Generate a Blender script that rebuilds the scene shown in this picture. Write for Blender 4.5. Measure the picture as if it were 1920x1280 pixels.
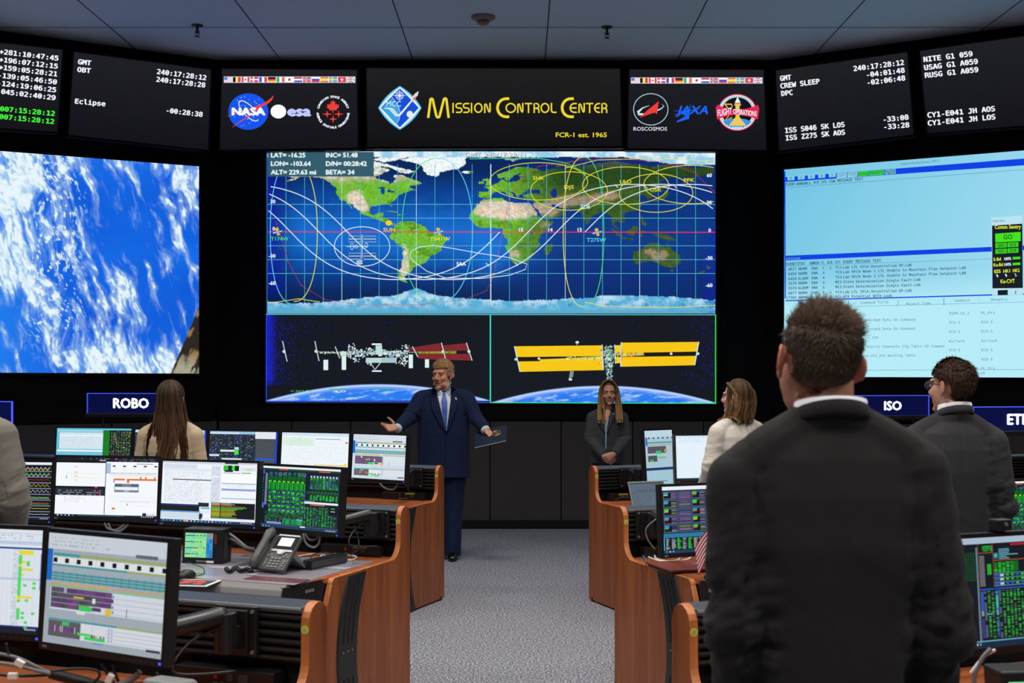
import bpy, bmesh, math, random, os
import numpy as np
from mathutils import Vector, Matrix
from mathutils.bvhtree import BVHTree

for _o in list(bpy.data.objects):
    bpy.data.objects.remove(_o)
scene = bpy.context.scene
COL = scene.collection
PI = math.pi

# ------------------------------------------------------------------ camera
F, PX, PY, H = 2400.0, 975.0, 702.0, 1.75          # focal length in px, principal point, lens height
cam_data = bpy.data.cameras.new('camera')
cam_data.sensor_width = 36.0
cam_data.sensor_fit = 'HORIZONTAL'
cam_data.lens = F * 36.0 / 1920.0
cam_data.shift_x = (960 - PX) / 1920.0
cam_data.shift_y = (PY - 640) / 1920.0
cam_data.clip_end = 100
cam_data.dof.use_dof = True
cam_data.dof.focus_distance = 8.6
cam_data.dof.aperture_fstop = 6.3
camera = bpy.data.objects.new('camera', cam_data)
camera.location = (0, 0, H)
camera.rotation_euler = (PI / 2, 0, 0)
COL.objects.link(camera)
scene.camera = camera

# ------------------------------------------------------------------ world, exposure, room lights
scene.view_settings.view_transform = 'Standard'
scene.view_settings.look = 'None'
scene.view_settings.gamma = 1.0
scene.view_settings.use_curve_mapping = False
scene.view_settings.exposure = 0.0
world = bpy.data.worlds.new('world')
scene.world = world
world.use_nodes = True
world.node_tree.nodes['Background'].inputs['Color'].default_value = (0.35, 0.42, 0.55, 1)
world.node_tree.nodes['Background'].inputs['Strength'].default_value = 0.02

CEIL = 5.33
def area(name, loc, sx, sy, power, col=(1, 0.955, 0.90), rot=(0, 0, 0), spread=PI):
    d = bpy.data.lights.new(name, 'AREA')
    d.shape = 'RECTANGLE'; d.size = sx; d.size_y = sy
    d.energy = power; d.color = col; d.spread = spread
    o = bpy.data.objects.new(name, d); o.location = loc; o.rotation_euler = rot
    COL.objects.link(o)
    return o
# rows of recessed ceiling panels over the consoles (all above the frame)
for (lx, ly, pw) in [(-3.4, 1.2, 62), (0.2, 1.2, 60), (3.6, 1.2, 62), (-3.6, 4.6, 78), (0.1, 4.6, 74), (3.7, 4.6, 66),
                     (-3.8, 7.8, 62), (0.1, 7.8, 54), (3.8, 7.8, 50), (-0.2, 10.4, 48), (-2.6, -1.6, 36), (2.6, -1.6, 36)]:
    area('ceiling_light_panel', (lx, ly, CEIL - 0.012), 1.3, 0.65, pw, spread=2.4)

# ------------------------------------------------------------------ helpers
def lin(c):
    c = c / 255.0
    return c / 12.92 if c <= 0.04045 else ((c + 0.055) / 1.055) ** 2.4
def S(r, g=None, b=None):
    if isinstance(r, str):
        h = r.lstrip('#'); r, g, b = (int(h[i:i + 2], 16) for i in (0, 2, 4))
    return (lin(r), lin(g), lin(b))

def P(px, py, Y):
    """photo pixel at depth Y -> room coordinates"""
    return Vector(((px - PX) / F * Y, Y, H - (py - PY) / F * Y))

_mats = {}
def mat(name, col, rough=0.5, metal=0.0, spec=0.5, bump=0.0, bscale=200.0, emit=None, estr=1.0, sheen=0.0, vary=0.0, vscale=5.0):
    if name in _mats: return _mats[name]
    m = bpy.data.materials.new(name); m.use_nodes = True
    nt = m.node_tree; b = nt.nodes['Principled BSDF']
    b.inputs['Base Color'].default_value = (*col, 1)
    b.inputs['Roughness'].default_value = rough
    b.inputs['Metallic'].default_value = metal
    b.inputs['Specular IOR Level'].default_value = spec
    if sheen: b.inputs['Sheen Weight'].default_value = sheen
    if emit:
        b.inputs['Emission Color'].default_value = (*emit, 1)
        b.inputs['Emission Strength'].default_value = estr
    if bump or vary:
        tc = nt.nodes.new('ShaderNodeTexCoord')
        if bump:
            n = nt.nodes.new('ShaderNodeTexNoise'); n.inputs['Scale'].default_value = bscale; n.inputs['Detail'].default_value = 3
            bp = nt.nodes.new('ShaderNodeBump'); bp.inputs['Strength'].default_value = bump; bp.inputs['Distance'].default_value = 0.01
            nt.links.new(tc.outputs['Object'], n.inputs['Vector']); nt.links.new(n.outputs['Fac'], bp.inputs['Height'])
            nt.links.new(bp.outputs['Normal'], b.inputs['Normal'])
        if vary:
            n2 = nt.nodes.new('ShaderNodeTexNoise'); n2.inputs['Scale'].default_value = vscale; n2.inputs['Detail'].default_value = 4
            mx = nt.nodes.new('ShaderNodeMix'); mx.data_type = 'RGBA'
            mx.inputs['A'].default_value = (*[c * (1 - vary) for c in col], 1)
            mx.inputs['B'].default_value = (*[min(1, c * (1 + vary)) for c in col], 1)
            nt.links.new(tc.outputs['Object'], n2.inputs['Vector']); nt.links.new(n2.outputs['Fac'], mx.inputs['Factor'])
            nt.links.new(mx.outputs['Result'], b.inputs['Base Color'])
    _mats[name] = m
    return m

def attr_mat(name, rough=0.5, spec=0.3, emissive=False, base=(0.01, 0.01, 0.012), bump=0.0, bscale=300, sheen=0.0):
    """material that takes its colour from the mesh's Col attribute"""
    if name in _mats: return _mats[name]
    m = bpy.data.materials.new(name); m.use_nodes = True
    nt = m.node_tree; b = nt.nodes['Principled BSDF']
    a = nt.nodes.new('ShaderNodeAttribute'); a.attribute_name = 'Col'
    b.inputs['Roughness'].default_value = rough
    b.inputs['Specular IOR Level'].default_value = spec
    if sheen: b.inputs['Sheen Weight'].default_value = sheen
    if emissive:
        b.inputs['Base Color'].default_value = (*base, 1)
        nt.links.new(a.outputs['Color'], b.inputs['Emission Color'])
        b.inputs['Emission Strength'].default_value = 1.0
    else:
        nt.links.new(a.outputs['Color'], b.inputs['Base Color'])
        if bump:
            tc = nt.nodes.new('ShaderNodeTexCoord')
            n = nt.nodes.new('ShaderNodeTexNoise'); n.inputs['Scale'].default_value = bscale
            bp = nt.nodes.new('ShaderNodeBump'); bp.inputs['Strength'].default_value = bump; bp.inputs['Distance'].default_value = 0.005
            nt.links.new(tc.outputs['Object'], n.inputs['Vector']); nt.links.new(n.outputs['Fac'], bp.inputs['Height'])
            nt.links.new(bp.outputs['Normal'], b.inputs['Normal'])
    _mats[name] = m
    return m

def link(o, parent=None):
    COL.objects.link(o)
    if parent is not None: o.parent = parent
    return o
def tag(o, label=None, cat=None, group=None, kind=None):
    if label: o['label'] = label
    if cat: o['category'] = cat
    if group: o['group'] = group
    if kind: o['kind'] = kind
    return o
def thing(name, label, cat, loc=(0, 0, 0), rotz=0.0, group=None, rotx=0.0):
    o = bpy.data.objects.new(name, None); o.empty_display_size = 0.05
    o.location = loc; o.rotation_euler = (rotx, 0, rotz)
    link(o)
    return tag(o, label, cat, group)

class MB:
    """collects shapes into ONE mesh"""
    def __init__(s, xf=None): s.v = []; s.f = []; s.m = []; s.c = []; s.xf = xf
    def add(s, vs, fs, mi=0, col=None):
        b = len(s.v)
        for p in vs: s.v.append(tuple(p))
        for f in fs:
            s.f.append(tuple(i + b for i in f)); s.m.append(mi); s.c.append(col)
        return s
    def box(s, x0, x1, y0, y1, z0, z1, mi=0, col=None):
        vs = [(x, y, z) for z in (z0, z1) for y in (y0, y1) for x in (x0, x1)]
        return s.add(vs, [(0, 2, 3, 1), (4, 5, 7, 6), (0, 1, 5, 4), (2, 6, 7, 3), (0, 4, 6, 2), (1, 3, 7, 5)], mi, col)
    def obox(s, c, ax, ay, az, mi=0, col=None):
        c, ax, ay, az = map(Vector, (c, ax, ay, az))
        vs = [c + ax * i + ay * j + az * k for k in (-1, 1) for j in (-1, 1) for i in (-1, 1)]
        return s.add(vs, [(0, 2, 3, 1), (4, 5, 7, 6), (0, 1, 5, 4), (2, 6, 7, 3), (0, 4, 6, 2), (1, 3, 7, 5)], mi, col)
    def tube(s, pts, r, seg=8, mi=0, col=None, cap=True, flat=None):
        pts = [Vector(p) for p in pts]; n = len(pts)
        rs = r if isinstance(r, list) else [r] * n
        up = None; vs = []
        for i, p in enumerate(pts):
            t = (pts[min(i + 1, n - 1)] - pts[max(i - 1, 0)])
            t = t.normalized() if t.length > 1e-9 else Vector((0, 0, 1))
            if up is None:
                a = Vector((0, 0, 1)) if abs(t.z) < 0.9 else Vector((0, 1, 0))
                up = t.cross(a).normalized()
            up = (up - t * up.dot(t)); up = up.normalized() if up.length > 1e-6 else t.orthogonal().normalized()
            w = t.cross(up)
            rr = rs[i]; ra, rb = rr if isinstance(rr, (tuple, list)) else (rr, rr)
            for k in range(seg):
                a = 2 * PI * k / seg
                vs.append(p + up * (ra * math.cos(a)) + w * (rb * math.sin(a)))
        fs = []
        for i in range(n - 1):
            for k in range(seg):
                k2 = (k + 1) % seg
                fs.append((i * seg + k, i * seg + k2, (i + 1) * seg + k2, (i + 1) * seg + k))
        if cap:
            fs.append(tuple(range(seg))[::-1]); fs.append(tuple((n - 1) * seg + k for k in range(seg)))
        return s.add(vs, fs, mi, col)
    def cyl(s, p0, p1, r, seg=16, mi=0, col=None, r1=None):
        return s.tube([p0, p1], [r, r if r1 is None else r1], seg, mi, col)
    def prism(s, prof, axis, a0, a1, mi=0, col=None):
        """2D profile extruded along axis 'x','y' or 'z' from a0 to a1"""
        n = len(prof)
        def mk(p, a): return {'x': (a, p[0], p[1]), 'y': (p[0], a, p[1]), 'z': (p[0], p[1], a)}[axis]
        vs = [mk(p, a0) for p in prof] + [mk(p, a1) for p in prof]
        fs = [tuple(range(n))[::-1], tuple(range(n, 2 * n))] + [(i, (i + 1) % n, n + (i + 1) % n, n + i) for i in range(n)]
        return s.add(vs, fs, mi, col)
    def ell(s, c, r, seg=16, rings=10, mi=0, col=None, rot=None):
        c = Vector(c); vs = []; fs = []
        r = (r, r, r) if not isinstance(r, (tuple, list)) else r
        for i in range(rings + 1):
            th = PI * i / rings
            for k in range(seg):
                a = 2 * PI * k / seg
                p = Vector((r[0] * math.sin(th) * math.cos(a), r[1] * math.sin(th) * math.sin(a), r[2] * math.cos(th)))
                if rot is not None: p = rot @ p
                vs.append(c + p)
        for i in range(rings):
            for k in range(seg):
                k2 = (k + 1) % seg
                fs.append((i * seg + k, (i + 1) * seg + k, (i + 1) * seg + k2, i * seg + k2))
        return s.add(vs, fs, mi, col)
    def build(s, name, mats, parent=None, smooth=False, bevel=0.0, flip=False, seg=2, angle=35, merge=False):
        me = bpy.data.meshes.new(name)
        v = s.v if s.xf is None else [s.xf(p) for p in s.v]
        me.from_pydata(v, [], [f[::-1] for f in s.f] if flip else s.f)
        mats = mats if isinstance(mats, (list, tuple)) else [mats]
        for m in mats: me.materials.append(m)
        me.polygons.foreach_set('material_index', s.m)
        if any(c is not None for c in s.c):
            at = me.color_attributes.new('Col', 'FLOAT_COLOR', 'CORNER')
            arr = []
            for f, c in zip(s.f, s.c):
                arr += [*(c or (0.5, 0.5, 0.5)), 1.0] * len(f)
            at.data.foreach_set('color', arr)
        bm = bmesh.new(); bm.from_mesh(me)
        if merge: bmesh.ops.remove_doubles(bm, verts=bm.verts, dist=1e-5)
        bmesh.ops.recalc_face_normals(bm, faces=bm.faces)
        bm.to_mesh(me); bm.free()
        if smooth:
            me.polygons.foreach_set('use_smooth', [True] * len(me.polygons))
        me.update()
        o = bpy.data.objects.new(name, me)
        link(o, parent)
        if bevel:
            bv = o.modifiers.new('bevel', 'BEVEL'); bv.width = bevel; bv.segments = seg; bv.limit_method = 'ANGLE'; bv.angle_limit = math.radians(angle)
            bv.harden_normals = False
        return o

def arc(cx, cy, r, a0, a1, n=8):
    return [(cx + r * math.cos(math.radians(a0 + (a1 - a0) * i / n)), cy + r * math.sin(math.radians(a0 + (a1 - a0) * i / n))) for i in range(n + 1)]
def spline(pts, n=8):
    """Catmull-Rom through the points"""
    P_ = [Vector(p) for p in pts]; out = []
    for i in range(len(P_) - 1):
        p0, p1, p2, p3 = P_[max(i - 1, 0)], P_[i], P_[i + 1], P_[min(i + 2, len(P_) - 1)]
        for k in range(n):
            t = k / n
            out.append(0.5 * ((2 * p1) + (p2 - p0) * t + (2 * p0 - 5 * p1 + 4 * p2 - p3) * t * t + (3 * p1 - p0 - 3 * p2 + p3) * t ** 3))
    out.append(P_[-1])
    return out

# ------------------------------------------------------------------ noise (numpy)
_rng = np.random.RandomState(7)
_tab = _rng.rand(256, 256)
def vnoise(x, y):
    xi = np.floor(x).astype(int); yi = np.floor(y).astype(int)
    xf = x - xi; yf = y - yi
    xf = xf * xf * (3 - 2 * xf); yf = yf * yf * (3 - 2 * yf)
    g = lambda a, b: _tab[a % 256, b % 256]
    return (g(xi, yi) * (1 - xf) + g(xi + 1, yi) * xf) * (1 - yf) + (g(xi, yi + 1) * (1 - xf) + g(xi + 1, yi + 1) * xf) * yf
def fbm(x, y, o=5, gain=0.5):
    v = 0; a = 1; t = 0
    for i in range(o):
        v = v + a * vnoise(x * 2 ** i + 17.3 * i, y * 2 ** i + 9.1 * i); t += a; a *= gain
    return v / t
def sstep(a, b, x):
    t = np.clip((x - a) / (b - a), 0, 1); return t * t * (3 - 2 * t)
def mixc(a, b, t):
    return np.asarray(a) * (1 - t[..., None]) + np.asarray(b) * t[..., None]

# ------------------------------------------------------------------ writing and screen pictures
def _font(fname):
    try:
        return bpy.data.fonts.load(os.path.join(bpy.utils.system_resource('DATAFILES', path='fonts'), fname))
    except Exception:
        return None
FONTS = {'mono': _font('DejaVuSansMono.woff2'), 'sans': None, 'std': None}
_tcache = {}
def text_geo(s, font='sans', off=0.0):
    k = (s, font, off)
    if k in _tcache: return _tcache[k]
    cu = bpy.data.curves.new('writing', 'FONT'); cu.body = s
    if FONTS.get(font): cu.font = FONTS[font]
    cu.resolution_u = 2; cu.fill_mode = 'FRONT'
    o = bpy.data.objects.new('writing', cu)
    me = bpy.data.meshes.new_from_object(o)
    v = np.zeros(len(me.vertices) * 3); me.vertices.foreach_get('co', v); v = v.reshape(-1, 3)[:, :2]
    f = [tuple(p.vertices) for p in me.polygons]
    bpy.data.objects.remove(o); bpy.data.curves.remove(cu); bpy.data.meshes.remove(me)
    if s != 'H': v = v * (0.72 / cap_of(font))
    if off:                                   # heavier stroke: the same glyphs laid again slightly shifted
        n = len(v); sh = [(0, 0), (-off, 0), (off, 0), (0, off * .8), (0, -off * .8)]
        v = np.concatenate([v + s_ for s_ in sh]); f = [tuple(i + n * k_ for i in q) for k_ in range(5) for q in f]
    _tcache[k] = (v, f)
    return v, f

_caps = {}
def cap_of(font):
    if font not in _caps: v = text_geo('H', font)[0]; _caps[font] = v[:, 1].max() - v[:, 1].min()
    return _caps[font]

class Pic:
    """a picture shown by a display: flat coloured shapes lying on the display's own plane, in one mesh"""
    def __init__(s, fmap): s.map = fmap; s.V = []; s.LI = []; s.LS = []; s.CC = []; s.nv = 0; s.L = 1; s.ox = s.oy = 0.0; s.sc = 1.0; s.g = 1.0
    def at(s, ox, oy, sc): s.ox, s.oy, s.sc = ox, oy, sc; return s
    def _put(s, xy, faces, col, layer):
        xy = np.asarray(xy, float).reshape(-1, 2) * s.sc + (s.ox, s.oy)
        s.V.append(s.map(xy, s.L if layer is None else layer))
        c = np.asarray(col, float)
        for f in faces:
            s.LI.extend(i + s.nv for i in f); s.LS.append(len(f))
            if c.ndim == 1: s.CC.extend([c] * len(f))
            else: s.CC.extend(c[i] for i in f)
        s.nv += len(xy)
    def rect(s, x0, y0, x1, y1, col, layer=None): s._put([(x0, y0), (x1, y0), (x1, y1), (x0, y1)], [(0, 1, 2, 3)], col, layer)
    def poly(s, pts, col, layer=None): s._put(pts, [tuple(range(len(pts)))], col, layer)
    def ellipse(s, cx, cy, rx, ry, col, layer=None, n=40):
        s.poly([(cx + rx * math.cos(2 * PI * i / n), cy + ry * math.sin(2 * PI * i / n)) for i in range(n)], col, layer)
    def line(s, pts, w, col, layer=None, closed=False):
        pts = [np.asarray(p[:2], float) for p in pts]
        if closed: pts.append(pts[0])
        n = len(pts); L = []; R = []
        for i in range(n):
            if closed: a, b = pts[(i - 1) % (n - 1)] if i in (0, n - 1) else pts[i - 1], pts[1] if i in (0, n - 1) else pts[i + 1]
            else: a, b = pts[max(i - 1, 0)], pts[min(i + 1, n - 1)]
            t = b - a; l = np.hypot(*t); t = t / l if l > 1e-9 else np.array([1.0, 0])
            ww = w[i] if isinstance(w, (list, tuple)) else w
            nn = np.array([-t[1], t[0]]) * ww / 2
            L.append(pts[i] + nn); R.append(pts[i] - nn)
        s._put(L + R, [(i, i + 1, n + i + 1, n + i) for i in range(n - 1)], col, layer)
    def ring(s, cx, cy, rx, ry, w, col, layer=None, n=56, a0=0, a1=360, rot=0):
        c, q = math.cos(math.radians(rot)), math.sin(math.radians(rot)); pts = []
        m = n if a1 - a0 < 360 else n - 1
        for i in range(n):
            a = math.radians(a0 + (a1 - a0) * i / m if a1 - a0 < 360 else a0 + 360 * i / n)
            x, y = rx * math.cos(a), ry * math.sin(a)
            pts.append((cx + x * c - y * q, cy + x * q + y * c))
        s.line(pts, w, col, layer, closed=(a1 - a0 >= 360))
    def dashes(s, pts, w, col, on=4, off=4, layer=None):
        d = 0
        for a, b in zip(pts[:-1], pts[1:]):
            l = math.hypot(b[0] - a[0], b[1] - a[1]); k = 0
            st = on + off; t = 0
            while t < l:
                e = min(t + on, l)
                s.line([(a[0] + (b[0] - a[0]) * t / l, a[1] + (b[1] - a[1]) * t / l), (a[0] + (b[0] - a[0]) * e / l, a[1] + (b[1] - a[1]) * e / l)], w, col, layer)
                t += st
    def text(s, t, p0, size, col, p1=None, font='sans', off=0.0, layer=None, align='l', up=None):
        """baseline from p0 (to p1: stretched to fit); size = cap height"""
        v, f = text_geo(t, font, off)
        if not len(v): return
        v = v.copy(); w = v[:, 0].max() - v[:, 0].min(); v[:, 0] -= v[:, 0].min()
        cap = 0.72
        ks = size / cap
        if p1 is not None:
            d = np.asarray(p1, float) - np.asarray(p0, float); L = np.hypot(*d); ex = d / L; kx = L / w
        else:
            ex = np.array([1.0, 0]); kx = ks
            if align == 'c': p0 = (p0[0] - w * kx / 2, p0[1])
            if align == 'r': p0 = (p0[0] - w * kx, p0[1])
        ey = np.array([ex[1], -ex[0]]) if up is None else np.asarray(up, float)
        xy = np.asarray(p0) + np.outer(v[:, 0] * kx, ex) + np.outer(v[:, 1] * ks, ey)
        s._put(xy, f, col, layer)
    def arctext(s, t, cx, cy, r, a0, a1, size, col, font='sans', off=0.0, inside=False, layer=None):
        n = len(t)
        for i, ch in enumerate(t):
            if ch == ' ': continue
            a = math.radians(a0 + (a1 - a0) * i / max(n - 1, 1))
            v, f = text_geo(ch, font, off); v = v.copy(); v[:, 0] -= (v[:, 0].max() + v[:, 0].min()) / 2
            v *= size / 0.72
            rad = np.array([math.cos(a), math.sin(a)])
            tang = np.array([-rad[1], rad[0]])
            if inside: rad_u, tang_u = -rad, -tang
            else: rad_u, tang_u = rad, tang
            xy = np.array([cx, cy]) + rad * r + np.outer(v[:, 0], tang_u) + np.outer(v[:, 1], rad_u)
            s._put(xy, f, col, layer)
    def grid(s, x0, y0, x1, y1, arr, layer=None):
        """colour array [rows, cols, 3] given at grid points"""
        h, w = arr.shape[:2]
        X, Y = np.meshgrid(np.linspace(x0, x1, w), np.linspace(y0, y1, h))
        xy = np.stack([X.ravel(), Y.ravel()], 1) * s.sc + (s.ox, s.oy)
        s.V.append(s.map(xy, s.L if layer is None else layer))
        i = np.arange((h - 1) * (w - 1)); r, c = i // (w - 1), i % (w - 1); b = r * w + c
        q = np.stack([b, b + 1, b + w + 1, b + w], 1)
        s.LI.extend((q.ravel() + s.nv).tolist()); s.LS.extend([4] * len(q))
        s.CC.extend(arr.reshape(-1, 3)[q.ravel()])
        s.nv += h * w
    def build(s, name, parent=None, m=None):
        me = bpy.data.meshes.new(name)
        V = np.concatenate(s.V); LS = np.array(s.LS); st = np.concatenate([[0], np.cumsum(LS)[:-1]])
        me.vertices.add(len(V)); me.vertices.foreach_set('co', V.ravel())
        me.loops.add(len(s.LI)); me.loops.foreach_set('vertex_index', s.LI)
        me.polygons.add(len(LS)); me.polygons.foreach_set('loop_start', st.astype(int).tolist()); me.polygons.foreach_set('loop_total', LS.tolist())
        at = me.color_attributes.new('Col', 'FLOAT_COLOR', 'CORNER')
        cc = np.ones((len(s.LI), 4)); cc[:, :3] = np.asarray(s.CC) * s.g
        at.data.foreach_set('color', cc.ravel())
        me.materials.append(m or M_DISPLAY)
        me.update(calc_edges=True); me.validate()
        o = bpy.data.objects.new(name, me)
        return link(o, parent)

class Plane:
    """vertical plane through (x0,y0) with unit direction d in plan; unprojects photo pixels onto it"""
    def __init__(s, x0, y0, ang, eps=0.0012):
        s.p = np.array([x0, y0, 0.0]); a = math.radians(ang)
        s.d = np.array([math.cos(a), math.sin(a), 0]); s.n = np.array([math.sin(a), -math.cos(a), 0]); s.eps = eps   # n faces the room
    def pt(s, xy, off=0.0):
        xy = np.asarray(xy, float).reshape(-1, 2)
        r = np.stack([(xy[:, 0] - PX) / F, np.ones(len(xy)), -(xy[:, 1] - PY) / F], 1)
        o = np.array([0, 0, H])
        t = ((s.p - o) @ s.n) / (r @ s.n)
        return o + r * t[:, None] + s.n * (off if np.isscalar(off) else off)
    def shifted(s, off):
        q = Plane(0, 0, 0, s.eps); q.d, q.n = s.d, s.n; q.p = s.p + s.n * off; return q
    def mapper(s): return lambda xy, layer: s.pt(xy, layer * s.eps)

M_DISPLAY = attr_mat('display_picture', rough=0.35, spec=0.25, emissive=True)
M_DISPLAY.cycles.emission_sampling = 'NONE'
M_BLACK = mat('black_plastic', S(22, 22, 24), 0.42, bump=0.02, bscale=900)
M_BLACKMET = mat('black_metal', S(24, 24, 26), 0.38, spec=0.6)
M_DARKGREY = mat('dark_grey_plastic', S(58, 60, 64), 0.5)
M_GREY = mat('grey_metal', S(150, 152, 156), 0.35, metal=0.6)
M_WHITE = mat('white_plastic', S(225, 225, 225), 0.4)
M_CHROME = mat('chrome', S(210, 210, 215), 0.15, metal=1.0)
# ================================================================== the room
WY = 14.58                                   # depth of the front wall
HLX, HRX = -3.445, 2.874                     # hinges where the side walls start
ANG = 32.5
PF = Plane(0, WY, 0)
PL = Plane(HLX, WY, ANG)                     # left wall: direction +ANG (to the right it goes away)
PR = Plane(HRX, WY, -ANG)

def carpet_material():
    m = bpy.data.materials.new('carpet'); m.use_nodes = True; nt = m.node_tree; b = nt.nodes['Principled BSDF']
    tc = nt.nodes.new('ShaderNodeTexCoord')
    n1 = nt.nodes.new('ShaderNodeTexNoise'); n1.inputs['Scale'].default_value = 75; n1.inputs['Detail'].default_value = 6; n1.inputs['Roughness'].default_value = 0.75
    n2 = nt.nodes.new('ShaderNodeTexVoronoi'); n2.inputs['Scale'].default_value = 130
    r = nt.nodes.new('ShaderNodeValToRGB'); e = r.color_ramp.elements
    e[0].position = 0.40; e[0].color = (*S(48, 52, 66), 1); e[1].position = 0.62; e[1].color = (*S(206, 205, 207), 1)
    x = r.color_ramp.elements.new(0.5); x.color = (*S(122, 123, 131), 1)
    mx = nt.nodes.new('ShaderNodeMix'); mx.data_type = 'RGBA'; mx.blend_type = 'SOFT_LIGHT'; mx.inputs['Factor'].default_value = 0.25
    bp = nt.nodes.new('ShaderNodeBump'); bp.inputs['Strength'].default_value = 0.5; bp.inputs['Distance'].default_value = 0.006
    L = nt.links
    L.new(tc.outputs['Object'], n1.inputs['Vector']); L.new(tc.outputs['Object'], n2.inputs['Vector'])
    L.new(n1.outputs['Fac'], r.inputs['Fac']); L.new(r.outputs['Color'], mx.inputs['A']); L.new(n2.outputs['Color'], mx.inputs['B'])
    L.new(mx.outputs['Result'], b.inputs['Base Color']); L.new(n1.outputs['Fac'], bp.inputs['Height']); L.new(bp.outputs['Normal'], b.inputs['Normal'])
    b.inputs['Roughness'].default_value = 0.95; b.inputs['Specular IOR Level'].default_value = 0.1
    return m
M_CARPET = carpet_material()
M_CEIL = mat('ceiling_panel', S(208, 216, 232), 0.8, bump=0.03, bscale=60)
M_WALLBLK = mat('wall_black', S(9, 9, 12), 0.75, spec=0.15)
M_FABRIC = mat('acoustic_fabric', S(74, 71, 72), 0.95, spec=0.1, bump=0.35, bscale=420)
M_SEAM = mat('seam_black', S(8, 8, 9), 0.9)
M_SIDE = mat('room_wall_grey', S(62, 64, 70), 0.9)

def shell(name, pts_lo, z0, z1, m, thick=0.12, out=(0, 1)):
    """wall slab through plan points, thickened outwards"""
    mb = MB()
    for (a, b) in zip(pts_lo[:-1], pts_lo[1:]):
        a = Vector((*a, 0)); b = Vector((*b, 0)); t = (b - a).normalized(); nrm = Vector((t.y, -t.x, 0)) * -thick
        lo = [a, b, b + nrm, a + nrm]
        vs = [Vector((p.x, p.y, z)) for z in (z0, z1) for p in lo]
        mb.add(vs, [(0, 1, 2, 3), (4, 5, 6, 7), (0, 1, 5, 4), (1, 2, 6, 5), (2, 3, 7, 6), (3, 0, 4, 7)])
    return tag(mb.build(name, m), kind='structure')

ca, sa = math.cos(math.radians(ANG)), math.sin(math.radians(ANG))
LW = (HLX - 7.2 * ca, WY - 7.2 * sa); RW = (HRX + 7.6 * ca, WY - 7.6 * sa)
BACK = -3.2
mb = MB(); mb.box(LW[0] - 0.1, RW[0] + 0.1, BACK - 0.1, WY + 0.2, -0.1, 0)
tag(mb.build('floor', M_CARPET), kind='structure')
mb = MB(); mb.box(LW[0] - 0.1, RW[0] + 0.1, BACK - 0.1, WY + 0.2, CEIL, CEIL + 0.1)
ceil = tag(mb.build('ceiling', M_CEIL), kind='structure')
shell('wall_front', [(HLX, WY), (HRX, WY)], 0, CEIL, M_WALLBLK)
shell('wall_left', [LW, (HLX, WY)], 0, CEIL, M_WALLBLK)
shell('wall_right', [(HRX, WY), RW], 0, CEIL, M_WALLBLK)
shell('wall_far_left', [(LW[0], BACK), LW], 0, CEIL, M_SIDE)
shell('wall_far_right', [RW, (RW[0], BACK)], 0, CEIL, M_SIDE)
shell('wall_back', [(RW[0], BACK), (LW[0], BACK)], 0, CEIL, M_SIDE)

# ceiling panel joints
mb = MB()
for sx in np.arange(-9.85, 9.2, 1.505):
    x = sx + 0.42 - 9.85 % 1.505
    mb.box(x - 0.006, x + 0.006, BACK, WY - 0.02, CEIL - 0.003, CEIL + 0.001)
for sy in (0.9, 3.9, 6.95, 9.98, 13.2):
    mb.box(LW[0], RW[0], sy - 0.005, sy + 0.005, CEIL - 0.003, CEIL + 0.001)
tag(mb.build('trim_1', mat('ceiling_joint', S(70, 74, 82), 0.9)), kind='structure')

# fabric-covered lower wall with seams, black ledge whose face stands in for the shadow strip above it and the black baseboard
def plan(pl, px, Y=None):
    q = pl.pt([(px, 700)])[0]; return q
def lower_panels(name, pl, s0, s1, seams):
    """s0..s1 along plane direction from its anchor"""
    mb = MB()
    d, n, p = Vector(pl.d), Vector(pl.n), Vector(pl.p)
    edges = [s0] + seams + [s1]
    for a, b in zip(edges[:-1], edges[1:]):
        c = p + d * (a + b) / 2 + n * 0.025 + Vector((0, 0, 0.66))
        mb.obox(c, d * ((b - a) / 2 - 0.006), n * 0.025, Vector((0, 0, 0.565)))
    tag(mb.build(name, M_FABRIC, bevel=0.006), kind='structure')
    mb = MB(); c = p + d * (s0 + s1) / 2 + n * 0.012
    mb.obox(c + Vector((0, 0, 0.66)), d * (s1 - s0) / 2, n * 0.012, Vector((0, 0, 0.6)))
    return mb
def seam_at(pl, px): return float((pl.pt([(px, 850)])[0] - pl.p) @ pl.d)
mbt = lower_panels('wall_panel_front', PF, HLX + 0.02, HRX - 0.02, [seam_at(PF, q) for q in (548, 658, 787, 919, 1052, 1186, 1318)])
mbl = lower_panels('wall_panel_left', PL, -7.1, -0.02, [-6.2, -4.9, -3.6, -2.4, -1.2])
mbr = lower_panels('wall_panel_right', PR, 0.02, 7.4, [1.2, 2.4, 3.6, 4.9, 6.2])
for i, q in enumerate((mbt, mbl, mbr)): tag(q.build('trim_%d' % (i + 2), M_SEAM), kind='structure')
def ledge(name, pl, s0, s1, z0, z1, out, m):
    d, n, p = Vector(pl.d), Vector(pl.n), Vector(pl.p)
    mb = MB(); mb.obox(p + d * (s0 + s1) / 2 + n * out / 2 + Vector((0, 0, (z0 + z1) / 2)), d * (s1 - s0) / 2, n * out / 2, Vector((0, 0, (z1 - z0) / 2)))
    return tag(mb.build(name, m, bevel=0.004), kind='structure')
for nm, pl, a, b in (('front', PF, HLX, HRX), ('left', PL, -7.1, -0.05), ('right', PR, 0.05, 7.4)):
    ledge('baseboard_' + nm, pl, a + 0.02, b - 0.02, 0.0, 0.095, 0.062, M_SEAM)
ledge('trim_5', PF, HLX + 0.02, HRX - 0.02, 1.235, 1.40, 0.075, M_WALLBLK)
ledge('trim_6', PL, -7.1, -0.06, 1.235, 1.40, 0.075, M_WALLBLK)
ledge('trim_7', PR, 0.06, 7.4, 1.235, 1.40, 0.075, M_WALLBLK)

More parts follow.
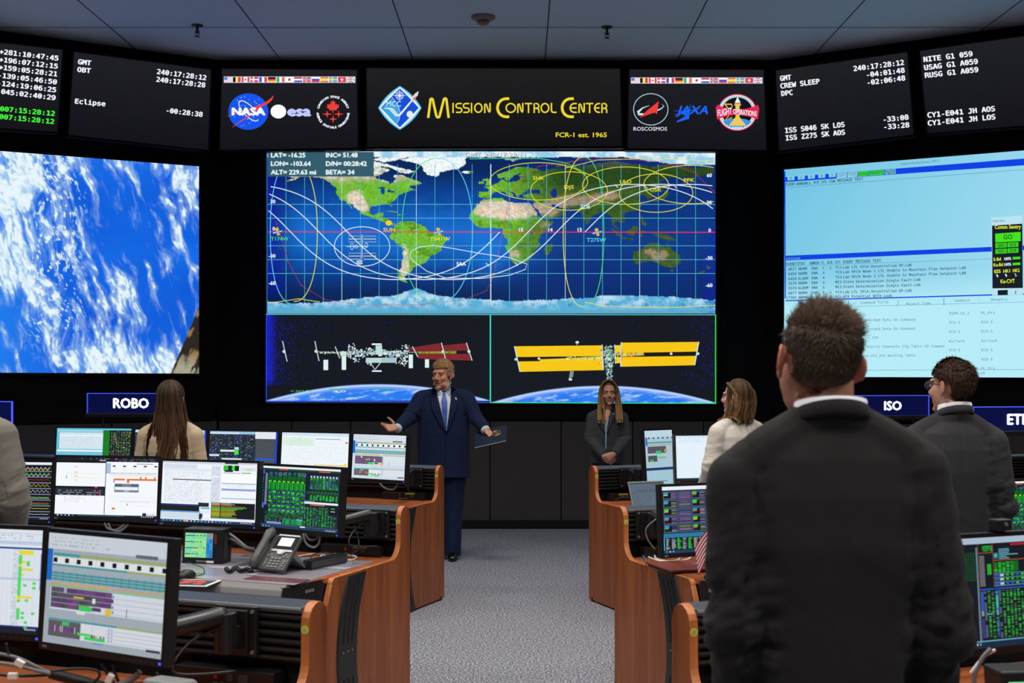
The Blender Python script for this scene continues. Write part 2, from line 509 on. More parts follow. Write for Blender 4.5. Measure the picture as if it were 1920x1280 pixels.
# sprinklers and smoke detector on the ceiling
def sprinkler(px, py, label):
    Y = (CEIL - H) * F / (PY - py); p = P(px, py, Y)
    t = thing('fire_sprinkler', label, 'sprinkler', (p.x, p.y, CEIL), group='ceiling sprinklers')
    mb = MB(); mb.cyl((0, 0, -0.012), (0, 0, 0), 0.055, 20, r1=0.062); mb.build('escutcheon', M_BLACKMET, t, smooth=True, bevel=0.003)
    mb = MB(); mb.cyl((0, 0, -0.085), (0, 0, -0.01), 0.014, 10); mb.tube([(-0.018, 0, -0.06), (-0.02, 0, -0.09), (0, 0, -0.115)], 0.004, 6); mb.tube([(0.018, 0, -0.06), (0.02, 0, -0.09), (0, 0, -0.115)], 0.004, 6)
    mb.build('body', M_BLACKMET, t)
    mb = MB(); mb.cyl((0, 0, -0.12), (0, 0, -0.116), 0.028, 14); mb.build('deflector', M_BLACKMET, t)
sprinkler(370, 47, 'dark pendent sprinkler head on the ceiling above the left countdown boards')
sprinkler(1138, 50, 'dark pendent sprinkler head on the ceiling right of the smoke detector')
Y = (CEIL - H) * F / (PY - 31); p = P(906, 31, Y)
t = thing('smoke_detector', 'tan round smoke detector on the ceiling above the centre title board', 'smoke detector', (p.x, p.y, CEIL))
M_TAN = mat('tan_plastic', S(150, 122, 112), 0.5)
mb = MB(); mb.tube([(0, 0, 0), (0, 0, -0.02), (0, 0, -0.045)], [0.12, 0.118, 0.08], 24); mb.build('base', M_TAN, t, smooth=True)
mb = MB(); mb.tube([(0, 0, -0.044), (0, 0, -0.075), (0, 0, -0.09)], [0.06, 0.056, 0.02], 24); mb.build('chamber', M_TAN, t, smooth=True)

# ================================================================== wall displays
M_FRAME = mat('display_frame', S(7, 7, 9), 0.6, spec=0.2)
def panel_thing(name, label, cat, pl, corners, depth, margin=4, group=None, frame=True, bottom_trim=0):
    """a flat display on plane pl: housing slab + picture"""
    c = np.array(corners, float)
    fr = pl.shifted(depth); q = fr.pt(c, 0.0)
    base = (q[2] + q[3]) / 2
    t = thing(name, label, cat, tuple(base), 0, group)
    mb = MB(); n = pl.n * depth
    ctr = c.mean(0); cc = c + np.sign(c - ctr) * margin
    front = fr.pt(cc, 0.0) - base; back = front - pl.n * (depth - 0.004)
    vs = [Vector(v) for v in list(back) + list(front)]
    mb.add(vs, [(0, 1, 2, 3), (4, 5, 6, 7), (0, 1, 5, 4), (1, 2, 6, 5), (2, 3, 7, 6), (3, 0, 4, 7)])
    mb.build('housing', M_FRAME, t, bevel=0.006)
    m0 = fr.mapper()
    pic = Pic(lambda xy, layer: m0(xy, layer) - base)
    return t, pic, c

WH = S(240, 246, 255)
BOARD = S(24, 25, 29)
BLK = S(14, 14, 18)
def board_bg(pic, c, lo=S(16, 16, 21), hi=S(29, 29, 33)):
    # unlit display face: reflected room light painted in as dark grey, lighter at the top
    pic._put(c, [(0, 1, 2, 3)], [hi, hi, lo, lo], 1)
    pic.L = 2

def B(o, s): return lambda x, y: (o[0] + x * s, o[1] + y * s)
bl = B((0, 60), 0.25)
def rows(pic, o, lst, size, col, font='mono', off=0.045):
    for s_, a, b in lst: pic.text(s_, o(*a), size, col, o(*b), font, off)

t, pic, c = panel_thing('status_board', 'black readout board at the far left with white and green day counters', 'display board', PL, [(-130, 66), (117, 93.5), (107.5, 247), (-130, 232)], 0.22, group='readout boards')
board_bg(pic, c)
rows(pic, bl, [('+281:10:47:45', (-8, 163), (437, 215)), ('+196:07:12:15', (-10, 222), (432, 275)), ('+159:05:28:21', (-12, 279), (428, 333)),
               ('-139:05:46:50', (-14, 340), (425, 393)), ('-124:19:06:25', (-18, 399), (420, 452)), ('-045:02:40:29', (-22, 459), (415, 511))], 8.7, WH)
rows(pic, bl, [('007:15:28:12', (-2, 592), (410, 629)), ('007:15:28:12', (-8, 650), (405, 689))], 8.7, S(70, 245, 60))
pic.build('screen', t)

t, pic, c = panel_thing('status_board', 'black readout board above the Earth view reading GMT, OBT and Eclipse', 'display board', PL, [(138.7, 97.5), (395, 131), (390, 281), (128.7, 252.5)], 0.22, group='readout boards')
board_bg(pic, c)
rows(pic, bl, [('GMT', (582, 239), (683, 251)), ('OBT', (577, 297), (680, 309)), ('240:17:28:12', (1175, 313), (1545, 361)), ('240:17:28:28', (1170, 371), (1538, 416)),
               ('Eclipse', (560, 535), (790, 556)), ('-00:28:38', (1247, 604), (1518, 636))], 8.7, WH)
pic.build('screen', t)

br = B((1440, 60), 0.25)
t, pic, c = panel_thing('status_board', 'black readout board reading GMT, CREW SLEEP and DPC, right of the logos', 'display board', PR, [(1455, 132.5), (1701, 98), (1712.5, 252), (1461, 282.5)], 0.22, group='readout boards')
board_bg(pic, c)
rows(pic, br, [('GMT', (92, 367), (177, 357)), ('CREW SLEEP', (95, 424), (390, 386)), ('DPC', (101, 480), (188, 470)), ('240:17:28:12', (643, 293), (1022, 245)),
               ('-04:01:48', (743, 340), (1028, 303)), ('-02:06:48', (748, 398), (1032, 361)), ('ISS S046 SK LOS', (130, 757), (577, 710)),
               ('ISS Z275 SK AOS', (134, 813), (580, 768)), ('-33:08', (868, 675), (1057, 655)), ('-33:28', (873, 730), (1062, 713))], 9.0, WH)
pic.build('screen', t)

t, pic, c = panel_thing('status_board', 'black readout board at the far right listing NITE, USAG and RUSG', 'display board', PR, [(1725, 95.5), (2060, 48), (2060, 224), (1739, 250)], 0.22, group='readout boards')
board_bg(pic, c)
rows(pic, br, [('NITE G1 059', (1168, 225), (1537, 180)), ('USAG G1 A059', (1173, 286), (1577, 237)), ('RUSG G1 A059', (1178, 344), (1580, 299)),
               ('CY1-E041 JH AOS', (1197, 642), (1705, 592)), ('CY1-E041 JH LOS', (1200, 702), (1708, 653))], 9.2, WH)
pic.build('screen', t)

# ---- partner-logo boards
def flags(p, x0, y0, x1, y1):
    n = 15; w = (x1 - x0) / n
    p.rect(x0, y0, x1, y1, S(225, 226, 238)); p.L += 1
    R, Wt, Bu, K, Yl, G = S(225, 60, 70), S(250, 250, 255), S(40, 90, 220), S(10, 10, 10), S(250, 225, 90), S(40, 180, 80)
    h = y1 - y0
    for i in range(n):
        a = x0 + i * w + w * 0.04; b = x0 + (i + 1) * w - w * 0.08; t_, u = y0 + h * 0.08, y1 - h * 0.08; ww = b - a; hh = u - t_
        def V(*cs):
            for k, cc in enumerate(cs): p.rect(a + ww * k / len(cs), t_, a + ww * (k + 1) / len(cs), u, cc)
        def Hh(*cs):
            for k, cc in enumerate(cs): p.rect(a, t_ + hh * k / len(cs), b, t_ + hh * (k + 1) / len(cs), cc)
        def cross(bg, c1, c2=None):
            p.rect(a, t_, b, u, bg); p.L += 1
            p.rect(a + ww * .3, t_, a + ww * .48, u, c1); p.rect(a, t_ + hh * .38, b, t_ + hh * .62, c1); p.L += 1
            if c2: p.rect(a + ww * .35, t_, a + ww * .43, u, c2); p.rect(a, t_ + hh * .44, b, t_ + hh * .56, c2)
            p.L -= 2
        if i == 0: Hh(*([S(238, 190, 200), S(240, 235, 240)] * 3 + [S(238, 190, 200)])); p.L += 1; p.rect(a, t_, a + ww * .42, t_ + hh * .55, S(80, 120, 225)); p.L -= 1
        elif i == 1: V(K, Yl, R)
        elif i == 2: V(R, Wt, Wt, R); p.L += 1; p.ellipse(a + ww / 2, t_ + hh / 2, ww * .13, hh * .25, R, n=6); p.L -= 1
        elif i == 3: cross(S(215, 50, 90), Wt)
        elif i == 4: V(Bu, Wt, R)
        elif i == 5: Hh(K, S(210, 60, 50), S(245, 200, 70))
        elif i == 6: V(G, Wt, S(235, 110, 70))
        elif i == 7: p.rect(a, t_, b, u, Wt); p.L += 1; p.ellipse(a + ww / 2, t_ + hh / 2, ww * .17, hh * .27, S(215, 50, 80), n=14); p.L -= 1
        elif i == 8: Hh(S(190, 50, 90), Wt, S(50, 90, 180))
        elif i == 9: cross(S(225, 80, 70), Wt, S(50, 80, 170))
        elif i == 10: Hh(Wt, S(60, 80, 220), S(215, 60, 70))
        elif i == 11: Hh(S(225, 90, 70), Yl, Yl, S(225, 90, 70))
        elif i == 12: cross(S(80, 160, 225), S(240, 225, 90))
        elif i == 13:
            p.rect(a, t_, b, u, S(228, 60, 70)); p.L += 1; p.rect(a + ww * .44, t_ + hh * .2, a + ww * .56, u - hh * .2, Wt); p.rect(a + ww * .3, t_ + hh * .42, b - ww * .3, t_ + hh * .58, Wt); p.L -= 1
        else:
            p.rect(a, t_, b, u, S(60, 70, 170)); p.L += 1
            p.line([(a, t_), (b, u)], hh * .2, Wt); p.line([(a, u), (b, t_)], hh * .2, Wt)
            p.rect(a + ww * .4, t_, a + ww * .6, u, Wt); p.rect(a, t_ + hh * .32, b, t_ + hh * .68, Wt); p.L += 1
            p.rect(a + ww * .45, t_, a + ww * .55, u, R); p.rect(a, t_ + hh * .42, b, t_ + hh * .58, R); p.L -= 2
    p.L -= 1

t, pic, c = panel_thing('logo_board', 'black board left of the title with a flag strip and three space agency logos', 'display board', PF, [(416.5, 129), (669, 131), (671, 277), (412, 281)], 0.2, group='logo boards')
board_bg(pic, c)
pic.at(400, 100, 0.20833)
flags(pic, 95, 209, 1278, 265)
BLU, RED = S(20, 84, 235), S(238, 62, 58)
pic.ellipse(315, 524, 180, 164, BLU)
rnd = random.Random(3)
pic.L = 3
for k in range(36):
    a, r_ = rnd.uniform(0, 2 * PI), math.sqrt(rnd.random()) * 150
    x, y = 315 + r_ * math.cos(a) * 1.05, 524 + r_ * math.sin(a) * .95
    if abs(y - 524) > 50: pic.ellipse(x, y, 2.2 + rnd.random() * 2, 2.2 + rnd.random() * 2, WH, n=8)
pic.ring(318, 518, 118, 46, 7, WH, rot=46, a0=-10, a1=325)
pic.L = 4
pic.poly([(118, 572), (240, 528), (370, 482), (450, 452), (500, 420), (545, 378), (530, 420), (495, 452), (440, 478), (340, 560), (240, 620), (170, 668), (180, 656), (300, 570), (400, 494), (360, 500), (240, 540)], RED)
pic.L = 5
pic.text('NASA', (165, 556), 64, WH, (472, 556), 'sans', 0.07)
pic.L = 3
pic.ellipse(586, 524, 70, 62, S(252, 253, 255))
pic.text('esa', (664, 562), 88, S(190, 200, 255), (882, 562), 'sans', 0.06)
pic.arctext('CANADIAN SPACE AGENCY', 1078, 528, 128, 197, 343, 19, WH, off=0.06)
pic.arctext('AGENCE SPATIALE CANADIENNE', 1078, 528, 148, 174, 6, 19, WH, off=0.06, inside=True)
def maple(cx, cy, s_):
    half = [(0, -1), (.17, -.68), (.36, -.78), (.3, -.2), (.55, -.45), (.62, -.28), (.92, -.33), (.8, -.02), (.95, .1), (.5, .42), (.55, .58), (.06, .5), (.05, .95)]
    return [(cx + x * s_, cy + y * s_) for x, y in half] + [(cx - x * s_, cy + y * s_) for x, y in half[::-1]]
pic.poly(maple(1077, 480, 60), RED)
for (x, y, w_, h_) in [(1025, 547, 46, 34), (1128, 547, 46, 34), (1078, 592, 36, 38)]:
    pic.poly([(x - w_, y), (x - 7, y - 7), (x, y - h_), (x + 7, y - 7), (x + w_, y), (x + 7, y + 7), (x, y + h_), (x - 7, y + 7)], RED)
pic.build('screen', t)

t, pic, c = panel_thing('logo_board', 'black board right of the title with a flag strip and three emblems', 'display board', PF, [(1180, 130), (1432, 131), (1437, 281), (1177, 278)], 0.2, group='logo boards')
board_bg(pic, c)
pic.at(1160, 110, 0.15625)
flags(pic, 147, 226, 1726, 298)
pic.ring(385, 608, 206, 188, 8, S(190, 225, 235))
pic.line([(370, 562), (290, 590), (232, 640), (240, 666), (310, 668), (420, 640), (510, 600), (545, 568), (520, 548)], [3, 14, 30, 30, 22, 18, 12, 8, 3], S(200, 230, 238)); pic.L = 3
pic.poly([(480, 512), (460, 664), (432, 644), (250, 708), (345, 620)], RED)
pic.text('ROSCOSMOS', (178, 864), 44, WH, (580, 864), 'sans', 0.0)
JB = S(25, 100, 245)
pic.text('JAXA', (690, 664), 100, JB, (1072, 664), 'sans', 0.03, up=(0.28, -0.96))
pic.line([(655, 622), (780, 640), (985, 600)], [2, 12, 2], JB); pic.line([(668, 668), (800, 650), (900, 610)], [3, 14, 3], JB)
pic.poly([(866, 530), (842, 728), (826, 726), (700, 764), (690, 756), (800, 690), (740, 640), (830, 660)], JB)
pic.L = 3
pic.ellipse(1422, 645, 236, 222, S(225, 40, 85)); pic.L = 4
pic.ellipse(1422, 645, 224, 210, S(205, 235, 240)); pic.L = 5
pic.ellipse(1422, 640, 186, 176, S(12, 16, 22)); pic.L = 6
pic.poly([(1250, 745), (1330, 725), (1422, 715), (1520, 728), (1588, 752), (1560, 790), (1500, 820), (1340, 820), (1280, 790)], S(60, 150, 225))
pic.line([(1268, 548), (1355, 548), (1362, 580)], 16, S(225, 170, 60)); pic.line([(1275, 550), (1350, 650), (1275, 742), (1360, 705)], 16, S(225, 170, 60))
pic.L = 7
pic.poly([(1400, 545), (1450, 545), (1448, 700), (1530, 806), (1320, 806), (1402, 700)], S(240, 200, 95))
pic.ring(1426, 552, 36, 18, 9, S(235, 195, 110)); pic.poly([(1426, 460), (1460, 528), (1392, 528)], S(240, 245, 250))
pic.L = 8
pic.poly([(1162, 590), (1185, 556), (1300, 600), (1422, 612), (1545, 600), (1668, 556), (1686, 600), (1668, 730), (1545, 690), (1422, 672), (1300, 690), (1178, 730)], S(225, 40, 85)); pic.L = 9
pic.text('FLIGHT', (1186, 694), 76, WH, (1356, 664), 'sans', 0.02, up=(0.0, -1)); pic.text('OPERATIONS', (1372, 664), 60, WH, (1655, 694), 'sans', 0.02, up=(0, -1))
for k in range(22):
    a = math.radians(206 + 128 * k / 21); pic.rect(1422 + 200 * math.cos(a) - 5, 645 + 190 * math.sin(a) - 7, 1422 + 200 * math.cos(a) + 5, 645 + 190 * math.sin(a) + 7, S(120, 165, 185))
for k in range(13):
    a = math.radians(28 + 124 * k / 12); pic.ellipse(1422 + 202 * math.cos(a), 645 + 192 * math.sin(a), 6, 6, S(60, 80, 100), n=8)
pic.build('screen', t)

# ---- title board
t, pic, c = panel_thing('title_board', 'wide black centre board with a diamond patch and yellow Mission Control Center lettering', 'display board', PF, [(687.5, 128), (1162, 129), (1166, 274), (689, 275)], 0.2)
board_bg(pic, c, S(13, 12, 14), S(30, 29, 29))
pic.at(680, 120, 0.26042)
Y_ = S(238, 216, 50)
def diamond(cx, cy, rx, ry, bulge):
    pts = []
    cs = [(cx, cy - ry), (cx + rx, cy), (cx, cy + ry), (cx - rx, cy)]
    for i in range(4):
        a, b = cs[i], cs[(i + 1) % 4]
        for k in range(8):
            t_ = k / 8; mx, my = a[0] + (b[0] - a[0]) * t_, a[1] + (b[1] - a[1]) * t_
            q = bulge * 4 * t_ * (1 - t_); d = math.hypot(mx - cx, my - cy)
            pts.append((mx + (mx - cx) / d * q, my + (my - cy) / d * q))
    return pts
pic.L = 2; pic.poly(diamond(268, 316, 156, 158, 16), S(90, 190, 245)); pic.L = 3; pic.poly(diamond(268, 316, 148, 150, 10), S(225, 245, 255)); pic.L = 4
pic.poly(diamond(268, 316, 136, 140, 2), S(20, 80, 215)); pic.L = 5
pic.poly([(140, 316), (205, 248), (268, 316), (262, 400), (236, 430), (150, 335)], S(60, 165, 220))
pic.line([(205, 232), (250, 290), (272, 350), (262, 400), (246, 430)], 3, WH)
for k in range(8):
    a = PI * k / 4; pic.line([(266, 228), (266 + (30 if k % 2 else 46) * math.cos(a), 228 + (30 if k % 2 else 46) * math.sin(a))], [7, 1], WH)
pic.ring(266, 228, 26, 27, 4, WH); pic.L = 6
for d_ in (0, 14, 28):
    pic.line([(158 + d_, 318), (190 + d_, 322), (240 + d_ * .5, 376 - d_ * .3), (268, 372 - d_ * .4), (360 + d_ * .2, 262 - d_ * .5)], 6, S(235, 243, 255))
pic.text('MCC', (172, 306), 38, S(215, 235, 250), (276, 306), 'sans', 0.0)
pic.poly([(404, 196), (396, 228), (372, 262), (350, 268), (356, 240), (378, 212)], S(238, 215, 210)); pic.poly([(396, 228), (372, 262), (350, 268), (362, 244)], S(225, 95, 85))
pic.ellipse(340, 362, 23, 24, S(230, 235, 240))
pic.at(680, 120, 0.26042); pic.L = 3
def A(cx, cy, rx, ry, a0, a1, n=16): return [(cx + rx * math.cos(math.radians(a0 + (a1 - a0) * i / n)), cy + ry * math.sin(math.radians(a0 + (a1 - a0) * i / n))) for i in range(n + 1)]
W1, W2 = 17, 10
pic.line([(472, 388), (488, 262)] + A(496, 262, 10, 12, 200, 330, 6) + [(530, 372)] + A(543, 374, 11, 10, 160, 20, 6) + [(584, 258)] + A(594, 260, 10, 12, 210, 340, 6) + [(619, 388)], W1, Y_)
T_, Bm = 285, 348
def letter(ch, x0, x1):
    m = (T_ + Bm) / 2; cx = (x0 + x1) / 2; rx = (x1 - x0) / 2
    if ch == 'I': pic.line([(cx, T_ - 5), (cx, Bm + 5)], W2, Y_)
    elif ch == 'S':
        q = (Bm - T_) / 4
        pic.line([(x1, T_), (x0 + q, T_)] + A(x0 + q, T_ + q, q, q, 270, 90, 8) + [(x1 - q, m)] + A(x1 - q, m + q, q, q, 270, 450, 8) + [(x0, Bm)], W2, Y_)
    elif ch == 'O': pic.ring(cx, m, rx - 5, (Bm - T_) / 2, W2, Y_)
    elif ch == 'N': pic.line([(x0 + 5, Bm + 5), (x0 + 5, T_ + 8), (x0 + 10, T_ + 2), (x0 + 16, T_ + 6), (x1 - 14, Bm - 6), (x1 - 9, Bm - 1), (x1 - 5, Bm - 8), (x1 - 5, T_ - 5)], W2, Y_)
    elif ch == 'T': pic.line([(x0, T_), (x1, T_)], W2, Y_); pic.line([(cx, T_), (cx, Bm + 5)], W2, Y_)
    elif ch == 'R':
        q = (Bm - T_) * .27
        pic.line([(x0 + 5, Bm + 5), (x0 + 5, T_), (x1 - q - 2, T_)] + A(x1 - q - 4, T_ + q, q, q, 270, 450, 8) + [(x0 + 8, T_ + 2 * q)], W2, Y_); pic.line([(cx, T_ + 2 * q), (x1 - 4, Bm - 22), (x1 - 3, Bm + 5)], W2, Y_)
    elif ch == 'L': pic.line([(x0 + 5, T_ - 5), (x0 + 5, Bm - 14)] + A(x0 + 19, Bm - 14, 14, 14, 180, 90, 5) + [(x1, Bm)], W2, Y_)
    elif ch == 'E':
        r_ = (Bm - T_) / 2
        pic.line([(x1, T_), (x0 + r_, T_)] + A(x0 + r_, m, r_ - 2, r_, 270, 90, 10) + [(x1, Bm)], W2, Y_); pic.line([(x0 + 6, m), (x1 - 2, m)], W2, Y_)
for ch, a, b in [('I', 642, 660), ('S', 672, 714), ('S', 725, 767), ('I', 775, 793), ('O', 802, 864), ('N', 874, 922), ('O', 1028, 1104), ('N', 1112, 1158), ('T', 1168, 1220), ('R', 1230, 1272),
                 ('O', 1280, 1345), ('L', 1354, 1396), ('E', 1492, 1542), ('N', 1553, 1600), ('T', 1608, 1660), ('E', 1668, 1708), ('R', 1718, 1760)]: letter(ch, a, b)
for cx in (1055, 1520):
    pic.line([(cx, 250), (cx - 22, 250)] + A(cx - 22, 315, 62, 65, 270, 90, 18) + [(cx, 380)], 19, Y_)
pic.text('FCR-1 est. 1965', (1390, 526), 32, Y_, (1758, 526), 'std', 0.02)
pic.build('screen', t)
# ================================================================== large video screens
# ---- left: Earth seen from orbit
t, pic, c = panel_thing('video_wall', 'big screen on the left showing white clouds over blue ocean', 'screen', PL, [(-190, 268.2), (373, 312), (373, 700), (-190, 697.5)], 0.06, group='big screens')
hh, ww = 300, 440
def local_xy(u, v): return (-190 + 563 * u, 268.2 * (1 - u) * (1 - v) + 312 * u * (1 - v) + 697.5 * (1 - u) * v + 700 * u * v)
U, V_ = np.meshgrid(np.linspace(0, 1, ww), np.linspace(0, 1, hh))
X, Y = local_xy(U, V_)
wx = X + 26 * (fbm(X / 60, Y / 60, 3) - .5); wy = Y + 40 * (fbm(X / 70 + 9, Y / 70, 3) - .5)
rot = wx - 0.28 * (wy - 450)                              # cloud streets lean to the right going down
s1 = fbm(rot / 13, wy / 42 + 3, 5, .58)
s2 = fbm(rot / 46 + 5, wy / 90, 4)
cov = 0.17 + 0.56 * s2
cov += 0.36 * sstep(95, 55, X + (Y - 400) * .05) * sstep(560, 500, Y)         # bank at the left
cov += 0.30 * sstep(600, 690, Y - (X - 250) * .12) * sstep(60, 200, X)         # lower bank
cov -= 0.26 * np.exp(-(((X - 265) / 75) ** 2 + ((Y - 455) / 48) ** 2))
cov -= 0.20 * np.exp(-(((X - 345) / 40) ** 2 + ((Y - 560) / 60) ** 2))
cov += 0.12 * sstep(280, 345, X) * sstep(470, 400, Y) + .14 * sstep(370, 320, Y)
d = sstep(0.53, 0.84, cov * .62 + s1 * .62)
fine = fbm(rot / 5, wy / 9, 3)
d = np.clip(d * (0.35 + 1.25 * fine) + .25 * d ** 3, 0, 1)
sp = sstep(.58, .70, fbm(rot / 4 + 40, wy / 7, 3)) * np.exp(-((X - 105) / 55) ** 4) * sstep(690, 600, Y)
d = np.maximum(d, sp * .95)
ocean = mixc(S(8, 86, 212), S(24, 112, 236), fbm(X / 90, Y / 60, 3)) ; ocean = mixc(ocean, S(40, 140, 245), .6 * sstep(140, -60, X))
img = mixc(ocean, S(178, 216, 238), np.clip(d * 1.1, 0, 1) * (.72 + .28 * fbm(rot / 7 + 3, wy / 20, 3))); img = mixc(img, S(232, 246, 252), sstep(.42, .95, d * (.25 + 1.1 * fine)))
# metal structure in the lower right corner
m_ = ((X - 320) / 53 + (700 - Y) / 124) ; inside = ((X - 320) * 124 - (700 - Y) * 53) > 0
foil = fbm((X + Y * .55) / 9, (Y - X) / 30, 3)
fc = mixc(S(44, 38, 34), S(150, 118, 64), sstep(.48, .72, foil)); fc = mixc(fc, S(170, 165, 140), sstep(655, 690, Y) * sstep(.4, .6, foil))
img = np.where((inside & (Y > 575))[..., None], fc, img)
pts = np.stack([X.ravel(), Y.ravel()], 1)
# write the grid directly at those points
i = np.arange((hh - 1) * (ww - 1)); r, cl = i // (ww - 1), i % (ww - 1); b = r * ww + cl
q = np.stack([b, b + 1, b + ww + 1, b + ww], 1)
pic.V.append(pic.map(pts, 1)); pic.LI.extend(q.ravel().tolist()); pic.LS.extend([4] * len(q)); pic.CC.extend(img.reshape(-1, 3)[q.ravel()]); pic.nv = hh * ww
pic.build('screen', t)

# ---- centre: world map above two station views
LAND = {
 'na': [(-168, 66), (-162, 70), (-156, 71), (-141, 70), (-128, 70), (-115, 68), (-108, 68), (-95, 69), (-94, 72), (-85, 69), (-82, 67), (-87, 64), (-94, 60), (-92, 57), (-82, 55), (-80, 51), (-79, 55), (-77, 57), (-78, 62), (-72, 62), (-66, 59), (-62, 57), (-56, 53), (-60, 50), (-66, 50), (-64, 47), (-61, 46), (-66, 44), (-70, 43), (-71, 41), (-74, 40), (-76, 36), (-81, 31), (-80, 26), (-82, 29), (-85, 30), (-90, 29), (-97, 28), (-97, 22), (-95, 18), (-91, 19), (-90, 21), (-87, 21), (-88, 16), (-83, 15), (-83, 10), (-78, 9), (-77, 8), (-80, 7), (-85, 10), (-92, 14), (-97, 16), (-105, 20), (-106, 23), (-112, 30), (-115, 31), (-110, 23), (-112, 25), (-117, 33), (-121, 35), (-124, 40), (-124, 48), (-130, 54), (-135, 58), (-145, 60), (-152, 60), (-158, 57), (-165, 55), (-158, 59), (-165, 61), (-166, 64)],
 'green': [(-73, 78), (-60, 82), (-35, 83.5), (-20, 81), (-20, 74), (-26, 69), (-40, 65), (-44, 60), (-50, 62), (-54, 67), (-56, 73), (-66, 76)],
 'arct': [(-125, 72), (-118, 76), (-95, 77), (-85, 74), (-80, 72), (-68, 68), (-62, 66), (-66, 63), (-75, 65), (-80, 70), (-90, 71), (-105, 70), (-116, 70)], 'elles': [(-95, 78), (-90, 81), (-70, 83), (-64, 82), (-76, 78), (-85, 76)],
 'sa': [(-77, 8), (-72, 12), (-62, 11), (-52, 5), (-50, 0), (-40, -3), (-35, -7), (-38, -13), (-40, -20), (-48, -26), (-52, -33), (-57, -36), (-62, -39), (-65, -43), (-67, -46), (-69, -51), (-68, -55), (-73, -53), (-75, -47), (-73, -40), (-71, -30), (-70, -19), (-76, -14), (-81, -6), (-80, 0), (-78, 3)],
 'af': [(-17, 15), (-16, 20), (-13, 27), (-9, 32), (-6, 35.5), (0, 36), (10, 37), (11, 33.5), (20, 31), (25, 31.5), (32, 31), (35, 25), (38, 18), (43, 12), (51, 12), (48, 5), (41, -3), (39, -8), (40.5, -15), (35, -20), (35, -24), (32, -28), (27, -34), (20, -35), (18, -32), (15, -27), (12, -17), (13.5, -9), (9, -1), (9, 4), (5, 4), (-4, 5), (-8, 4), (-13, 8)],
 'mad': [(44, -25), (43, -18), (49, -12), (50, -16), (47, -25)],
 'eu': [(-9, 37), (-9, 43), (-2, 43.5), (-1, 46), (-5, 48.5), (2, 51), (8, 54), (8, 57), (11, 56), (14, 54), (20, 54.5), (24, 57), (24, 59), (30, 60), (22, 60.5), (25, 65), (18, 61), (16, 57), (13, 55.5), (11, 59), (6, 58), (5, 62), (13, 66), (20, 70), (28, 71), (41, 67), (40, 65), (44, 66), (46, 68), (60, 69), (68, 73), (73, 71), (80, 73), (100, 77), (112, 74), (130, 71), (140, 73), (160, 70), (180, 69), (180, 65), (177, 62), (165, 60), (162, 56), (157, 51), (156, 57), (163, 62), (155, 59), (142, 59), (136, 54), (141, 52), (140, 47), (135, 43), (130, 42), (129, 36), (126, 35), (125, 39), (121, 40), (119, 37), (122, 31), (120, 26), (116, 23), (109, 21), (106, 18), (109, 12), (105, 9), (101, 13), (100, 8), (104, 1.5), (100, 5), (98, 10), (97, 16), (92, 22), (87, 21), (80, 15), (80, 11), (77.5, 8), (73, 18), (72, 21), (67, 25), (57, 26), (50, 30), (48, 30), (52, 24), (57, 25), (60, 22), (55, 17), (44, 12.5), (42, 17), (37, 25), (34.5, 28), (35, 36), (28, 36.5), (26, 40), (29, 41.5), (41, 41.5), (38, 46), (31, 46), (28, 43), (23, 40), (23, 37), (19, 42), (13, 45.5), (18, 40), (16, 38), (10, 44), (3, 43), (0, 40), (-2, 37)],
 'uk': [(-5, 50), (1, 51), (0, 54), (-3, 58), (-6, 57), (-3, 54)], 'ire': [(-10, 52), (-6, 52), (-6, 55), (-9, 54)], 'ice': [(-24, 65), (-18, 66.5), (-14, 65), (-19, 63.5)],
 'jp': [(130, 32), (136, 34), (140, 35), (142, 40), (145, 43), (141, 45), (140, 41), (136, 36), (131, 34)], 'sri': [(80, 9), (82, 7), (80, 6)],
 'sum': [(95, 5), (103, -1), (106, -6), (102, -4), (97, 2)], 'java': [(105, -6), (114, -7), (115, -9), (106, -7.5)], 'bor': [(109, 1), (113, 3), (117, 7), (119, 5), (117, 0), (115, -4), (110, -3)],
 'sul': [(119, 0), (125, 1.5), (121, -1), (123, -5), (120, -5)], 'png': [(131, -1), (138, -2), (145, -5), (150, -10), (143, -9), (138, -8), (133, -4)], 'phi': [(120, 18), (122, 17), (124, 12), (126, 7), (122, 8), (121, 14)],
 'aus': [(114, -22), (114, -27), (116, -34), (118, -35), (124, -33), (131, -31.5), (136, -35), (140, -38), (147, -39), (150, -37), (153, -31), (153, -26), (146, -19), (142.5, -11), (140.5, -17), (136, -15), (136, -12), (131, -11.5), (126, -14), (122, -18)],
 'tas': [(145, -41), (148, -41), (147, -43.5)], 'nzn': [(173, -35), (178, -38), (175, -41)], 'nzs': [(173, -41), (171, -44), (167, -46.5), (168, -44)],
 'cub': [(-85, 22), (-78, 22.5), (-74, 20), (-80, 21.5)], 'his': [(-74, 19.5), (-68, 18.5), (-74, 18)], 'nz': [(52, 71), (58, 75), (68, 77), (60, 72), (56, 70.5)], 'sval': [(12, 79), (25, 80), (18, 77)],
}
def px_of(lon, lat): return 920.2 + 2.3263 * lon, 434.8 - 1.727 * lat
gw, gh = 560, 204
LON, LAT = np.meshgrid((np.linspace(501.5, 1341, gw) - 920.2) / 2.3263, (434.8 - np.linspace(284, 588, gh)) / 1.727)
wl = LON + 2.0 * (fbm(LON / 3, LAT / 3, 3) - .5) * 1.6; wt = LAT + 1.6 * (fbm(LON / 3 + 30, LAT / 3, 3) - .5)
land = np.zeros(LON.shape, bool)
for poly in LAND.values():
    ins = np.zeros(LON.shape, bool); n = len(poly)
    for k in range(n):
        (x1, y1), (x2, y2) = poly[k], poly[(k + 1) % n]
        if y1 == y2: continue
        cond = ((y1 > wt) != (y2 > wt)) & (wl < (x2 - x1) * (wt - y1) / (y2 - y1) + x1)
        ins ^= cond
    land |= ins
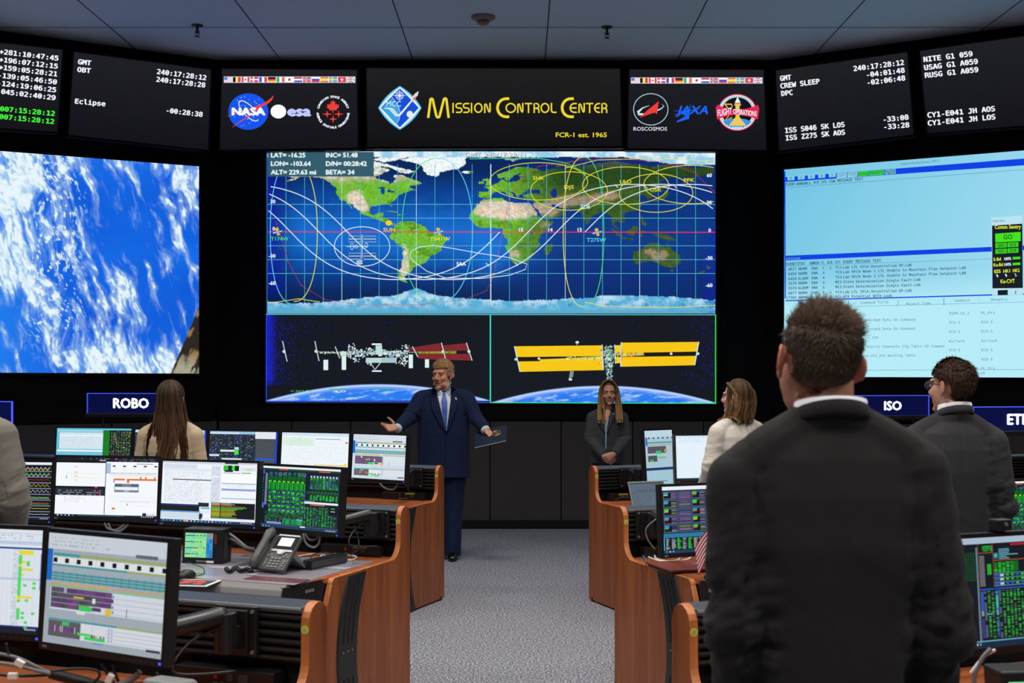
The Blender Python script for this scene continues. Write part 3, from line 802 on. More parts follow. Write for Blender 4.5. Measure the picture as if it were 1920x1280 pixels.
for cx, cy, rx, ry in [(51, 42, 2.6, 5), (-87, 44, 1.6, 3), (-82, 44.5, 1.6, 1.5), (-88, 47.7, 3.5, 1), (-79, 43.5, 2, .7), (33, -1, 1.5, 1.5), (38, 20, 1, 5)]:
    land &= ~((((LON - cx) / rx) ** 2 + ((LAT - cy) / ry) ** 2) < 1)
g = lambda cx, cy, rx, ry: np.exp(-(((LON - cx) / rx) ** 2 + ((LAT - cy) / ry) ** 2))
n1 = fbm(LON / 7, LAT / 7, 5, .62); n2 = fbm(LON / 2.2 + 7, LAT / 2.2, 3)
night = sstep(-8, 62, LON)                              # daylight lies over the Americas, dusk to the east
green = mixc(S(88, 172, 40), S(140, 205, 60), n1); green = mixc(green, S(40, 96, 20), sstep(.52, .68, n1) * .6)
tan = mixc(S(205, 176, 140), S(240, 228, 212), n2)
dry = np.clip(1.3 * g(5, 24, 20, 10) + g(28, 24, 14, 9) + .9 * g(48, 24, 10, 9) + .9 * g(62, 33, 14, 8) + .8 * g(95, 40, 16, 6) + .75 * g(132, -25, 15, 8) + .9 * g(-110, 36, 9, 9) + .8 * g(-104, 26, 6, 7) + .8 * g(-69, -24, 4, 14) + .9 * g(-69, -44, 4, 9) + .55 * g(20, -25, 9, 8) + .35 * g(-100, 47, 9, 5) + .5 * g(45, 6, 8, 6) + .5 * g(85, 33, 14, 6), 0, 1.2)
lc = mixc(green, tan, sstep(.35, .75, dry + (n1 - .5) * .9))
snowy = sstep(54, 68, LAT + (n1 - .5) * 34) * sstep(20, -40, LON) + .8 * sstep(66, 76, LAT + (n1 - .5) * 10)
lc = mixc(lc, S(196, 176, 150), np.clip(.8 * sstep(50, 58, LAT + (n1 - .5) * 14) * sstep(-20, -60, LON), 0, 1)); lc = mixc(lc, S(236, 244, 248), np.clip(snowy, 0, 1) * sstep(.38, .6, n2 + .2 * sstep(60, 75, LAT)))
ice_g = (LON > -74) & (LON < -18) & (LAT > 59) & land & (LON + (LAT - 60) * .2 > -66); lc[ice_g] = S(236, 246, 250)
veg_dark = mixc(S(22, 52, 22), S(74, 96, 44), n1); veg_dark = mixc(veg_dark, S(150, 128, 98), sstep(.35, .8, dry + (n1 - .5) * .9)); veg_dark = mixc(veg_dark, S(14, 38, 22), sstep(44, 54, LAT) * .85)
lc = mixc(lc, veg_dark, np.clip(night * .92 - .55 * g(8, 20, 26, 14), 0, 1))
oc = mixc(S(20, 108, 205), S(10, 66, 150), sstep(0, 48, np.abs(LAT + 2) + 20 * (n1 - .5))); oc = mixc(oc, S(6, 38, 92), sstep(36, 70, np.abs(LAT)))
oc = mixc(oc, S(10, 44, 116), night * .85); oc = mixc(oc, S(4, 20, 70), sstep(-150, -178, LON) * .7); oc = mixc(oc, S(20, 130, 235), .6 * g(-2, -22, 14, 20))
hf = fbm(LON / 1.3 + 60, LAT / 1.3, 3); lc = np.clip(lc * (0.62 + 0.76 * hf)[..., None], 0, 1)
img = np.where(land[..., None], lc, oc)
antc = -72 - 3 * np.sin(np.radians(LON * 2 + 40)) - 5 * g(-60, -75, 10, 900) * -1.6 + (n1 - .5) * 4 - 3 * g(-150, -75, 40, 900)
img = np.where((LAT < antc)[..., None], mixc(S(84, 172, 214), S(186, 222, 240), sstep(.35, .7, n1) * sstep(-88, -74, LAT)), img)
img = np.where((LAT > 81 - 4 * sstep(100, 160, LON) * 2 + 3 * (n1 - .5) - 0 * LON)[..., None], mixc(S(150, 205, 232), S(232, 244, 250), sstep(.35, .65, n1)), img)
img = mixc(img, S(96, 170, 200), sstep(-84.5, -87, LAT))
rs = np.random.RandomState(5)
sp = (rs.rand(*LON.shape) < .5 * sstep(-160, -179, LON) * sstep(-75, -60, LAT)) | (rs.rand(*LON.shape) < .3 * sstep(168, 180, LON) * sstep(20, 0, LAT))
img[sp] = S(20, 20, 190)

t, pic, c = panel_thing('video_wall', 'big centre screen with the world orbit map and two space station views', 'screen', PF, [(499, 283), (1342.5, 283.5), (1342.5, 757), (498.5, 753)], 0.09, group='big screens')
pic.rect(499, 283, 1342, 590, S(10, 30, 60), 1)
pic.grid(501.5, 284, 1341, 587.5, img, 2)
pic.L = 3
CY, WT, YL, GR, RD = S(90, 215, 240), S(225, 240, 250), S(232, 226, 60), S(70, 225, 120), S(235, 30, 70)
for lon in range(-165, 180, 15):
    x = px_of(lon, 0)[0]; pic.line([(x, 308 if lon > -105 else 330), (x, 566)], 1.8 if lon == 0 else 0.9, S(200, 236, 240) if lon % 60 == 0 else S(80, 180, 205))
for lat in (30, 15, -15, -30, -45):
    y = px_of(0, lat)[1]; pic.line([(502, y), (1341, y)], 0.9, S(90, 195, 215))
pic.line([(502, 434.5), (1341, 435.5)], 1.6, S(240, 40, 80), 4)
pic.L = 5
inc = math.radians(51.6); tr = []; prev = None; k0 = 0
for k in range(0, 3 * 120 + 1):
    u = 2 * PI * k / 120
    lat = math.degrees(math.asin(math.sin(inc) * math.sin(u)))
    dl = math.degrees(math.atan2(math.cos(inc) * math.sin(u), math.cos(u)))
    lon = 76 + dl + 360 * math.floor((u + PI) / (2 * PI)) - 22.9 * u / (2 * PI)
    tr.append((lon, lat))
segs = []; cur = []
for lon, lat in tr:
    l = (lon + 180) % 360 - 180
    if cur and abs(l - cur[-1][0]) > 180: segs.append(cur); cur = []
    cur.append((l, lat))
segs.append(cur)
for sg in segs: pic.line([px_of(*q) for q in sg], 1.45, S(232, 242, 250))
def superell(cx, cy, rx, ry, e=2.4, a0=0, a1=360, n=64):
    o = []
    for k in range(n + 1):
        a = math.radians(a0 + (a1 - a0) * k / n); cs, sn = math.cos(a), math.sin(a)
        o.append((cx + rx * math.copysign(abs(cs) ** (2 / e), cs), cy + ry * math.copysign(abs(sn) ** (2 / e), sn)))
    return o
TEAL = S(40, 185, 190)
pic.line(superell(820, 432, 66, 135, 2.2, -90, 90), 1.3, CY); pic.line(superell(820, 432, 66, 135, 2.2, 90, 270), 1.3, GR)
pic.line(superell(551, 435, 44, 135, 2.3, 90, 250), 1.3, CY); pic.line(superell(551, 435, 44, 130, 2.3, -70, 90), 1.3, YL)
pic.line(superell(1094, 435, 38, 140, 2.3, -90, 90), 1.3, GR); pic.line(superell(1094, 435, 38, 140, 2.3, 90, 270), 1.3, YL)
pic.line([(1096, 566), (1130, 573), (1190, 576), (1270, 576), (1341, 572)], 1.1, YL); pic.line([(1060, 315), (1120, 300), (1230, 297), (1341, 302)], 1.1, YL)
pic.line([(880, 298), (940, 297), (1010, 297), (1060, 305), (1100, 325)], 1.1, GR); pic.line([(600, 566), (560, 560), (520, 566), (502, 568)], 1.1, YL)
for cx, cy, rx, ry in [(1010, 340, 92, 35), (1067, 358, 72, 36), (1173, 348, 81, 35), (1230, 362, 69, 36), (1296, 346, 89, 36)]:
    pic.line([q for q in superell(cx, cy, rx, ry, 2, 0, 360) if q[0] < 1341], 1.2, YL)
pic.dashes([(1341, 362), (1300, 322), (1240, 303), (1160, 298), (1090, 300), (1010, 312), (976, 336), (956, 372), (945, 420), (935, 470), (925, 520), (912, 545), (870, 562), (790, 571), (690, 572), (610, 562), (565, 535), (540, 490), (530, 450), (517, 415)], 1.0, S(220, 40, 50), 3, 2)
pic.ring(679, 462, 52, 37, 1.3, WT)
for sy in (446, 478):
    for sx in (654, 682):
        for q in (-3.5, 2.5): pic.line([(sx, sy + q), (sx + 23, sy + q), (sx + 23, sy + q + 5), (sx, sy + q + 5)], 0.8, S(200, 205, 190), closed=True)
pic.line([(679, 440), (679, 484)], 1.2, WT); pic.line([(650, 462), (690, 462)], 0.9, WT)
for q in ((660, 462, 3, 6), (668, 462, 3, 3), (687, 460, 3, 4)): pic.ring(*q, 0.8, WT, n=14)
pic.line([(776, 490), (768, 480), (772, 470), (788, 463), (812, 460), (845, 465), (900, 475), (955, 483), (988, 495), (985, 505), (955, 516), (900, 522), (835, 521), (800, 508), (776, 490)], 1.2, WT)
for x, y in ((914, 496), (968, 495), (1156, 349), (1211, 351), (1266, 350)): pic.line([(x - 3, y - 3), (x + 3, y + 3)], 1.2, WT)
pic.L = 6
pic.rect(503, 285, 701, 331, S(52, 92, 108))
for s_, x, y, x1 in [('LAT= -16.25', 508, 295, 573), ('LON= -103.64', 508, 311, 583), ('ALT= 229.63 mi', 508, 327, 593), ('INC= 51.48', 611, 295, 671), ('D/N= 00:28:42', 611, 311, 688), ('BETA= 34', 611, 327, 665)]:
    pic.text(s_, (x, y), 8.2, S(225, 240, 240), (x1, y), 'sans', 0.05, layer=7)
pic.text('GMT 240/17:28:11', (871.8, 294.9), 8, S(40, 70, 80), (985.8, 294.9), 'sans', 0.0); pic.text('GMT 240/17:28:11', (871, 294), 8, S(226, 234, 236), (985, 294), 'sans', 0.0, layer=8)
LB = S(228, 236, 240)
for s_, x, y, cc in [('30', 507, 381, LB), ('0', 511, 432, LB), ('-30', 504, 483, LB), ('-60', 504, 534, LB), ('60', 1325, 332, LB), ('30', 1325, 383, LB), ('0', 1328, 435, LB), ('-30', 1323, 487, LB), ('-60', 1323, 538, LB), ('15', 973, 434, WT), ('14', 1028, 434, WT), ('13', 1083, 434, WT),
                     ('ISS', 669, 495, WT), ('SAA', 856, 498, WT), ('ZOE', 1087, 391, S(200, 220, 220))]: pic.text(s_, (x, y), 6.6, cc, font='sans', off=0.04)
for s_, x, y, x1 in [('SHK', 999, 337, 1021), ('DJS', 1058, 354, 1076), ('ULD', 1162, 344, 1184), ('USK', 1219, 359, 1240), ('PPK', 1282, 341, 1302), ('SUN', 719, 434, 741), ('T041W', 806, 451, 844)]: pic.text(s_, (x, y), 6.6, YL, (x1, y), 'sans', 0.01)
pic.text('T174W', (508, 451), 6.6, GR, (541, 451), 'sans', 0.01); pic.text('T275W', (1100, 453), 6.6, CY, (1136, 453), 'sans', 0.01)
for lon in (-150, -120, -90, -60, -30, 0, 30, 60, 90, 120, 150):
    pic.text(str(lon), (px_of(lon, 0)[0] + (6 if lon < 0 else 5), 574), 5.6, S(50, 90, 130), font='sans')
for x, y in ((520, 435), (822, 435), (1119, 436)):
    pic.ellipse(x - .5, y - 5, 3.6, 3.4, S(240, 180, 40), n=12); pic.ellipse(x + 2, y + 4, 3, 2.6, S(240, 180, 40), n=12); pic.line([(x - 8, y + 2), (x + 9, y - 2)], 2.6, S(130, 205, 235))
pic.ellipse(729, 418, 6.2, 5, S(245, 205, 40), n=12)

# lower views
pic.L = 1
pic.rect(499, 588, 1342.5, 756, S(19, 22, 30), 1)
def limb(x0, x1, apex, yb, cx, seed):
    xs = np.linspace(x0, x1, 210); ys = np.linspace(apex - 8, yb, 42)
    XX, YY = np.meshgrid(xs, ys)
    hw = (x1 - x0) / 2; R = (hw * hw + (yb - apex) ** 2) / (2 * (yb - apex))
    rr = R - np.hypot(XX - cx, YY - (apex + R))
    cl = fbm(XX / 22 + seed, (YY - apex) / 5 + (XX / 40), 5, .6)
    im = mixc(S(24, 100, 232), S(60, 150, 250), cl); im = mixc(im, S(190, 220, 250), sstep(.52, .75, cl) * .85)
    im = mixc(im, S(150, 175, 240), sstep(12, 2, rr) * .8); im = mixc(im, S(185, 215, 255), np.exp(-((rr - 2) / 2.2) ** 2))
    im = mixc(S(19, 22, 30), im, sstep(-1.5, 1.0, rr))
    return im
pic.grid(500, 713, 918, 751, limb(500, 918, 721, 753, 709, 3), 2)
pic.grid(921, 716, 1341, 755, limb(921, 1341, 724, 757, 1131, 31), 2)
rnd = random.Random(11); pic.L = 3
for k in range(900):
    x = 500 + abs(rnd.gauss(0, 1)) * (26 if k < 650 else 150); y = rnd.uniform(592, 720)
    if x < 916: pic.rect(x, y, x + 1.1, y + 1.1, S(24, 30, rnd.randint(120, 235)))
for k in range(420):
    x = 1341 - abs(rnd.gauss(0, 1)) * (26 if k < 260 else 190); y = rnd.uniform(594, 730)
    if x > 924: pic.rect(x, y, x + 1.1, y + 1.1, S(24, 30, rnd.randint(110, 220)))
pic.grid(499.5, 590, 524, 722, mixc(S(19, 22, 30), S(26, 40, 225), np.clip(sstep(20, 0, np.meshgrid(np.arange(24), np.arange(60))[0]) * (0.25 + rs.rand(60, 24)), 0, 1)), 2)
# station seen edge-on (left view)
pic.L = 4
GRY, GR2, DKR = S(205, 228, 225), S(120, 150, 150), S(128, 40, 46)
pic.at(480, 590, 0.22917)
for p_ in ([(1310, 262), (1520, 230), (1545, 300), (1320, 300)], [(1325, 318), (1545, 318), (1552, 372), (1330, 358)], [(1530, 250), (1722, 232), (1740, 292), (1540, 294)], [(1545, 322), (1745, 318), (1768, 374), (1556, 368)], [(1245, 265), (1310, 262), (1318, 296), (1245, 292)]): pic.poly(p_, DKR)
pic.poly([(1320, 300), (1640, 294), (1640, 318), (1325, 318)], S(118, 122, 40)); pic.L = 5
for a, b in (((218, 215), (255, 382)), ((482, 215), (516, 378)), ((1518, 228), (1552, 368)), ((1722, 228), (1768, 374)), ((648, 260), (686, 356)), ((1280, 260), (1325, 345))): pic.line([a, b], 7, GRY)
for x, y in ((230, 300), (492, 298), (1530, 302), (1742, 300)): pic.ellipse(x, y, 13, 13, GRY, n=10)
pic.line([(500, 302), (690, 312), (1320, 306)], 8, GR2)
for k in range(330):
    x = rnd.uniform(690, 1240); y = 312 + rnd.gauss(0, 14) - 8 * math.exp(-((x - 1000) / 80) ** 2); w_ = rnd.uniform(5, 20); h_ = rnd.uniform(5, 16)
    v = rnd.choice([(215, 238, 235), (170, 200, 200), (120, 150, 155), (70, 95, 105), (230, 245, 245)]); pic.rect(x, y, x + w_, y + h_, S(*v))
pic.L = 6
pic.rect(690, 300, 738, 332, GRY); pic.rect(980, 250, 1032, 325, S(190, 222, 222)); pic.rect(948, 234, 1028, 247, WT); pic.rect(950, 454, 1028, 466, WT)
for x0, y0, x1, y1 in ((702, 335, 738, 450), (553, 368, 591, 452), (1250, 325, 1284, 436), (1383, 364, 1416, 432)): pic.rect(x0, y0, x1, y1, S(222, 240, 236))
pic.rect(1030, 350, 1150, 392, S(165, 195, 200)); pic.rect(900, 352, 1030, 392, S(190, 215, 215)); pic.ellipse(1110, 338, 18, 18, S(120, 165, 190), n=16)
for pts in ([(935, 392), (975, 448), (1018, 392)], [(1140, 370), (1165, 330), (1195, 368)]): pic.line(pts, 7, GRY)
for x, y in ((760, 265), (795, 275), (1225, 262), (810, 362), (915, 388), (1185, 392), (1210, 380)):
    for k in range(14): a, b = x + rnd.gauss(0, 14), y + rnd.gauss(0, 12); pic.rect(a, b, a + 9, b + 8, S(*rnd.choice([(215, 238, 235), (130, 160, 165), (235, 245, 245)])))
for k in range(60): x = rnd.uniform(520, 680); pic.rect(x, 306 + rnd.gauss(0, 5), x + 8, 312 + rnd.gauss(0, 5), S(*rnd.choice([(215, 238, 225), (120, 130, 60)])))
for k in range(60): x = rnd.uniform(1330, 1635); pic.rect(x, 300 + rnd.random() * 14, x + 7, 303 + rnd.random() * 14, S(160, 170, 60))
pic.text('+XVV', (280, 632), 16, S(40, 210, 70), (470, 632), 'sans'); pic.text('4.0', (628, 634), 16, WH, (735, 634), 'sans')
for x0, x1 in ((600, 745), (935, 1135)):
    for k in range(9): x = x0 + (x1 - x0) * k / 9; pic.rect(x, 603, x + (x1 - x0) / 14, 613, S(30, 190, 110))
# station face-on (right view)
pic.at(920, 590, 0.22917); pic.L = 4
GLD, GLD2 = S(250, 205, 20), S(236, 180, 16)
wings = ([(192, 258), (915, 250), (915, 338), (215, 345)], [(225, 382), (915, 370), (918, 452), (240, 466)], [(1072, 228), (1703, 222), (1690, 300), (1075, 312)], [(1075, 345), (1685, 336), (1668, 412), (1066, 424)], [(1015, 250), (1065, 248), (1065, 310), (1018, 312)], [(1018, 345), (1062, 345), (1060, 395), (1020, 395)])
for p_ in wings: pic.poly(p_, GLD)
pic.L = 5
for p_ in wings[:4]:
    for k in range(1, 60):
        u = k / 60; a = (p_[0][0] + (p_[1][0] - p_[0][0]) * u, p_[0][1] + (p_[1][1] - p_[0][1]) * u); b = (p_[3][0] + (p_[2][0] - p_[3][0]) * u, p_[3][1] + (p_[2][1] - p_[3][1]) * u)
        pic.line([a, b], 3, GLD2)
pic.poly([(405, 364), (560, 358), (915, 340), (915, 372), (400, 380)], S(236, 206, 40)); pic.poly([(1075, 314), (1250, 308), (1250, 330), (1075, 342)], S(214, 205, 50))
pic.poly([(215, 346), (560, 341), (560, 358), (400, 362), (400, 378), (222, 381)], S(24, 22, 24)); pic.poly([(1250, 310), (1690, 303), (1685, 334), (1480, 338), (1470, 330), (1250, 330)], S(24, 22, 24))
pic.L = 6
for a, b in (((195, 258), (240, 466)), ((912, 245), (922, 452)), ((1015, 245), (1022, 400)), ((1068, 225), (1064, 424)), ((1702, 220), (1668, 412))): pic.line([a, b], 9, S(200, 225, 220))
for k in range(260):
    x = 958 + rnd.gauss(0, 26); y = 330 + rnd.gauss(0, 50)
    if y > 245: pic.rect(x, y, x + rnd.uniform(5, 14), y + rnd.uniform(5, 14), S(*rnd.choice([(205, 232, 228), (110, 150, 140), (60, 95, 90), (235, 245, 245), (90, 150, 70)])))
for k in range(70):
    x = rnd.choice([952, 984]) + rnd.gauss(0, 5); y = rnd.uniform(390, 530); pic.rect(x, y, x + 6, y + 10, S(*rnd.choice([(205, 232, 228), (110, 160, 160)])))
for k in range(70): x = rnd.uniform(600, 910); pic.rect(x, 352 + rnd.gauss(0, 8), x + 7, 356 + rnd.gauss(0, 8), S(*rnd.choice([(170, 200, 90), (245, 240, 200), (120, 150, 40)])))
for k in range(90): x = rnd.uniform(1010, 1250); pic.rect(x, 322 + rnd.gauss(0, 6), x + 7, 326 + rnd.gauss(0, 6), S(*rnd.choice([(170, 200, 190), (240, 230, 120), (200, 90, 60)])))
pic.ellipse(708, 225, 15, 11, GRY, n=12); pic.rect(700, 232, 712, 246, GR2); pic.poly([(650, 460), (680, 462), (672, 510), (640, 520)], GR2); pic.ellipse(652, 528, 15, 10, GRY, n=12)
for x, y in ((205, 364), (395, 358), (1697, 318), (1476, 318)): pic.ellipse(x, y, 11, 11, S(205, 225, 225), n=10)
pic.at(0, 0, 1); pic.L = 7
pic.line([(919.5, 590), (919.5, 754)], 2.2, S(60, 225, 205)); pic.line([(499, 589), (1342, 590)], 1.6, S(90, 200, 215)); pic.line([(1341.5, 590), (1341.5, 757)], 1.8, S(40, 235, 70)); pic.line([(920, 754.5), (1342, 756)], 1.6, S(40, 220, 130))
pic.line([(500, 588), (499.5, 752)], 1.6, S(40, 70, 240)); pic.line([(499, 752), (920, 754)], 1.8, S(50, 80, 245)); pic.line([(501, 286), (501, 588)], 1.6, S(30, 110, 160))
pic.build('screen', t)

# ---- right: caution and warning summary
t, pic, c = panel_thing('video_wall', 'big screen on the right showing a pale blue caution and warning text page', 'screen', PR, [(1470.5, 318), (2120, 266), (2120, 708), (1470.5, 706)], 0.06, group='big screens')
n_ = 40; uu, vv = np.meshgrid(np.linspace(0, 1, n_), np.linspace(0, 1, n_))
bg = mixc(S(112, 196, 226), S(166, 224, 244), np.clip(uu * 1.5, 0, 1) * .6 + vv * .4); bg = mixc(bg, S(182, 236, 248), sstep(.5, .7, vv))
XX = 1470.5 + 649.5 * uu; YY = (318 - 52 * uu) * (1 - vv) + (706 + 2 * uu) * vv
i = np.arange((n_ - 1) ** 2); r, cl = i // (n_ - 1), i % (n_ - 1); b = r * n_ + cl; q = np.stack([b, b + 1, b + n_ + 1, b + n_], 1)
pic.V.append(pic.map(np.stack([XX.ravel(), YY.ravel()], 1), 1)); pic.LI.extend(q.ravel().tolist()); pic.LS.extend([4] * len(q)); pic.CC.extend(bg.reshape(-1, 3)[q.ravel()]); pic.nv = n_ * n_
pic.at(1440, 280, 0.34375); pic.L = 2
BB, INK = S(12, 66, 226), S(38, 70, 92)
LBX = lambda x, yl, yr: yl + (yr - yl) * (x - 92) / (1396 - 92)
pic.poly([(92, 152), (1396, 50), (1980, 4), (1980, 42), (1396, 87), (92, 178)], BB); pic.poly([(88, 120), (95, 120), (98, 812), (92, 812)], BB)
pic.line([(95, 210), (1396, 110), (1980, 66)], 2.5, S(90, 150, 175))
pic.poly([(96, 580), (1396, 524), (1980, 500), (1980, 524), (1396, 549), (96, 606)], BB)
pic.poly([(96, 822), (1220, 790), (1980, 770), (1980, 776), (1220, 797), (96, 828)], BB)
pic.line([(95, 638), (1220, 597), (1980, 568)], 2, S(90, 150, 175))
pic.poly([(96, 590), (176, 588), (176, 602), (96, 604)], S(100, 170, 190))
pic.L = 3
for k, x in enumerate((107, 163, 218, 275, 332)):
    y = LBX(x, 160, 61) - 4; pic.poly([(x, y - 8), (x + 38, y - 11), (x + 38, y + 12), (x, y + 15)], S(130, 205, 228)); pic.text('02002'[k], (x + 14, y + 10), 14, INK, font='mono', layer=4)
for x, x1, cc, tx in ((376, 430, S(150, 215, 235), 'LIGHTS'), (434, 487, S(150, 215, 235), 'TONES'), (491, 550, S(50, 215, 30), 'Onlog'), (553, 632, S(50, 215, 30), 'READY'), (637, 697, S(110, 180, 205), 'FtgTbl')):
    y = LBX((x + x1) / 2, 150, 48) + 14; pic.poly([(x, y - 8), (x1, y - 13), (x1, y + 13), (x, y + 18)], cc); pic.text(tx, (x + 4, y + 12), 17, INK, (x1 - 4, y + 7), 'sans', layer=4)
pic.text('Caution & Warning Summary, v9.00.12', (724, 86), 13, S(50, 110, 150), (934, 68), 'sans')
def tl(s_, x0, y0, x1, y1, sz=17, cc=INK, off=0.006, f='mono'): pic.text(s_, (x0, y0), sz * .8, cc, (x1, y1), f, off * 3)
tl('EVENT', 98, 200, 150, 196, 19); tl('ANNUN', 155, 196, 212, 192, 19); tl('CL', 213, 192, 236, 190, 19); tl('ACK SYS', 250, 188, 320, 183, 19); tl('C&W MESSAGE TEXT', 334, 182, 520, 168, 19)
tl('EVENT', 100, 634, 155, 632, 20); tl('STAT', 158, 632, 203, 630, 20); tl('ANNUN CL', 228, 629, 310, 625, 20); tl('ACK SYS', 323, 625, 395, 622, 20); tl('EVENT MESSAGE TEXT', 411, 622, 618, 613, 20)
rowsR = [('6077', 'NORM', 'ENA', 'C', 'X', 'TCS', 'Lab LTL SFCA Uncontrolled DP-LAB', 784, 637), ('6450', 'NORM', 'ENA', 'A', '', 'TCS', 'Lab RFCA Node 1 LTL Unable to Maintain Flow Setpoint-LAB', 1080, 652), ('6450', 'ALARM', 'ENA', 'A', '', 'TCS', 'Lab RFCA Node 1 LTL Unable to Maintain Flow Setpoint-LAB', 1080, 680),
         ('3579', 'NORM', 'ENA', 'A', '', 'MCS', 'State Determination Single Fault-LAB', 832, 717), ('3579', 'ALARM', 'ENA', 'A', '', 'MCS', 'State Determination Single Fault-LAB', 832, 745), ('6077', 'NORM', 'SUP', 'C', 'X', 'TCS', 'Lab LTL SFCA Uncontrolled DP-LAB', 784, 776), ('17304', 'NORM', '', '', 'X', 'ECL', 'UPA Potential WSTA Leak', 678, 804)]
yl = [660, 686, 713, 738, 764, 791, 815]
for k, (e, s_, a, cl_, ak, sy_, mt, xe, ye) in enumerate(rowsR):
    y0 = yl[k]; sl = (ye - y0) / (xe - 110)
    f_ = lambda x: y0 + sl * (x - 110)
    tl(e, 112 if len(e) == 4 else 101, f_(112), 155, f_(155), 17); tl(s_, 168 if s_ == 'NORM' else 164, f_(168), 214 if s_ == 'NORM' else 220, f_(214), 17)
    if a: tl(a, 239, f_(239), 273, f_(273), 17)
    if cl_: tl(cl_, 300, f_(300), 309, f_(309), 17)
    if ak: tl(ak, 336, f_(336), 347, f_(347), 17)
    tl(sy_, 368, f_(368), 403, f_(403), 17); tl(mt, 411, f_(411), xe, ye, 17)
pic.line([(440, 857), (1396, 832), (1980, 820)], 2.5, S(110, 175, 195)); pic.line([(440, 822), (440, 860)], 3, S(60, 110, 130)); pic.line([(960, 808), (960, 850)], 3, S(60, 110, 130)); pic.line([(1150, 806), (1150, 838)], 1.5, S(110, 175, 195)); pic.line([(96, 1206), (1396, 1200), (1980, 1197)], 2, S(90, 150, 170))
IK2 = S(70, 110, 128)
tl('Command Title', 505, 843, 657, 838, 17, IK2, 0); pic.line([(704, 856), (715, 824)], 2, IK2); tl('Reject Code', 757, 849, 888, 845, 17, IK2, 0); tl('CmdDest', 1016, 831, 1101, 829, 17, IK2, 0); tl('RespSrc', 1218, 826, 1308, 823, 17, IK2, 0)
for s_, x, y, x1 in [('Recorded Data On Command', 519, 936, 803), ('Recorded Data On Command', 519, 985, 803), ('Config_Con_Inh', 440, 1034, 602), ('Cnfg Ty Source Channels Cfg Table V2 Comman', 440, 1081, 962), ('Video_Ch3_Inh_Working_Table', 490, 1131, 803)]: tl(s_, x, y + 1, x1, y - 2, 17, IK2, 0)
for s_, y in (('ISPR-S3_2', 901), ('ICU-1', 951), ('ICU-1', 1001), ('Airlock', 1052), ('ICU-1', 1101)): tl(s_, 988, y, 988 + 12.2 * len(s_), y - 1, 17, IK2, 0)
for s_, y in (('PL_Pri', 898), ('ICU-1', 948), ('ICU-1', 999), ('Airlock', 1050), ('ICU-1', 1100), ('ICU-1', 1151), ('PL_Pri', 1201)): tl(s_, 1163, y, 1163 + 12.6 * len(s_), y - 1, 17, IK2, 0)
tl(':10', 1150, 1226, 1182, 1226, 17, IK2, 0)
pic.L = 5
pic.poly([(1220, 372), (1388, 360), (1392, 792), (1224, 796)], S(186, 226, 240)); pic.L = 6
pic.poly([(1223, 416), (1388, 405), (1391, 756), (1225, 758)], S(20, 30, 38)); pic.L = 7
G_ = S(70, 225, 30)
pic.poly([(1240, 460), (1379, 450), (1379, 500), (1241, 508)], G_)
for a, b, y in ((1241, 1303, 512), (1307, 1367, 508), (1241, 1303, 544), (1307, 1367, 540)): pic.poly([(a, y), (b, y - 3), (b, y + 23), (a, y + 26)], S(60, 205, 30))
for y in (590, 622): pic.poly([(1335, y - 3), (1377, y - 5), (1377, y + 8), (1335, y + 10)], G_)
pic.L = 8
YY_ = S(225, 235, 60)
for s_, x0, y0, x1, sz, cc in [('Comm Sentry', 1238, 434, 1381, 20, YY_), ('GO', 1285, 491, 1335, 25, S(30, 110, 20)), ('SG1', 1255, 533, 1290, 15, S(30, 110, 20)), ('SG2', 1320, 529, 1355, 15, S(30, 110, 20)), ('SG3', 1255, 564, 1290, 15, S(30, 110, 20)), ('SG4', 1320, 560, 1355, 15, S(30, 110, 20)),
                               ('S-Bd', 1231, 609, 1272, 17, YY_), ('Ku-Bd', 1231, 639, 1283, 17, YY_), ('100%', 1290, 605, 1328, 15, WH), ('100%', 1290, 636, 1328, 15, WH), ('ESS', 1236, 675, 1271, 17, YY_), ('HK1', 1285, 673, 1322, 17, YY_), ('HK2', 1337, 670, 1374, 17, YY_), ('1', 1252, 697, 1258, 15, WH), ('1', 1300, 695, 1306, 15, WH), ('2', 1350, 693, 1358, 15, WH), ('Ku-CVT', 1270, 730, 1348, 20, YY_), ('Comm Sent..', 1226, 396, 1296, 11, S(100, 140, 160))]:
    pic.text(s_, (x0, y0), sz, cc, (x1, y0 - 3), 'std', 0.03)
pic.poly([(1254, 768), (1309, 766), (1309, 794), (1254, 795)], S(20, 28, 34)); pic.line([(1352, 770), (1352, 788)], 5, S(90, 110, 120))
pic.build('screen', t)
# ================================================================== consoles
def wood_material(name, c0, c1, sc):
    m = bpy.data.materials.new(name); m.use_nodes = True; nt = m.node_tree; b = nt.nodes['Principled BSDF']
    tc = nt.nodes.new('ShaderNodeTexCoord'); mp = nt.nodes.new('ShaderNodeMapping'); mp.inputs['Scale'].default_value = sc
    n = nt.nodes.new('ShaderNodeTexNoise'); n.inputs['Scale'].default_value = 1.0; n.inputs['Detail'].default_value = 6; n.inputs['Distortion'].default_value = 0.4
    r = nt.nodes.new('ShaderNodeValToRGB'); r.color_ramp.elements[0].position = 0.3; r.color_ramp.elements[1].position = 0.72
    r.color_ramp.elements[0].color = (*c0, 1); r.color_ramp.elements[1].color = (*c1, 1)
    L = nt.links; L.new(tc.outputs['Object'], mp.inputs['Vector']); L.new(mp.outputs['Vector'], n.inputs['Vector']); L.new(n.outputs['Fac'], r.inputs['Fac']); L.new(r.outputs['Color'], b.inputs['Base Color'])
    b.inputs['Roughness'].default_value = 0.38; b.inputs['Specular IOR Level'].default_value = 0.4
    return m
M_WOODV = wood_material('cherry_wood_upright', S(120, 60, 27), S(164, 91, 46), (16, 16, 1.3))
M_WOODE = wood_material('cherry_edge_band', S(168, 92, 46), S(206, 130, 76), (14, 14, 2.0))
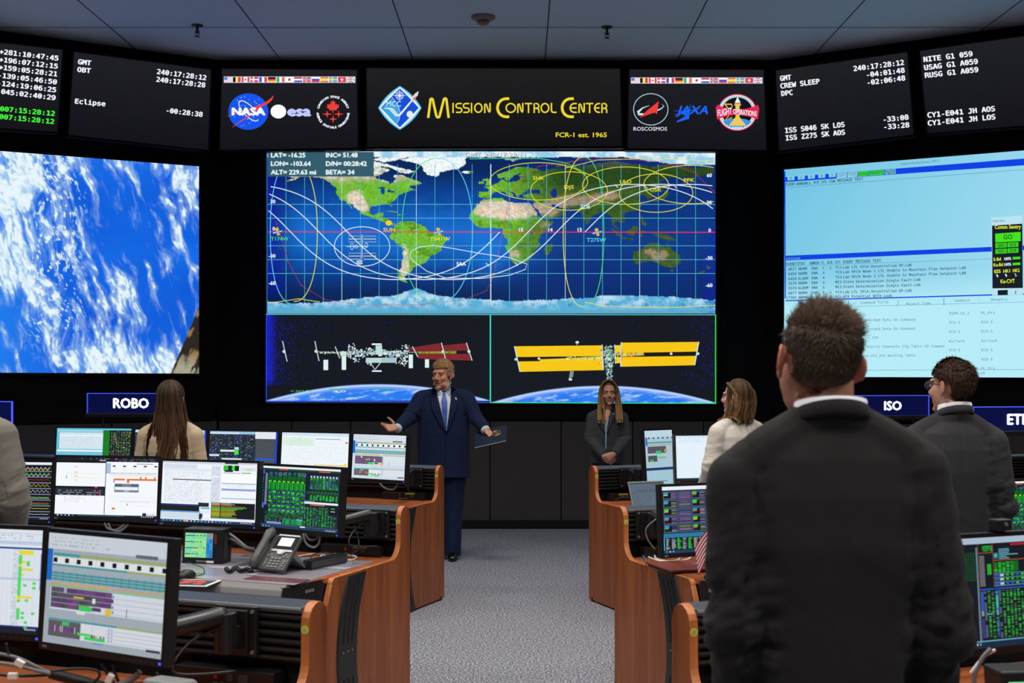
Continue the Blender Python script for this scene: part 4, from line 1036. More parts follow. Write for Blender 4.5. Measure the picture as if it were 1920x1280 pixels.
M_WOODH = wood_material('cherry_wood_flat', S(134, 68, 34), S(178, 100, 58), (1.6, 22, 22))
M_PAD = mat('grey_edge_pad', S(114, 114, 114), 0.55, bump=0.05, bscale=500)
M_RAIL = mat('top_rail_grey', S(62, 68, 74), 0.35, spec=0.5)
M_SLAT = mat('slat_black', S(44, 45, 47), 0.36, spec=0.5)
M_RECESS = mat('recess_black', S(11, 11, 12), 0.8)
M_STICK = mat('badge_yellow_green', S(206, 206, 92), 0.5)
M_STICK2 = mat('badge_green', S(170, 186, 78), 0.5)
M_YEL = mat('label_yellow', S(200, 178, 40), 0.5)
M_REDP = mat('switch_red', S(190, 40, 34), 0.4)
M_LABELW = mat('label_white', S(222, 222, 218), 0.6)
M_INKW = mat('ink_white', S(205, 205, 205), 0.6)

def writing(name, s_, parent, origin, ex, ey, size, m, font='sans', off=0.01):
    v, f = text_geo(s_, font, off)
    o3, ex, ey = Vector(origin), Vector(ex).normalized(), Vector(ey).normalized()
    k = size / 0.72; x0 = v[:, 0].min()
    mb = MB(); mb.add([o3 + ex * ((x - x0) * k) + ey * (y * k) for x, y in v], f)
    return mb.build(name, m, parent)

ROWA = 21.0
class Console: pass
def console(side, cx, cy, W, label, code=None, yellow=False):
    sg = 1 if side == 'R' else -1
    rz = math.radians(ROWA * sg)
    t = thing('control_console', label, 'console', (cx, cy, 0), rz, 'control consoles')
    xf = lambda p: (sg * p[0], p[1], p[2])
    def M(): return MB(xf)
    T = 0.03
    prof = [(0, 0.012), (0, 0.985)] + [(-0.0575 + 0.0575 * math.cos(a), 0.985 + 0.062 * math.sin(a)) for a in [PI * k / 10 for k in range(1, 10)]] + [(-0.115, 0.985), (-0.115, 0.9)]
    prof += [(-0.215 + 0.1 * math.cos(a), 0.877 - 0.1 * math.sin(a)) for a in [PI / 2 * k / 8 for k in range(1, 9)]]
    prof += [(-0.82, 0.775)] + [(-0.82 - 0.03 * math.sin(a), 0.745 + 0.03 * math.cos(a)) for a in [PI / 2 * k / 5 for k in range(1, 6)]] + [(-0.893, 0.653), (-0.9, 0.4), (-0.885, 0.012)]
    mb = M(); n = len(prof)
    vs = [(x, y, z) for x in (0, T) for y, z in prof]
    mb.add(vs, [tuple(range(n))[::-1], tuple(range(n, 2 * n))], 0)
    mb.add(vs, [(i, (i + 1) % n, n + (i + 1) % n, n + i) for i in range(n)], 1)
    ep = mb.build('end_panel', [M_WOODV, M_WOODE], t, merge=True, bevel=0.0025, angle=50)
    # curved black vent strip on the outer face
    c = lambda z: 0.71 - 0.1 * ((z - 0.38) / 0.38) ** 2
    mb = M(); zs = [0.02 + 0.745 * k / 24 for k in range(25)]
    L_ = []; 
    for z in zs:
        for y, x in ((-c(z) - 0.1, 0.001), (-c(z) - 0.092, -0.008), (-c(z) + 0.092, -0.008), (-c(z) + 0.1, 0.001)): L_.append((x, y, z))
    fs = [(4 * i + k, 4 * i + k + 1, 4 * i + k + 5, 4 * i + k + 4) for i in range(24) for k in range(3)] + [(0, 1, 2, 3), (96, 97, 98, 99)]
    mb.add(L_, fs)
    vent = mb.build('vent_strip', M_BLACK, ep)
    for q in (-0.045, 0.0, 0.045):
        for za, zb in ((0.44, 0.74), (0.05, 0.27)):
            mb = M(); mb.tube([(-0.0085, -c(za + (zb - za) * k / 8) + q, za + (zb - za) * k / 8) for k in range(9)], (0.002, 0.007), 6); mb.build('vent_slot', M_RECESS, ep)
    for q in (-0.045, 0.0, 0.045): mb = M(); mb.cyl((-0.011, -c(0.4) + q, 0.4), (-0.006, -c(0.4) + q, 0.4), 0.005, 10); mb.build('screw', M_GREY, ep)
    mb = M(); mb.cyl((T / 2, -0.1165, 0.968), (T / 2, -0.1145, 0.968), 0.0135, 20)
    st = mb.build('badge', M_STICK, ep)
    mb = M(); mb.cyl((T / 2, -0.1175, 0.968), (T / 2, -0.1160, 0.968), 0.007, 14); mb.build('badge_mark', M_STICK2, ep)
    mb = M(); mb.box(-0.001, T, -0.075, -0.05, 0.0, 0.03); mb.build('floor_glide', M_RECESS, ep)
    # work surface, padded edge and angled black return by the end panel
    mb = M(); pl_ = [(T, -0.11), (W, -0.11), (W, -1.12), (0.10, -1.12), (T, -0.87)]
    mb.prism(pl_, 'z', 0.752, 0.778); mb.build('worktop', M_WOODH, t, bevel=0.002)
    mb = M(); mb.prism([(-1.12, 0.783), (-1.165, 0.765), (-1.18, 0.735), (-1.175, 0.722), (-1.12, 0.722)], 'x', 0.085, W); mb.build('edge_pad', M_PAD, t, bevel=0.006)
    mb = M(); mb.add([(T, -0.86, 0.777), (0.085, -1.155, 0.772), (0.085, -1.18, 0.72), (0.085, -1.16, 0.66), (T, -0.9, 0.66), (T + 0.05, -0.86, 0.777), (0.15, -1.14, 0.772), (0.15, -1.14, 0.66), (T + 0.05, -0.9, 0.66)],
                  [(0, 1, 2, 3, 4), (0, 5, 6, 1), (5, 8, 7, 6), (1, 6, 7, 3, 2), (3, 7, 8, 4), (0, 4, 8, 5)])
    ret = mb.build('corner_return', M_BLACK, t, bevel=0.003)
    a = Vector((sg * T, -0.88, 0.73)); b_ = Vector((sg * 0.085, -1.165, 0.725)); ex = (b_ - a).normalized(); nn = Vector((-1 * sg, 0, 0)); nn = (nn - ex * nn.dot(ex)).normalized()
    if sg > 0: writing('maker_mark', 'EVANS', ret, a + ex * 0.07 + nn * 0.002, ex, (0, 0, 1), 0.014, M_INKW, off=0.02)
    else: writing('maker_mark', 'EVANS', ret, a + ex * 0.13 + nn * 0.002, -ex, (0, 0, 1), 0.014, M_INKW, off=0.02)
    # slatted back with grey rail
    mb = M(); mb.box(T, W, -0.075, -0.01, 0.74, 1.02); mb.build('back_body', M_RECESS, t)
    mb = M()
    for k in range(6):
        z = 1.010 - 0.0262 * k
        mb.prism([(-0.075, z - 0.019), (-0.108, z - 0.017), (-0.116, z - 0.008), (-0.116, z - 0.002), (-0.103, z), (-0.075, z)], 'x', T, W)
    mb.build('slat_wall', M_SLAT, t)
    mb = M(); mb.prism([(-0.005, 1.015), (-0.005, 1.036), (-0.02, 1.042), (-0.112, 1.034), (-0.118, 1.026), (-0.116, 1.015)], 'x', T, W); mb.build('top_rail', M_RAIL, t, bevel=0.002)
    # cabinet below the worktop
    mb = M(); mb.box(T + 0.002, W, -0.72, -0.02, 0.0, 0.752); mb.build('base_cabinet', M_BLACK, t)
    # power and data box on the worktop against the back
    mb = M(); mb.box(0.10, 0.46, -0.16, -0.08, 0.779, 0.835); eb = mb.build('outlet_box', M_BLACK, t, bevel=0.003)
    mb = M(); mb.box(0.300, 0.309, -0.166, -0.16, 0.806, 0.824); mb.build('switch', M_REDP, eb)
    mb = M(); mb.box(0.245, 0.265, -0.164, -0.16, 0.801, 0.822); mb.build('socket', M_DARKGREY, eb); mb = M(); mb.box(0.19, 0.222, -0.163, -0.16, 0.799, 0.823); mb.build('data_port', M_DARKGREY, eb)
    if code:
        x0, d = (0.225, 1) if sg > 0 else (0.34, 1)
        o_ = (sg * (0.225 if sg > 0 else 0.315), -0.1605, 0.784)
        writing('box_label', code, eb, o_, (1, 0, 0), (0, 0, 1), 0.0105, M_INKW, off=0.02)
    if yellow:
        mb = M(); mb.box(0.18, 0.26, -0.1605, -0.159, 0.822, 0.834); mb.build('yellow_tag', M_YEL, eb)
    r = Console(); r.t = t; r.sg = sg; r.rz = rz; r.o = Vector((cx, cy, 0)); r.W = W
    cz, sz = math.cos(rz), math.sin(rz)
    r.w = lambda x, y, z: Vector((cx + sg * x * cz - y * sz, cy + sg * x * sz + y * cz, z))
    return r
CL1 = console('L', -0.590, 9.98, 4.3, 'cherry wood console left of the aisle, closest to the front screens', 'MM-FCR107', True)
CL2 = console('L', -0.593, 6.91, 3.5, 'cherry wood console left of the aisle with the desk phone on it', 'MM-FCR110', True)
CL3 = console('L', -0.604, 4.025, 2.3, 'cherry wood console left of the aisle, lowest in the picture, behind the large close monitor', 'MM-FCR128')
CR1 = console('R', 0.534, 9.93, 4.6, 'cherry wood console right of the aisle with the open laptop on it', None, True)
CR2 = console('R', 0.508, 6.89, 3.9, 'cherry wood console right of the aisle with the red leather portfolio on it', None, True)
CR3 = console('R', 0.4724, 3.985, 2.7, 'cherry wood console right of the aisle beside the tall man in charcoal suit')

# ================================================================== monitors
def mon_pic(sw, sh, z0, y=-0.0225):
    eps = 0.00012
    return Pic(lambda xy, layer: np.stack([(xy[:, 0] / 160 - .5) * sw, np.full(len(xy), y - layer * eps), z0 + sh * (1 - xy[:, 1] / 90)], 1))
LED = mat('power_led_blue', S(20, 30, 160), 0.4, emit=S(60, 80, 255), estr=1.5)
def monitor(label, xl, xr, ytop, Yc, yaw, content, h=0.355, tilt=4.5, bez=0.013, group='desk monitors', brand=True, dim=1.0):
    """screen seen between px xl..xr with its top edge at ytop, centre at depth Yc"""
    a = math.radians(yaw); ca_, sa_ = math.cos(a), math.sin(a)
    uc = ((xl + xr) / 2 - PX) / F; Xc = uc * Yc
    tt = lambda px: (((px - PX) / F) * Yc - Xc) / (ca_ - ((px - PX) / F) * sa_)
    tl_, tr_ = tt(xl), tt(xr); w = tr_ - tl_; m_ = (tl_ + tr_) / 2
    ztop = H - (ytop - PY) / F * Yc
    t = thing('computer_monitor', label, 'monitor', (Xc + m_ * ca_, Yc + m_ * sa_, ztop - h), a, group, rotx=-math.radians(tilt))
    mb = MB(); mb.box(-w / 2, w / 2, -0.014, 0.02, 0, h); mb.build('housing', M_BLACK, t, bevel=0.004)
    mb = MB(); b0 = bez + 0.009
    mb.box(-w / 2, w / 2, -0.024, -0.012, h - bez, h); mb.box(-w / 2, w / 2, -0.024, -0.012, 0, b0); mb.box(-w / 2, -w / 2 + bez, -0.024, -0.012, b0, h - bez); mb.box(w / 2 - bez, w / 2, -0.024, -0.012, b0, h - bez)
    mb.build('bezel', M_BLACK, t)
    mb = MB(); mb.box(-w * .28, w * .28, 0.02, 0.045, h * .15, h * .85); mb.build('back_cover', M_BLACK, t, bevel=0.008)
    mb = MB()
    for k in range(6): mb.box(w / 2 - 0.05 - 0.022 * k, w / 2 - 0.042 - 0.022 * k, -0.0252, -0.024, 0.008, 0.0105)
    mb.build('button_row', M_DARKGREY, t)
    mb = MB(); mb.box(w / 2 - 0.02, w / 2 - 0.012, -0.0252, -0.024, 0.006, 0.013); mb.build('power_light', LED, t)
    if brand: writing('maker_mark', 'NEC', t, (-w / 2 + 0.015, -0.0243, 0.007), (1, 0, 0), (0, 0, 1), 0.007, M_INKW, off=0.02)
    p = mon_pic(w - 2 * bez, h - bez - b0, b0); p.g = dim
    content(p)
    p.build('screen', t)
    t['w'] = w
    return t

def R_(seed): return random.Random(seed)
def greek(p, r, x0, y0, x1, y1, step, col, fill=.8, hgt=.5, seg=3.0):
    """rows of unreadable text strokes"""
    y = y0
    while y < y1:
        x = x0
        while x < x1:
            w = r.uniform(.5, 1) * seg
            if r.random() < fill: p.rect(x, y, min(x + w, x1), y + step * hgt, col)
            x += w + seg * .25
        y += step
def taskbar(p, r, col=S(22, 40, 70), y=86.5, n=12):
    p.rect(0, y, 160, 90, col, 5)
    for k in range(n): p.rect(4 + k * 6, y + .8, 6.4 + k * 6, y + 2.6, S(*r.choice([(120, 190, 235), (200, 220, 240), (70, 140, 220)])), 6)
    for k in range(6): p.rect(136 + k * 3.4, y + 1, 138 + k * 3.4, y + 2.3, S(190, 205, 220), 6)

def c_green(seed, white_top=True):
    def f(p):
        r = R_(seed); DK = S(20, 26, 44); GN = [S(24, 170, 40), S(18, 130, 34), S(40, 205, 50), S(12, 92, 30)]
        p.rect(0, 0, 160, 90, DK); p.L = 2
        if white_top: p.rect(0, 0, 160, 3, S(232, 238, 246))
        p.rect(4, 4, 160, 5.4, S(20, 90, 40)); p.rect(38, 3.4, 56, 5.2, S(205, 70, 40), 3); p.rect(118, 4, 140, 5.6, S(215, 110, 40), 3)
        p.rect(1, 6, 9, 11, S(60, 90, 225)); p.rect(1, 54, 10, 62, S(70, 110, 235))
        for k in range(56): p.rect(11, 10 + k * .85, 16 if k % 3 else 14, 10.5 + k * .85, S(150, 160, 185), 3); p.rect(2 + 4 * r.random(), 12 + k * .8, 8, 12.4 + k * .8, S(*r.choice([(40, 60, 160), (90, 110, 190), (30, 40, 70)])), 3)
        for i in range(8):                                             # rows x columns of telemetry cells
            x = 18 + i * 9.4
            p.rect(x, 14, x + 8.2, 21, GN[3], 3); p.rect(x, 21, x + 5.5, 22.6, S(120, 230, 40), 4)
            p.rect(x, 23, x + 8.4, 34, GN[0], 3); p.rect(x + 3.2, 24, x + 5.6, 34, GN[3], 4); p.rect(x + 6, 23, x + 6.6, 34, DK, 4)
            for j in range(5):
                y = 35 + j * 6.6
                p.rect(x - .5, y, x + 8.4, y + .5, S(70, 110, 170), 3); p.rect(x + 8.5, y - 1, x + 9.1, y + 6, S(80, 130, 190), 3)
                for q in range(11): p.rect(x + r.random() * 6.5, y + .8 + r.random() * 4.6, x + 1.4 + r.random() * 6.6, y + 1.4 + r.random() * 5, r.choice(GN), 4)
                p.rect(x + r.random() * 5, y + 2, x + 5 + r.random() * 3, y + 3, S(120, 240, 40), 5) if r.random() < .4 else None
            p.rect(x + 4, 63, x + 7.5, 65, S(120, 150, 230), 4)
            for q in range(14): p.rect(x + r.random() * 8, 7 + r.random() * 6.5, x + 1.5 + r.random() * 8, 7.6 + r.random() * 6.5, r.choice([GN[1], GN[3], S(90, 110, 150), S(50, 70, 160)]), 3)
        for i in range(26): 
            x = 14 + i * 3; 
            for j in range(18): p.rect(x, 66 + j * .95, x + r.uniform(.8, 2.4), 66.55 + j * .95, r.choice(GN + [S(110, 125, 150), S(26, 34, 60)]), 3)
        p.rect(50, 76, 92, 84, S(26, 132, 104), 4); p.rect(18, 81.4, 48, 84, S(150, 155, 225), 4); p.rect(78, 75, 90, 77.4, S(130, 140, 225), 5)
        for i in range(16): p.rect(52 + i * 2.5, 77, 53.6 + i * 2.5, 83.6, r.choice(GN), 5)
        for i in range(9):                                             # right block
            x = 102 + i * 6.2
            p.rect(x, 11, x + 3, 13.5, S(200, 215, 240), 4); p.rect(x, 13.6, x + 4.4, 30, GN[1] if i % 2 else GN[0], 4)
            for q in range(9): p.rect(x + r.random() * 3, 14 + r.random() * 15, x + 2 + r.random() * 3, 14.8 + r.random() * 15.5, r.choice([GN[3], DK, S(80, 120, 180)]), 5)
            p.rect(x + 5, 9, x + 5.5, 46, S(70, 90, 130), 4)
            for q in range(14): p.rect(x + r.random() * 3.6, 38 + r.random() * 8, x + 1.3 + r.random() * 3.6, 39 + r.random() * 8, r.choice(GN), 4)
        p.rect(96, 33, 158, 37, S(16, 80, 36), 3)
        p.rect(92, 48.6, 158, 51.6, S(228, 232, 240), 4); p.rect(104, 52.4, 132, 53.6, S(225, 120, 40), 4); p.rect(93, 47, 112, 48.4, S(110, 130, 150), 4)
        for i in range(11):
            x = 93 + i * 5.8
            for j in range(20):
                yy = 55 + j * 1.45
                if 40 > j > 0: p.rect(x, yy, x + r.uniform(2, 4.6), yy + .8, r.choice(GN[:3] if i in (1, 2, 6, 7) else GN + [S(26, 34, 52), S(90, 110, 130)]), 4)
            p.rect(x + 5.1, 54, x + 5.4, 84, S(80, 95, 130), 4)
        p.rect(140, 54, 157, 66, S(14, 16, 26), 5); p.rect(145, 56, 152, 57.4, GN[2], 6); p.rect(144, 60, 153, 61, S(180, 190, 220), 6)
        p.rect(0, 84.6, 160, 86.4, S(60, 80, 110), 4); p.rect(86, 84.8, 96, 86.6, S(225, 232, 245), 6)
        taskbar(p, r, S(30, 60, 92), 86.6, 4)
    return f

def c_timeline(seed, bg=S(196, 208, 218)):
    def f(p):
        r = R_(seed); p.rect(0, 0, 160, 90, bg); p.L = 2
        p.rect(0, 0, 160, 13, S(214, 222, 232)); greek(p, r, 5, 3, 70, 8, 3, S(150, 160, 172), .6, .3); greek(p, r, 5, 9, 85, 10, 3, S(110, 120, 130), .5, .35)
        p.rect(0, 13, 7, 39, S(24, 110, 205)); TE, OL = S(70, 160, 168), S(168, 178, 110)
        p.rect(8, 16, 45, 18.2, TE); p.rect(45, 16, 160, 18.2, OL); p.rect(8, 19, 160, 25, S(236, 240, 244)); p.rect(7, 25, 110, 26.6, TE); p.rect(110, 25, 160, 26.6, OL)
        for k in range(10): p.rect(8.5 + k * 16.3, 20, 14 + k * 16.3, 23.8, S(18, 20, 24), 3)
        p.rect(120, 11.5, 149, 14.2, S(120, 128, 136), 3)
        for k in range(16): p.rect(122 + k * 1.7, 11.5, 122.6 + k * 1.7, 14.2, S(60, 66, 74), 4)
        for j in range(3): p.rect(7, 31.6 + j * 2.5, 160, 33.4 + j * 2.5, TE, 3)
        for k in range(15): p.rect(13 + k * 10, 30.6, 13.5 + k * 10, 39, S(40, 100, 112), 4)
        p.rect(7, 40.4, 22, 41.6, S(235, 150, 90), 3); p.rect(24, 40.4, 90, 41.6, S(240, 165, 110), 3); p.rect(7, 41.8, 86, 42.8, S(110, 210, 110), 3); p.rect(92, 40.4, 160, 41.4, S(240, 150, 110), 3); p.rect(95, 41.8, 160, 42.8, S(120, 215, 120), 3)
        for k in range(3): p.rect(40 + k * 17, 38.8, 45 + k * 17, 40, S(225, 180, 60), 4)
        p.rect(7, 44, 160, 62, S(222, 228, 238), 3)
        for j in range(4):
            y = 44 + j * 4.2; p.rect(8, y, 92 if j < 3 else 62, y + 4, S(92, 88, 100), 4); p.rect(92, y + 4, 160, y + 4.3, S(160, 168, 178), 4)
            for k in range(10): x = 9 + r.random() * 76; p.rect(x, y + .4, x + r.uniform(4, 12), y + 3.4, S(*r.choice([(112, 60, 130), (130, 70, 140), (78, 76, 84), (96, 60, 120)])), 5)
        p.rect(26, 44, 30, 48, bg, 6); p.rect(48, 57, 66, 61, S(60, 215, 100), 6); p.rect(84, 57, 92, 62, S(235, 205, 40), 6); p.rect(40, 50, 54, 51.4, S(220, 200, 40), 6); p.rect(45, 61.6, 57, 64, S(226, 232, 238), 6); p.rect(66, 50, 70, 54, WH, 6)
        for y in (45.5, 49.7, 54, 58): p.rect(93, y, 94.6, y + 2, S(60, 80, 190), 5); greek(p, r, 96, y, 112, y + 1, 2, S(170, 140, 210), .8, .4)
        p.rect(112, 55, 112.8, 62, S(50, 56, 64), 5)
        p.rect(7, 69.4, 100, 70.8, TE, 3); p.rect(100, 69.4, 160, 70.8, OL, 3); p.rect(52, 71, 160, 84.5, S(226, 231, 240), 3); p.rect(7, 71, 52, 84, S(96, 96, 102), 4)
        p.rect(26, 71.5, 36, 74.5, S(60, 205, 95), 5); p.rect(48, 78.6, 66, 80.6, S(70, 220, 100), 6); p.rect(58, 81, 86, 83.6, S(60, 220, 95), 6)
        for k in range(10): x = 8 + r.random() * 40; p.rect(x, 76, x + r.uniform(3, 8), 79, S(*r.choice([(120, 66, 140), (200, 60, 90), (90, 60, 120)])), 5)
        for x in (16, 24, 26.5, 44): p.rect(x, 75, x + .7, 80, WH, 6)
        for k in range(7): x = 66 + r.random() * 20; p.rect(x, 79, x + 1.6, 81.4, S(*r.choice([(60, 50, 80), (200, 150, 220), (230, 140, 90)])), 7)
        for j in range(4): p.rect(86, 74 + j * 3, 160, 74.3 + j * 3, S(150, 160, 172), 4); p.rect(90, 72 + j * 3, 91.2, 73.6 + j * 3, S(60, 80, 190), 5); p.rect(94, 72 + j * 3, 95, 73.6 + j * 3, S(60, 80, 190), 5)
        p.rect(68, 13, 68.3, 84, S(170, 130, 130), 7)
        for y in (64, 66.5, 68): p.rect(7, y, 160, y + .2, S(168, 178, 186), 3)
        p.rect(70, 85, 84, 86, S(120, 150, 220), 4); p.rect(140, 84, 158, 86, S(60, 66, 74), 4)
    return f

def c_sheet(seed):
    def f(p):
        r = R_(seed); p.rect(0, 0, 160, 90, S(226, 233, 242)); p.L = 2
        p.rect(0, 3, 160, 4, S(205, 214, 226)); p.rect(0, 10, 160, 13, S(190, 208, 230)); p.rect(0, 15.4, 160, 17, S(30, 60, 150))
        greek(p, r, 4, 5, 150, 9, 2.4, S(160, 170, 184), .35, .35)
        for k in range(60):
            y = 17.6 + k * 1.12; p.rect(0, y, 160, y + .1, S(205, 212, 224))
            greek(p, r, 110, y + .3, 124, y + .6, 1, S(150, 158, 170), .7, .4)
        p.rect(0, 42, 160, 44, S(188, 204, 226))
        for k in range(14):
            x = 30 + k * 9
            for j in range(52): p.rect(x, 19 + j * 1.26, x + .7, 19.4 + j * 1.26, S(170, 176, 186))
        GNs, YLs = S(90, 220, 110), S(235, 222, 50); p.L = 4
        p.rect(120, 17.8, 146, 21.6, YLs); p.rect(120, 22, 126, 78, GNs)
        for a, b, y in ((126, 133, 27), (126, 146, 33.5), (120, 126, 30), (127, 131, 38), (120, 146, 57.5), (120, 126, 59)): p.rect(a, y, b, y + 2, YLs, 5)
        for a, y in ((134, 27), (134, 29), (146, 45), (146, 49), (130, 47), (134, 60), (128, 71), (146, 71), (128, 75), (134, 79), (134, 83)): p.rect(a, y, a + 6, y + 2.4, GNs, 5)
        p.rect(120, 63, 126, 68, S(226, 233, 242), 5); p.rect(158.4, 20, 159.4, 52, S(60, 90, 200))
        p.rect(0, 83.4, 160, 84.6, S(30, 60, 150), 5); taskbar(p, r, S(22, 30, 48), 84.6, 6)
    return f

def c_split(seed):
    def f(p):
        r = R_(seed); p.rect(0, 0, 160, 90, S(244, 247, 252)); p.L = 2
        p.rect(0, 0, 160, 6, S(22, 26, 36)); p.rect(0, 5.4, 78, 8, S(12, 14, 22)); greek(p, r, 36, 1, 158, 2.4, 2, S(150, 160, 180), .5, .5); p.rect(92, 1, 96, 2.8, S(200, 60, 170), 3)
        greek(p, r, 96, 3.6, 158, 4, 2, S(190, 200, 220), .6, .5); p.rect(68, 3.4, 78, 5, S(180, 190, 205), 3)
        p.rect(0, 44, 78, 58, S(34, 40, 52)); p.rect(0, 44, 78, 47, S(14, 16, 24), 3); greek(p, r, 4, 50, 72, 57, 3, S(190, 200, 215), .55, .4); p.rect(62, 44.5, 66, 46.6, S(210, 50, 160), 4); p.rect(66, 51, 70, 55, S(170, 60, 70), 4)
        for y, w in ((14, 5), (22, 6), (26, 4), (29, 6), (34, 5)): p.rect(29, y, 29 + w, y + 1, S(228, 190, 120), 3)
        for y in (24, 30.6): p.rect(16, y, 72, y + 1, S(226, 236, 226) if y < 29 else S(236, 240, 200), 3)
        p.rect(16, 27.6, 17.4, 33, S(110, 160, 210), 3); greek(p, r, 14, 60, 50, 68, 2.4, S(196, 200, 206), .6, .3)
        p.rect(78, 6, 79, 87, S(40, 46, 60), 3)
        p.rect(79, 8, 86, 24, S(168, 190, 220), 3); p.rect(86, 22, 158, 24.6, S(206, 228, 214), 3)
        for k in range(5): p.rect(89 + k * 16.2, 11.4, 93.6 + k * 16.2, 13.4, S(26, 30, 36), 4); p.rect(91 + k * 15, 16, 95 + k * 15, 16.8, S(230, 190, 220), 4); p.rect(91 + k * 13, 22, 91.6 + k * 13, 24.6, S(90, 150, 110), 4)
        p.rect(126, 8.2, 152, 9.4, S(150, 156, 168), 4); OR = S(232, 112, 34)
        p.rect(91, 31.4, 109, 34, OR, 4); p.rect(112, 31.4, 158, 34, OR, 4); p.rect(112, 34, 116, 37.6, OR, 4)
        for x in (132, 140, 154): p.rect(x, 28.4, x + 2.6, 31.4, OR, 4)
        p.rect(86, 26, 158, 26.6, S(240, 180, 160), 3); p.rect(91, 34.6, 93, 37, S(130, 60, 190), 4)
        p.rect(93, 39, 131, 52, S(120, 130, 148), 5); p.rect(94, 40, 105, 43.4, S(84, 92, 110), 6); p.rect(119, 40, 130, 43.4, S(84, 92, 110), 6); p.rect(94, 44, 130, 48.6, S(240, 243, 250), 6); p.rect(108, 49.4, 116, 51, S(200, 206, 216), 6)
        for y in (58, 60, 64, 67, 72): p.rect(86, y, 158, y + .3, S(222, 228, 238), 3)
        p.rect(102, 65, 150, 67, S(232, 232, 236), 3); p.rect(113, 69, 114.4, 72, S(170, 110, 70), 4); p.rect(90, 75.6, 95, 78.4, OR, 4)
        p.rect(138, 83, 144, 87, S(40, 46, 60), 4); greek(p, r, 145, 84, 157, 87, 1, S(90, 96, 108), .8, .5, 1.5)
        taskbar(p, r, S(24, 30, 46), 87, 5); p.rect(36, 87.6, 110, 89, S(44, 96, 128), 6)
    return f

def c_mail(seed):
    def f(p):
        r = R_(seed); p.rect(0, 0, 160, 90, S(240, 245, 252)); p.L = 2
        p.rect(0, 0, 160, 3, S(206, 214, 226)); p.rect(106, 0, 128, 2, S(60, 66, 78), 3)
        p.rect(2, 4, 60, 10, S(214, 224, 238)); greek(p, r, 4, 5, 50, 9, 1.8, S(180, 190, 206), .5, .3); p.rect(2, 10, 86, 14, S(226, 232, 242))
        for k in range(22): p.rect(4, 15 + k * 2.1, 84, 15.3 + k * 2.1, S(214, 220, 230))
        for x in (12, 20, 44, 60, 74): p.rect(x, 13, x + .3, 60, S(214, 220, 230))
        greek(p, r, 5, 15.5, 70, 60, 2.1, S(202, 208, 220), .5, .4); p.rect(18, 26, 84, 27.4, S(70, 74, 86), 4)
        p.rect(84, 5, 100, 60, S(216, 222, 234)); greek(p, r, 86, 8, 99, 58, 3, S(160, 168, 186), .5, .3); p.rect(86, 20, 97, 22.4, S(242, 246, 252), 3)
        p.rect(104, 4, 112, 12, S(40, 190, 50), 3); p.rect(112, 4, 118, 12, S(18, 28, 24), 3); p.rect(118, 4, 123, 12, S(50, 220, 60), 3); p.rect(123, 4, 130, 12, S(18, 24, 26), 3); p.rect(106, 11, 120, 13.6, S(30, 34, 40), 4)
        p.rect(132, 6, 158, 12, S(222, 228, 238), 3); p.rect(142, 9, 152, 10.6, S(232, 205, 60), 4); p.rect(134, 14, 150, 15.6, S(120, 190, 140), 3); p.rect(104, 14.6, 132, 15.8, S(190, 170, 190), 3)
        p.rect(102, 17, 159, 30, S(248, 250, 254), 3); p.rect(102, 30, 159, 31, S(110, 130, 180), 3); p.rect(102, 38, 159, 41, S(150, 160, 210), 3); p.rect(102, 52, 159, 53, S(130, 150, 200), 3); greek(p, r, 104, 33, 156, 37, 2, S(190, 200, 220), .6, .3)
        p.rect(0, 63, 66, 65.4, S(20, 50, 120), 3); greek(p, r, 2, 63.8, 60, 64.4, 2, S(120, 150, 210), .6, .5); p.rect(0, 65.4, 66, 73, S(24, 28, 36), 3); p.rect(0, 73, 70, 75, S(96, 150, 200), 3); p.rect(64, 60, 82, 66, S(34, 40, 50), 4); p.rect(68, 67, 84, 69, S(60, 180, 190), 4); p.rect(68, 70, 84, 76, S(228, 234, 242), 4)
        p.rect(0, 75, 66, 85, S(206, 222, 232), 3); greek(p, r, 50, 77, 62, 78, 2, S(90, 190, 110), .8, .5)
        p.rect(86, 59, 159, 82, S(18, 22, 26), 4)
        for j in range(15):
            y = 59.6 + j * 1.45; cc = [S(190, 190, 60), S(170, 180, 190), S(200, 90, 60), S(200, 60, 50), S(40, 200, 60), S(60, 210, 70)][j] if j < 6 else S(*r.choice([(170, 170, 40), (190, 180, 50), (110, 160, 40)]))
            p.rect(87, y, 101, y + 1.1, cc, 5); p.rect(102.4, y, 102.4 + r.uniform(16, 30) + (14 if j in (3, 4, 5) else 0), y + .8, cc, 5)
        p.rect(70, 82, 159, 86, S(232, 236, 246), 4); p.rect(66, 76, 72, 85, S(36, 44, 58), 4)
        taskbar(p, r, S(26, 58, 92), 86, 20); p.rect(42, 86.4, 46, 89, S(235, 140, 90), 7)
    return f

def c_plots(seed):
    def f(p):
        r = R_(seed); p.rect(0, 0, 160, 90, S(30, 34, 42)); p.L = 2; p.rect(0, 0, 160, 4, S(226, 232, 242))
        cols = [S(225, 60, 70), S(230, 215, 60), S(220, 225, 235), S(90, 215, 90)]
        for j in range(9):
            y0 = 6 + j * 9; p.rect(0, y0 + 7.4, 160, y0 + 9, S(120, 128, 150), 2)
            for i in range(2):
                x0 = 2 + i * 80; p.rect(x0, y0, x0 + 76, y0 + 7, S(10, 12, 16), 3)
                cc = cols[(j + i * 2) % 4]
                pts = [(x0 + 2 + k * 1.5, y0 + 3.5 + (1.8 * math.sin(k * .9 + j) if j in (0, 1, 3, 4) else .5 * r.uniform(-1, 1))) for k in range(49)]
                p.line(pts, .55, cc, 4)
                if j in (0, 1, 5, 6): p.line([(a, b + 1.8) for a, b in pts], .5, cols[(j + 1) % 4], 4)
        taskbar(p, r, S(20, 36, 60), 86.6, 6)
    return f

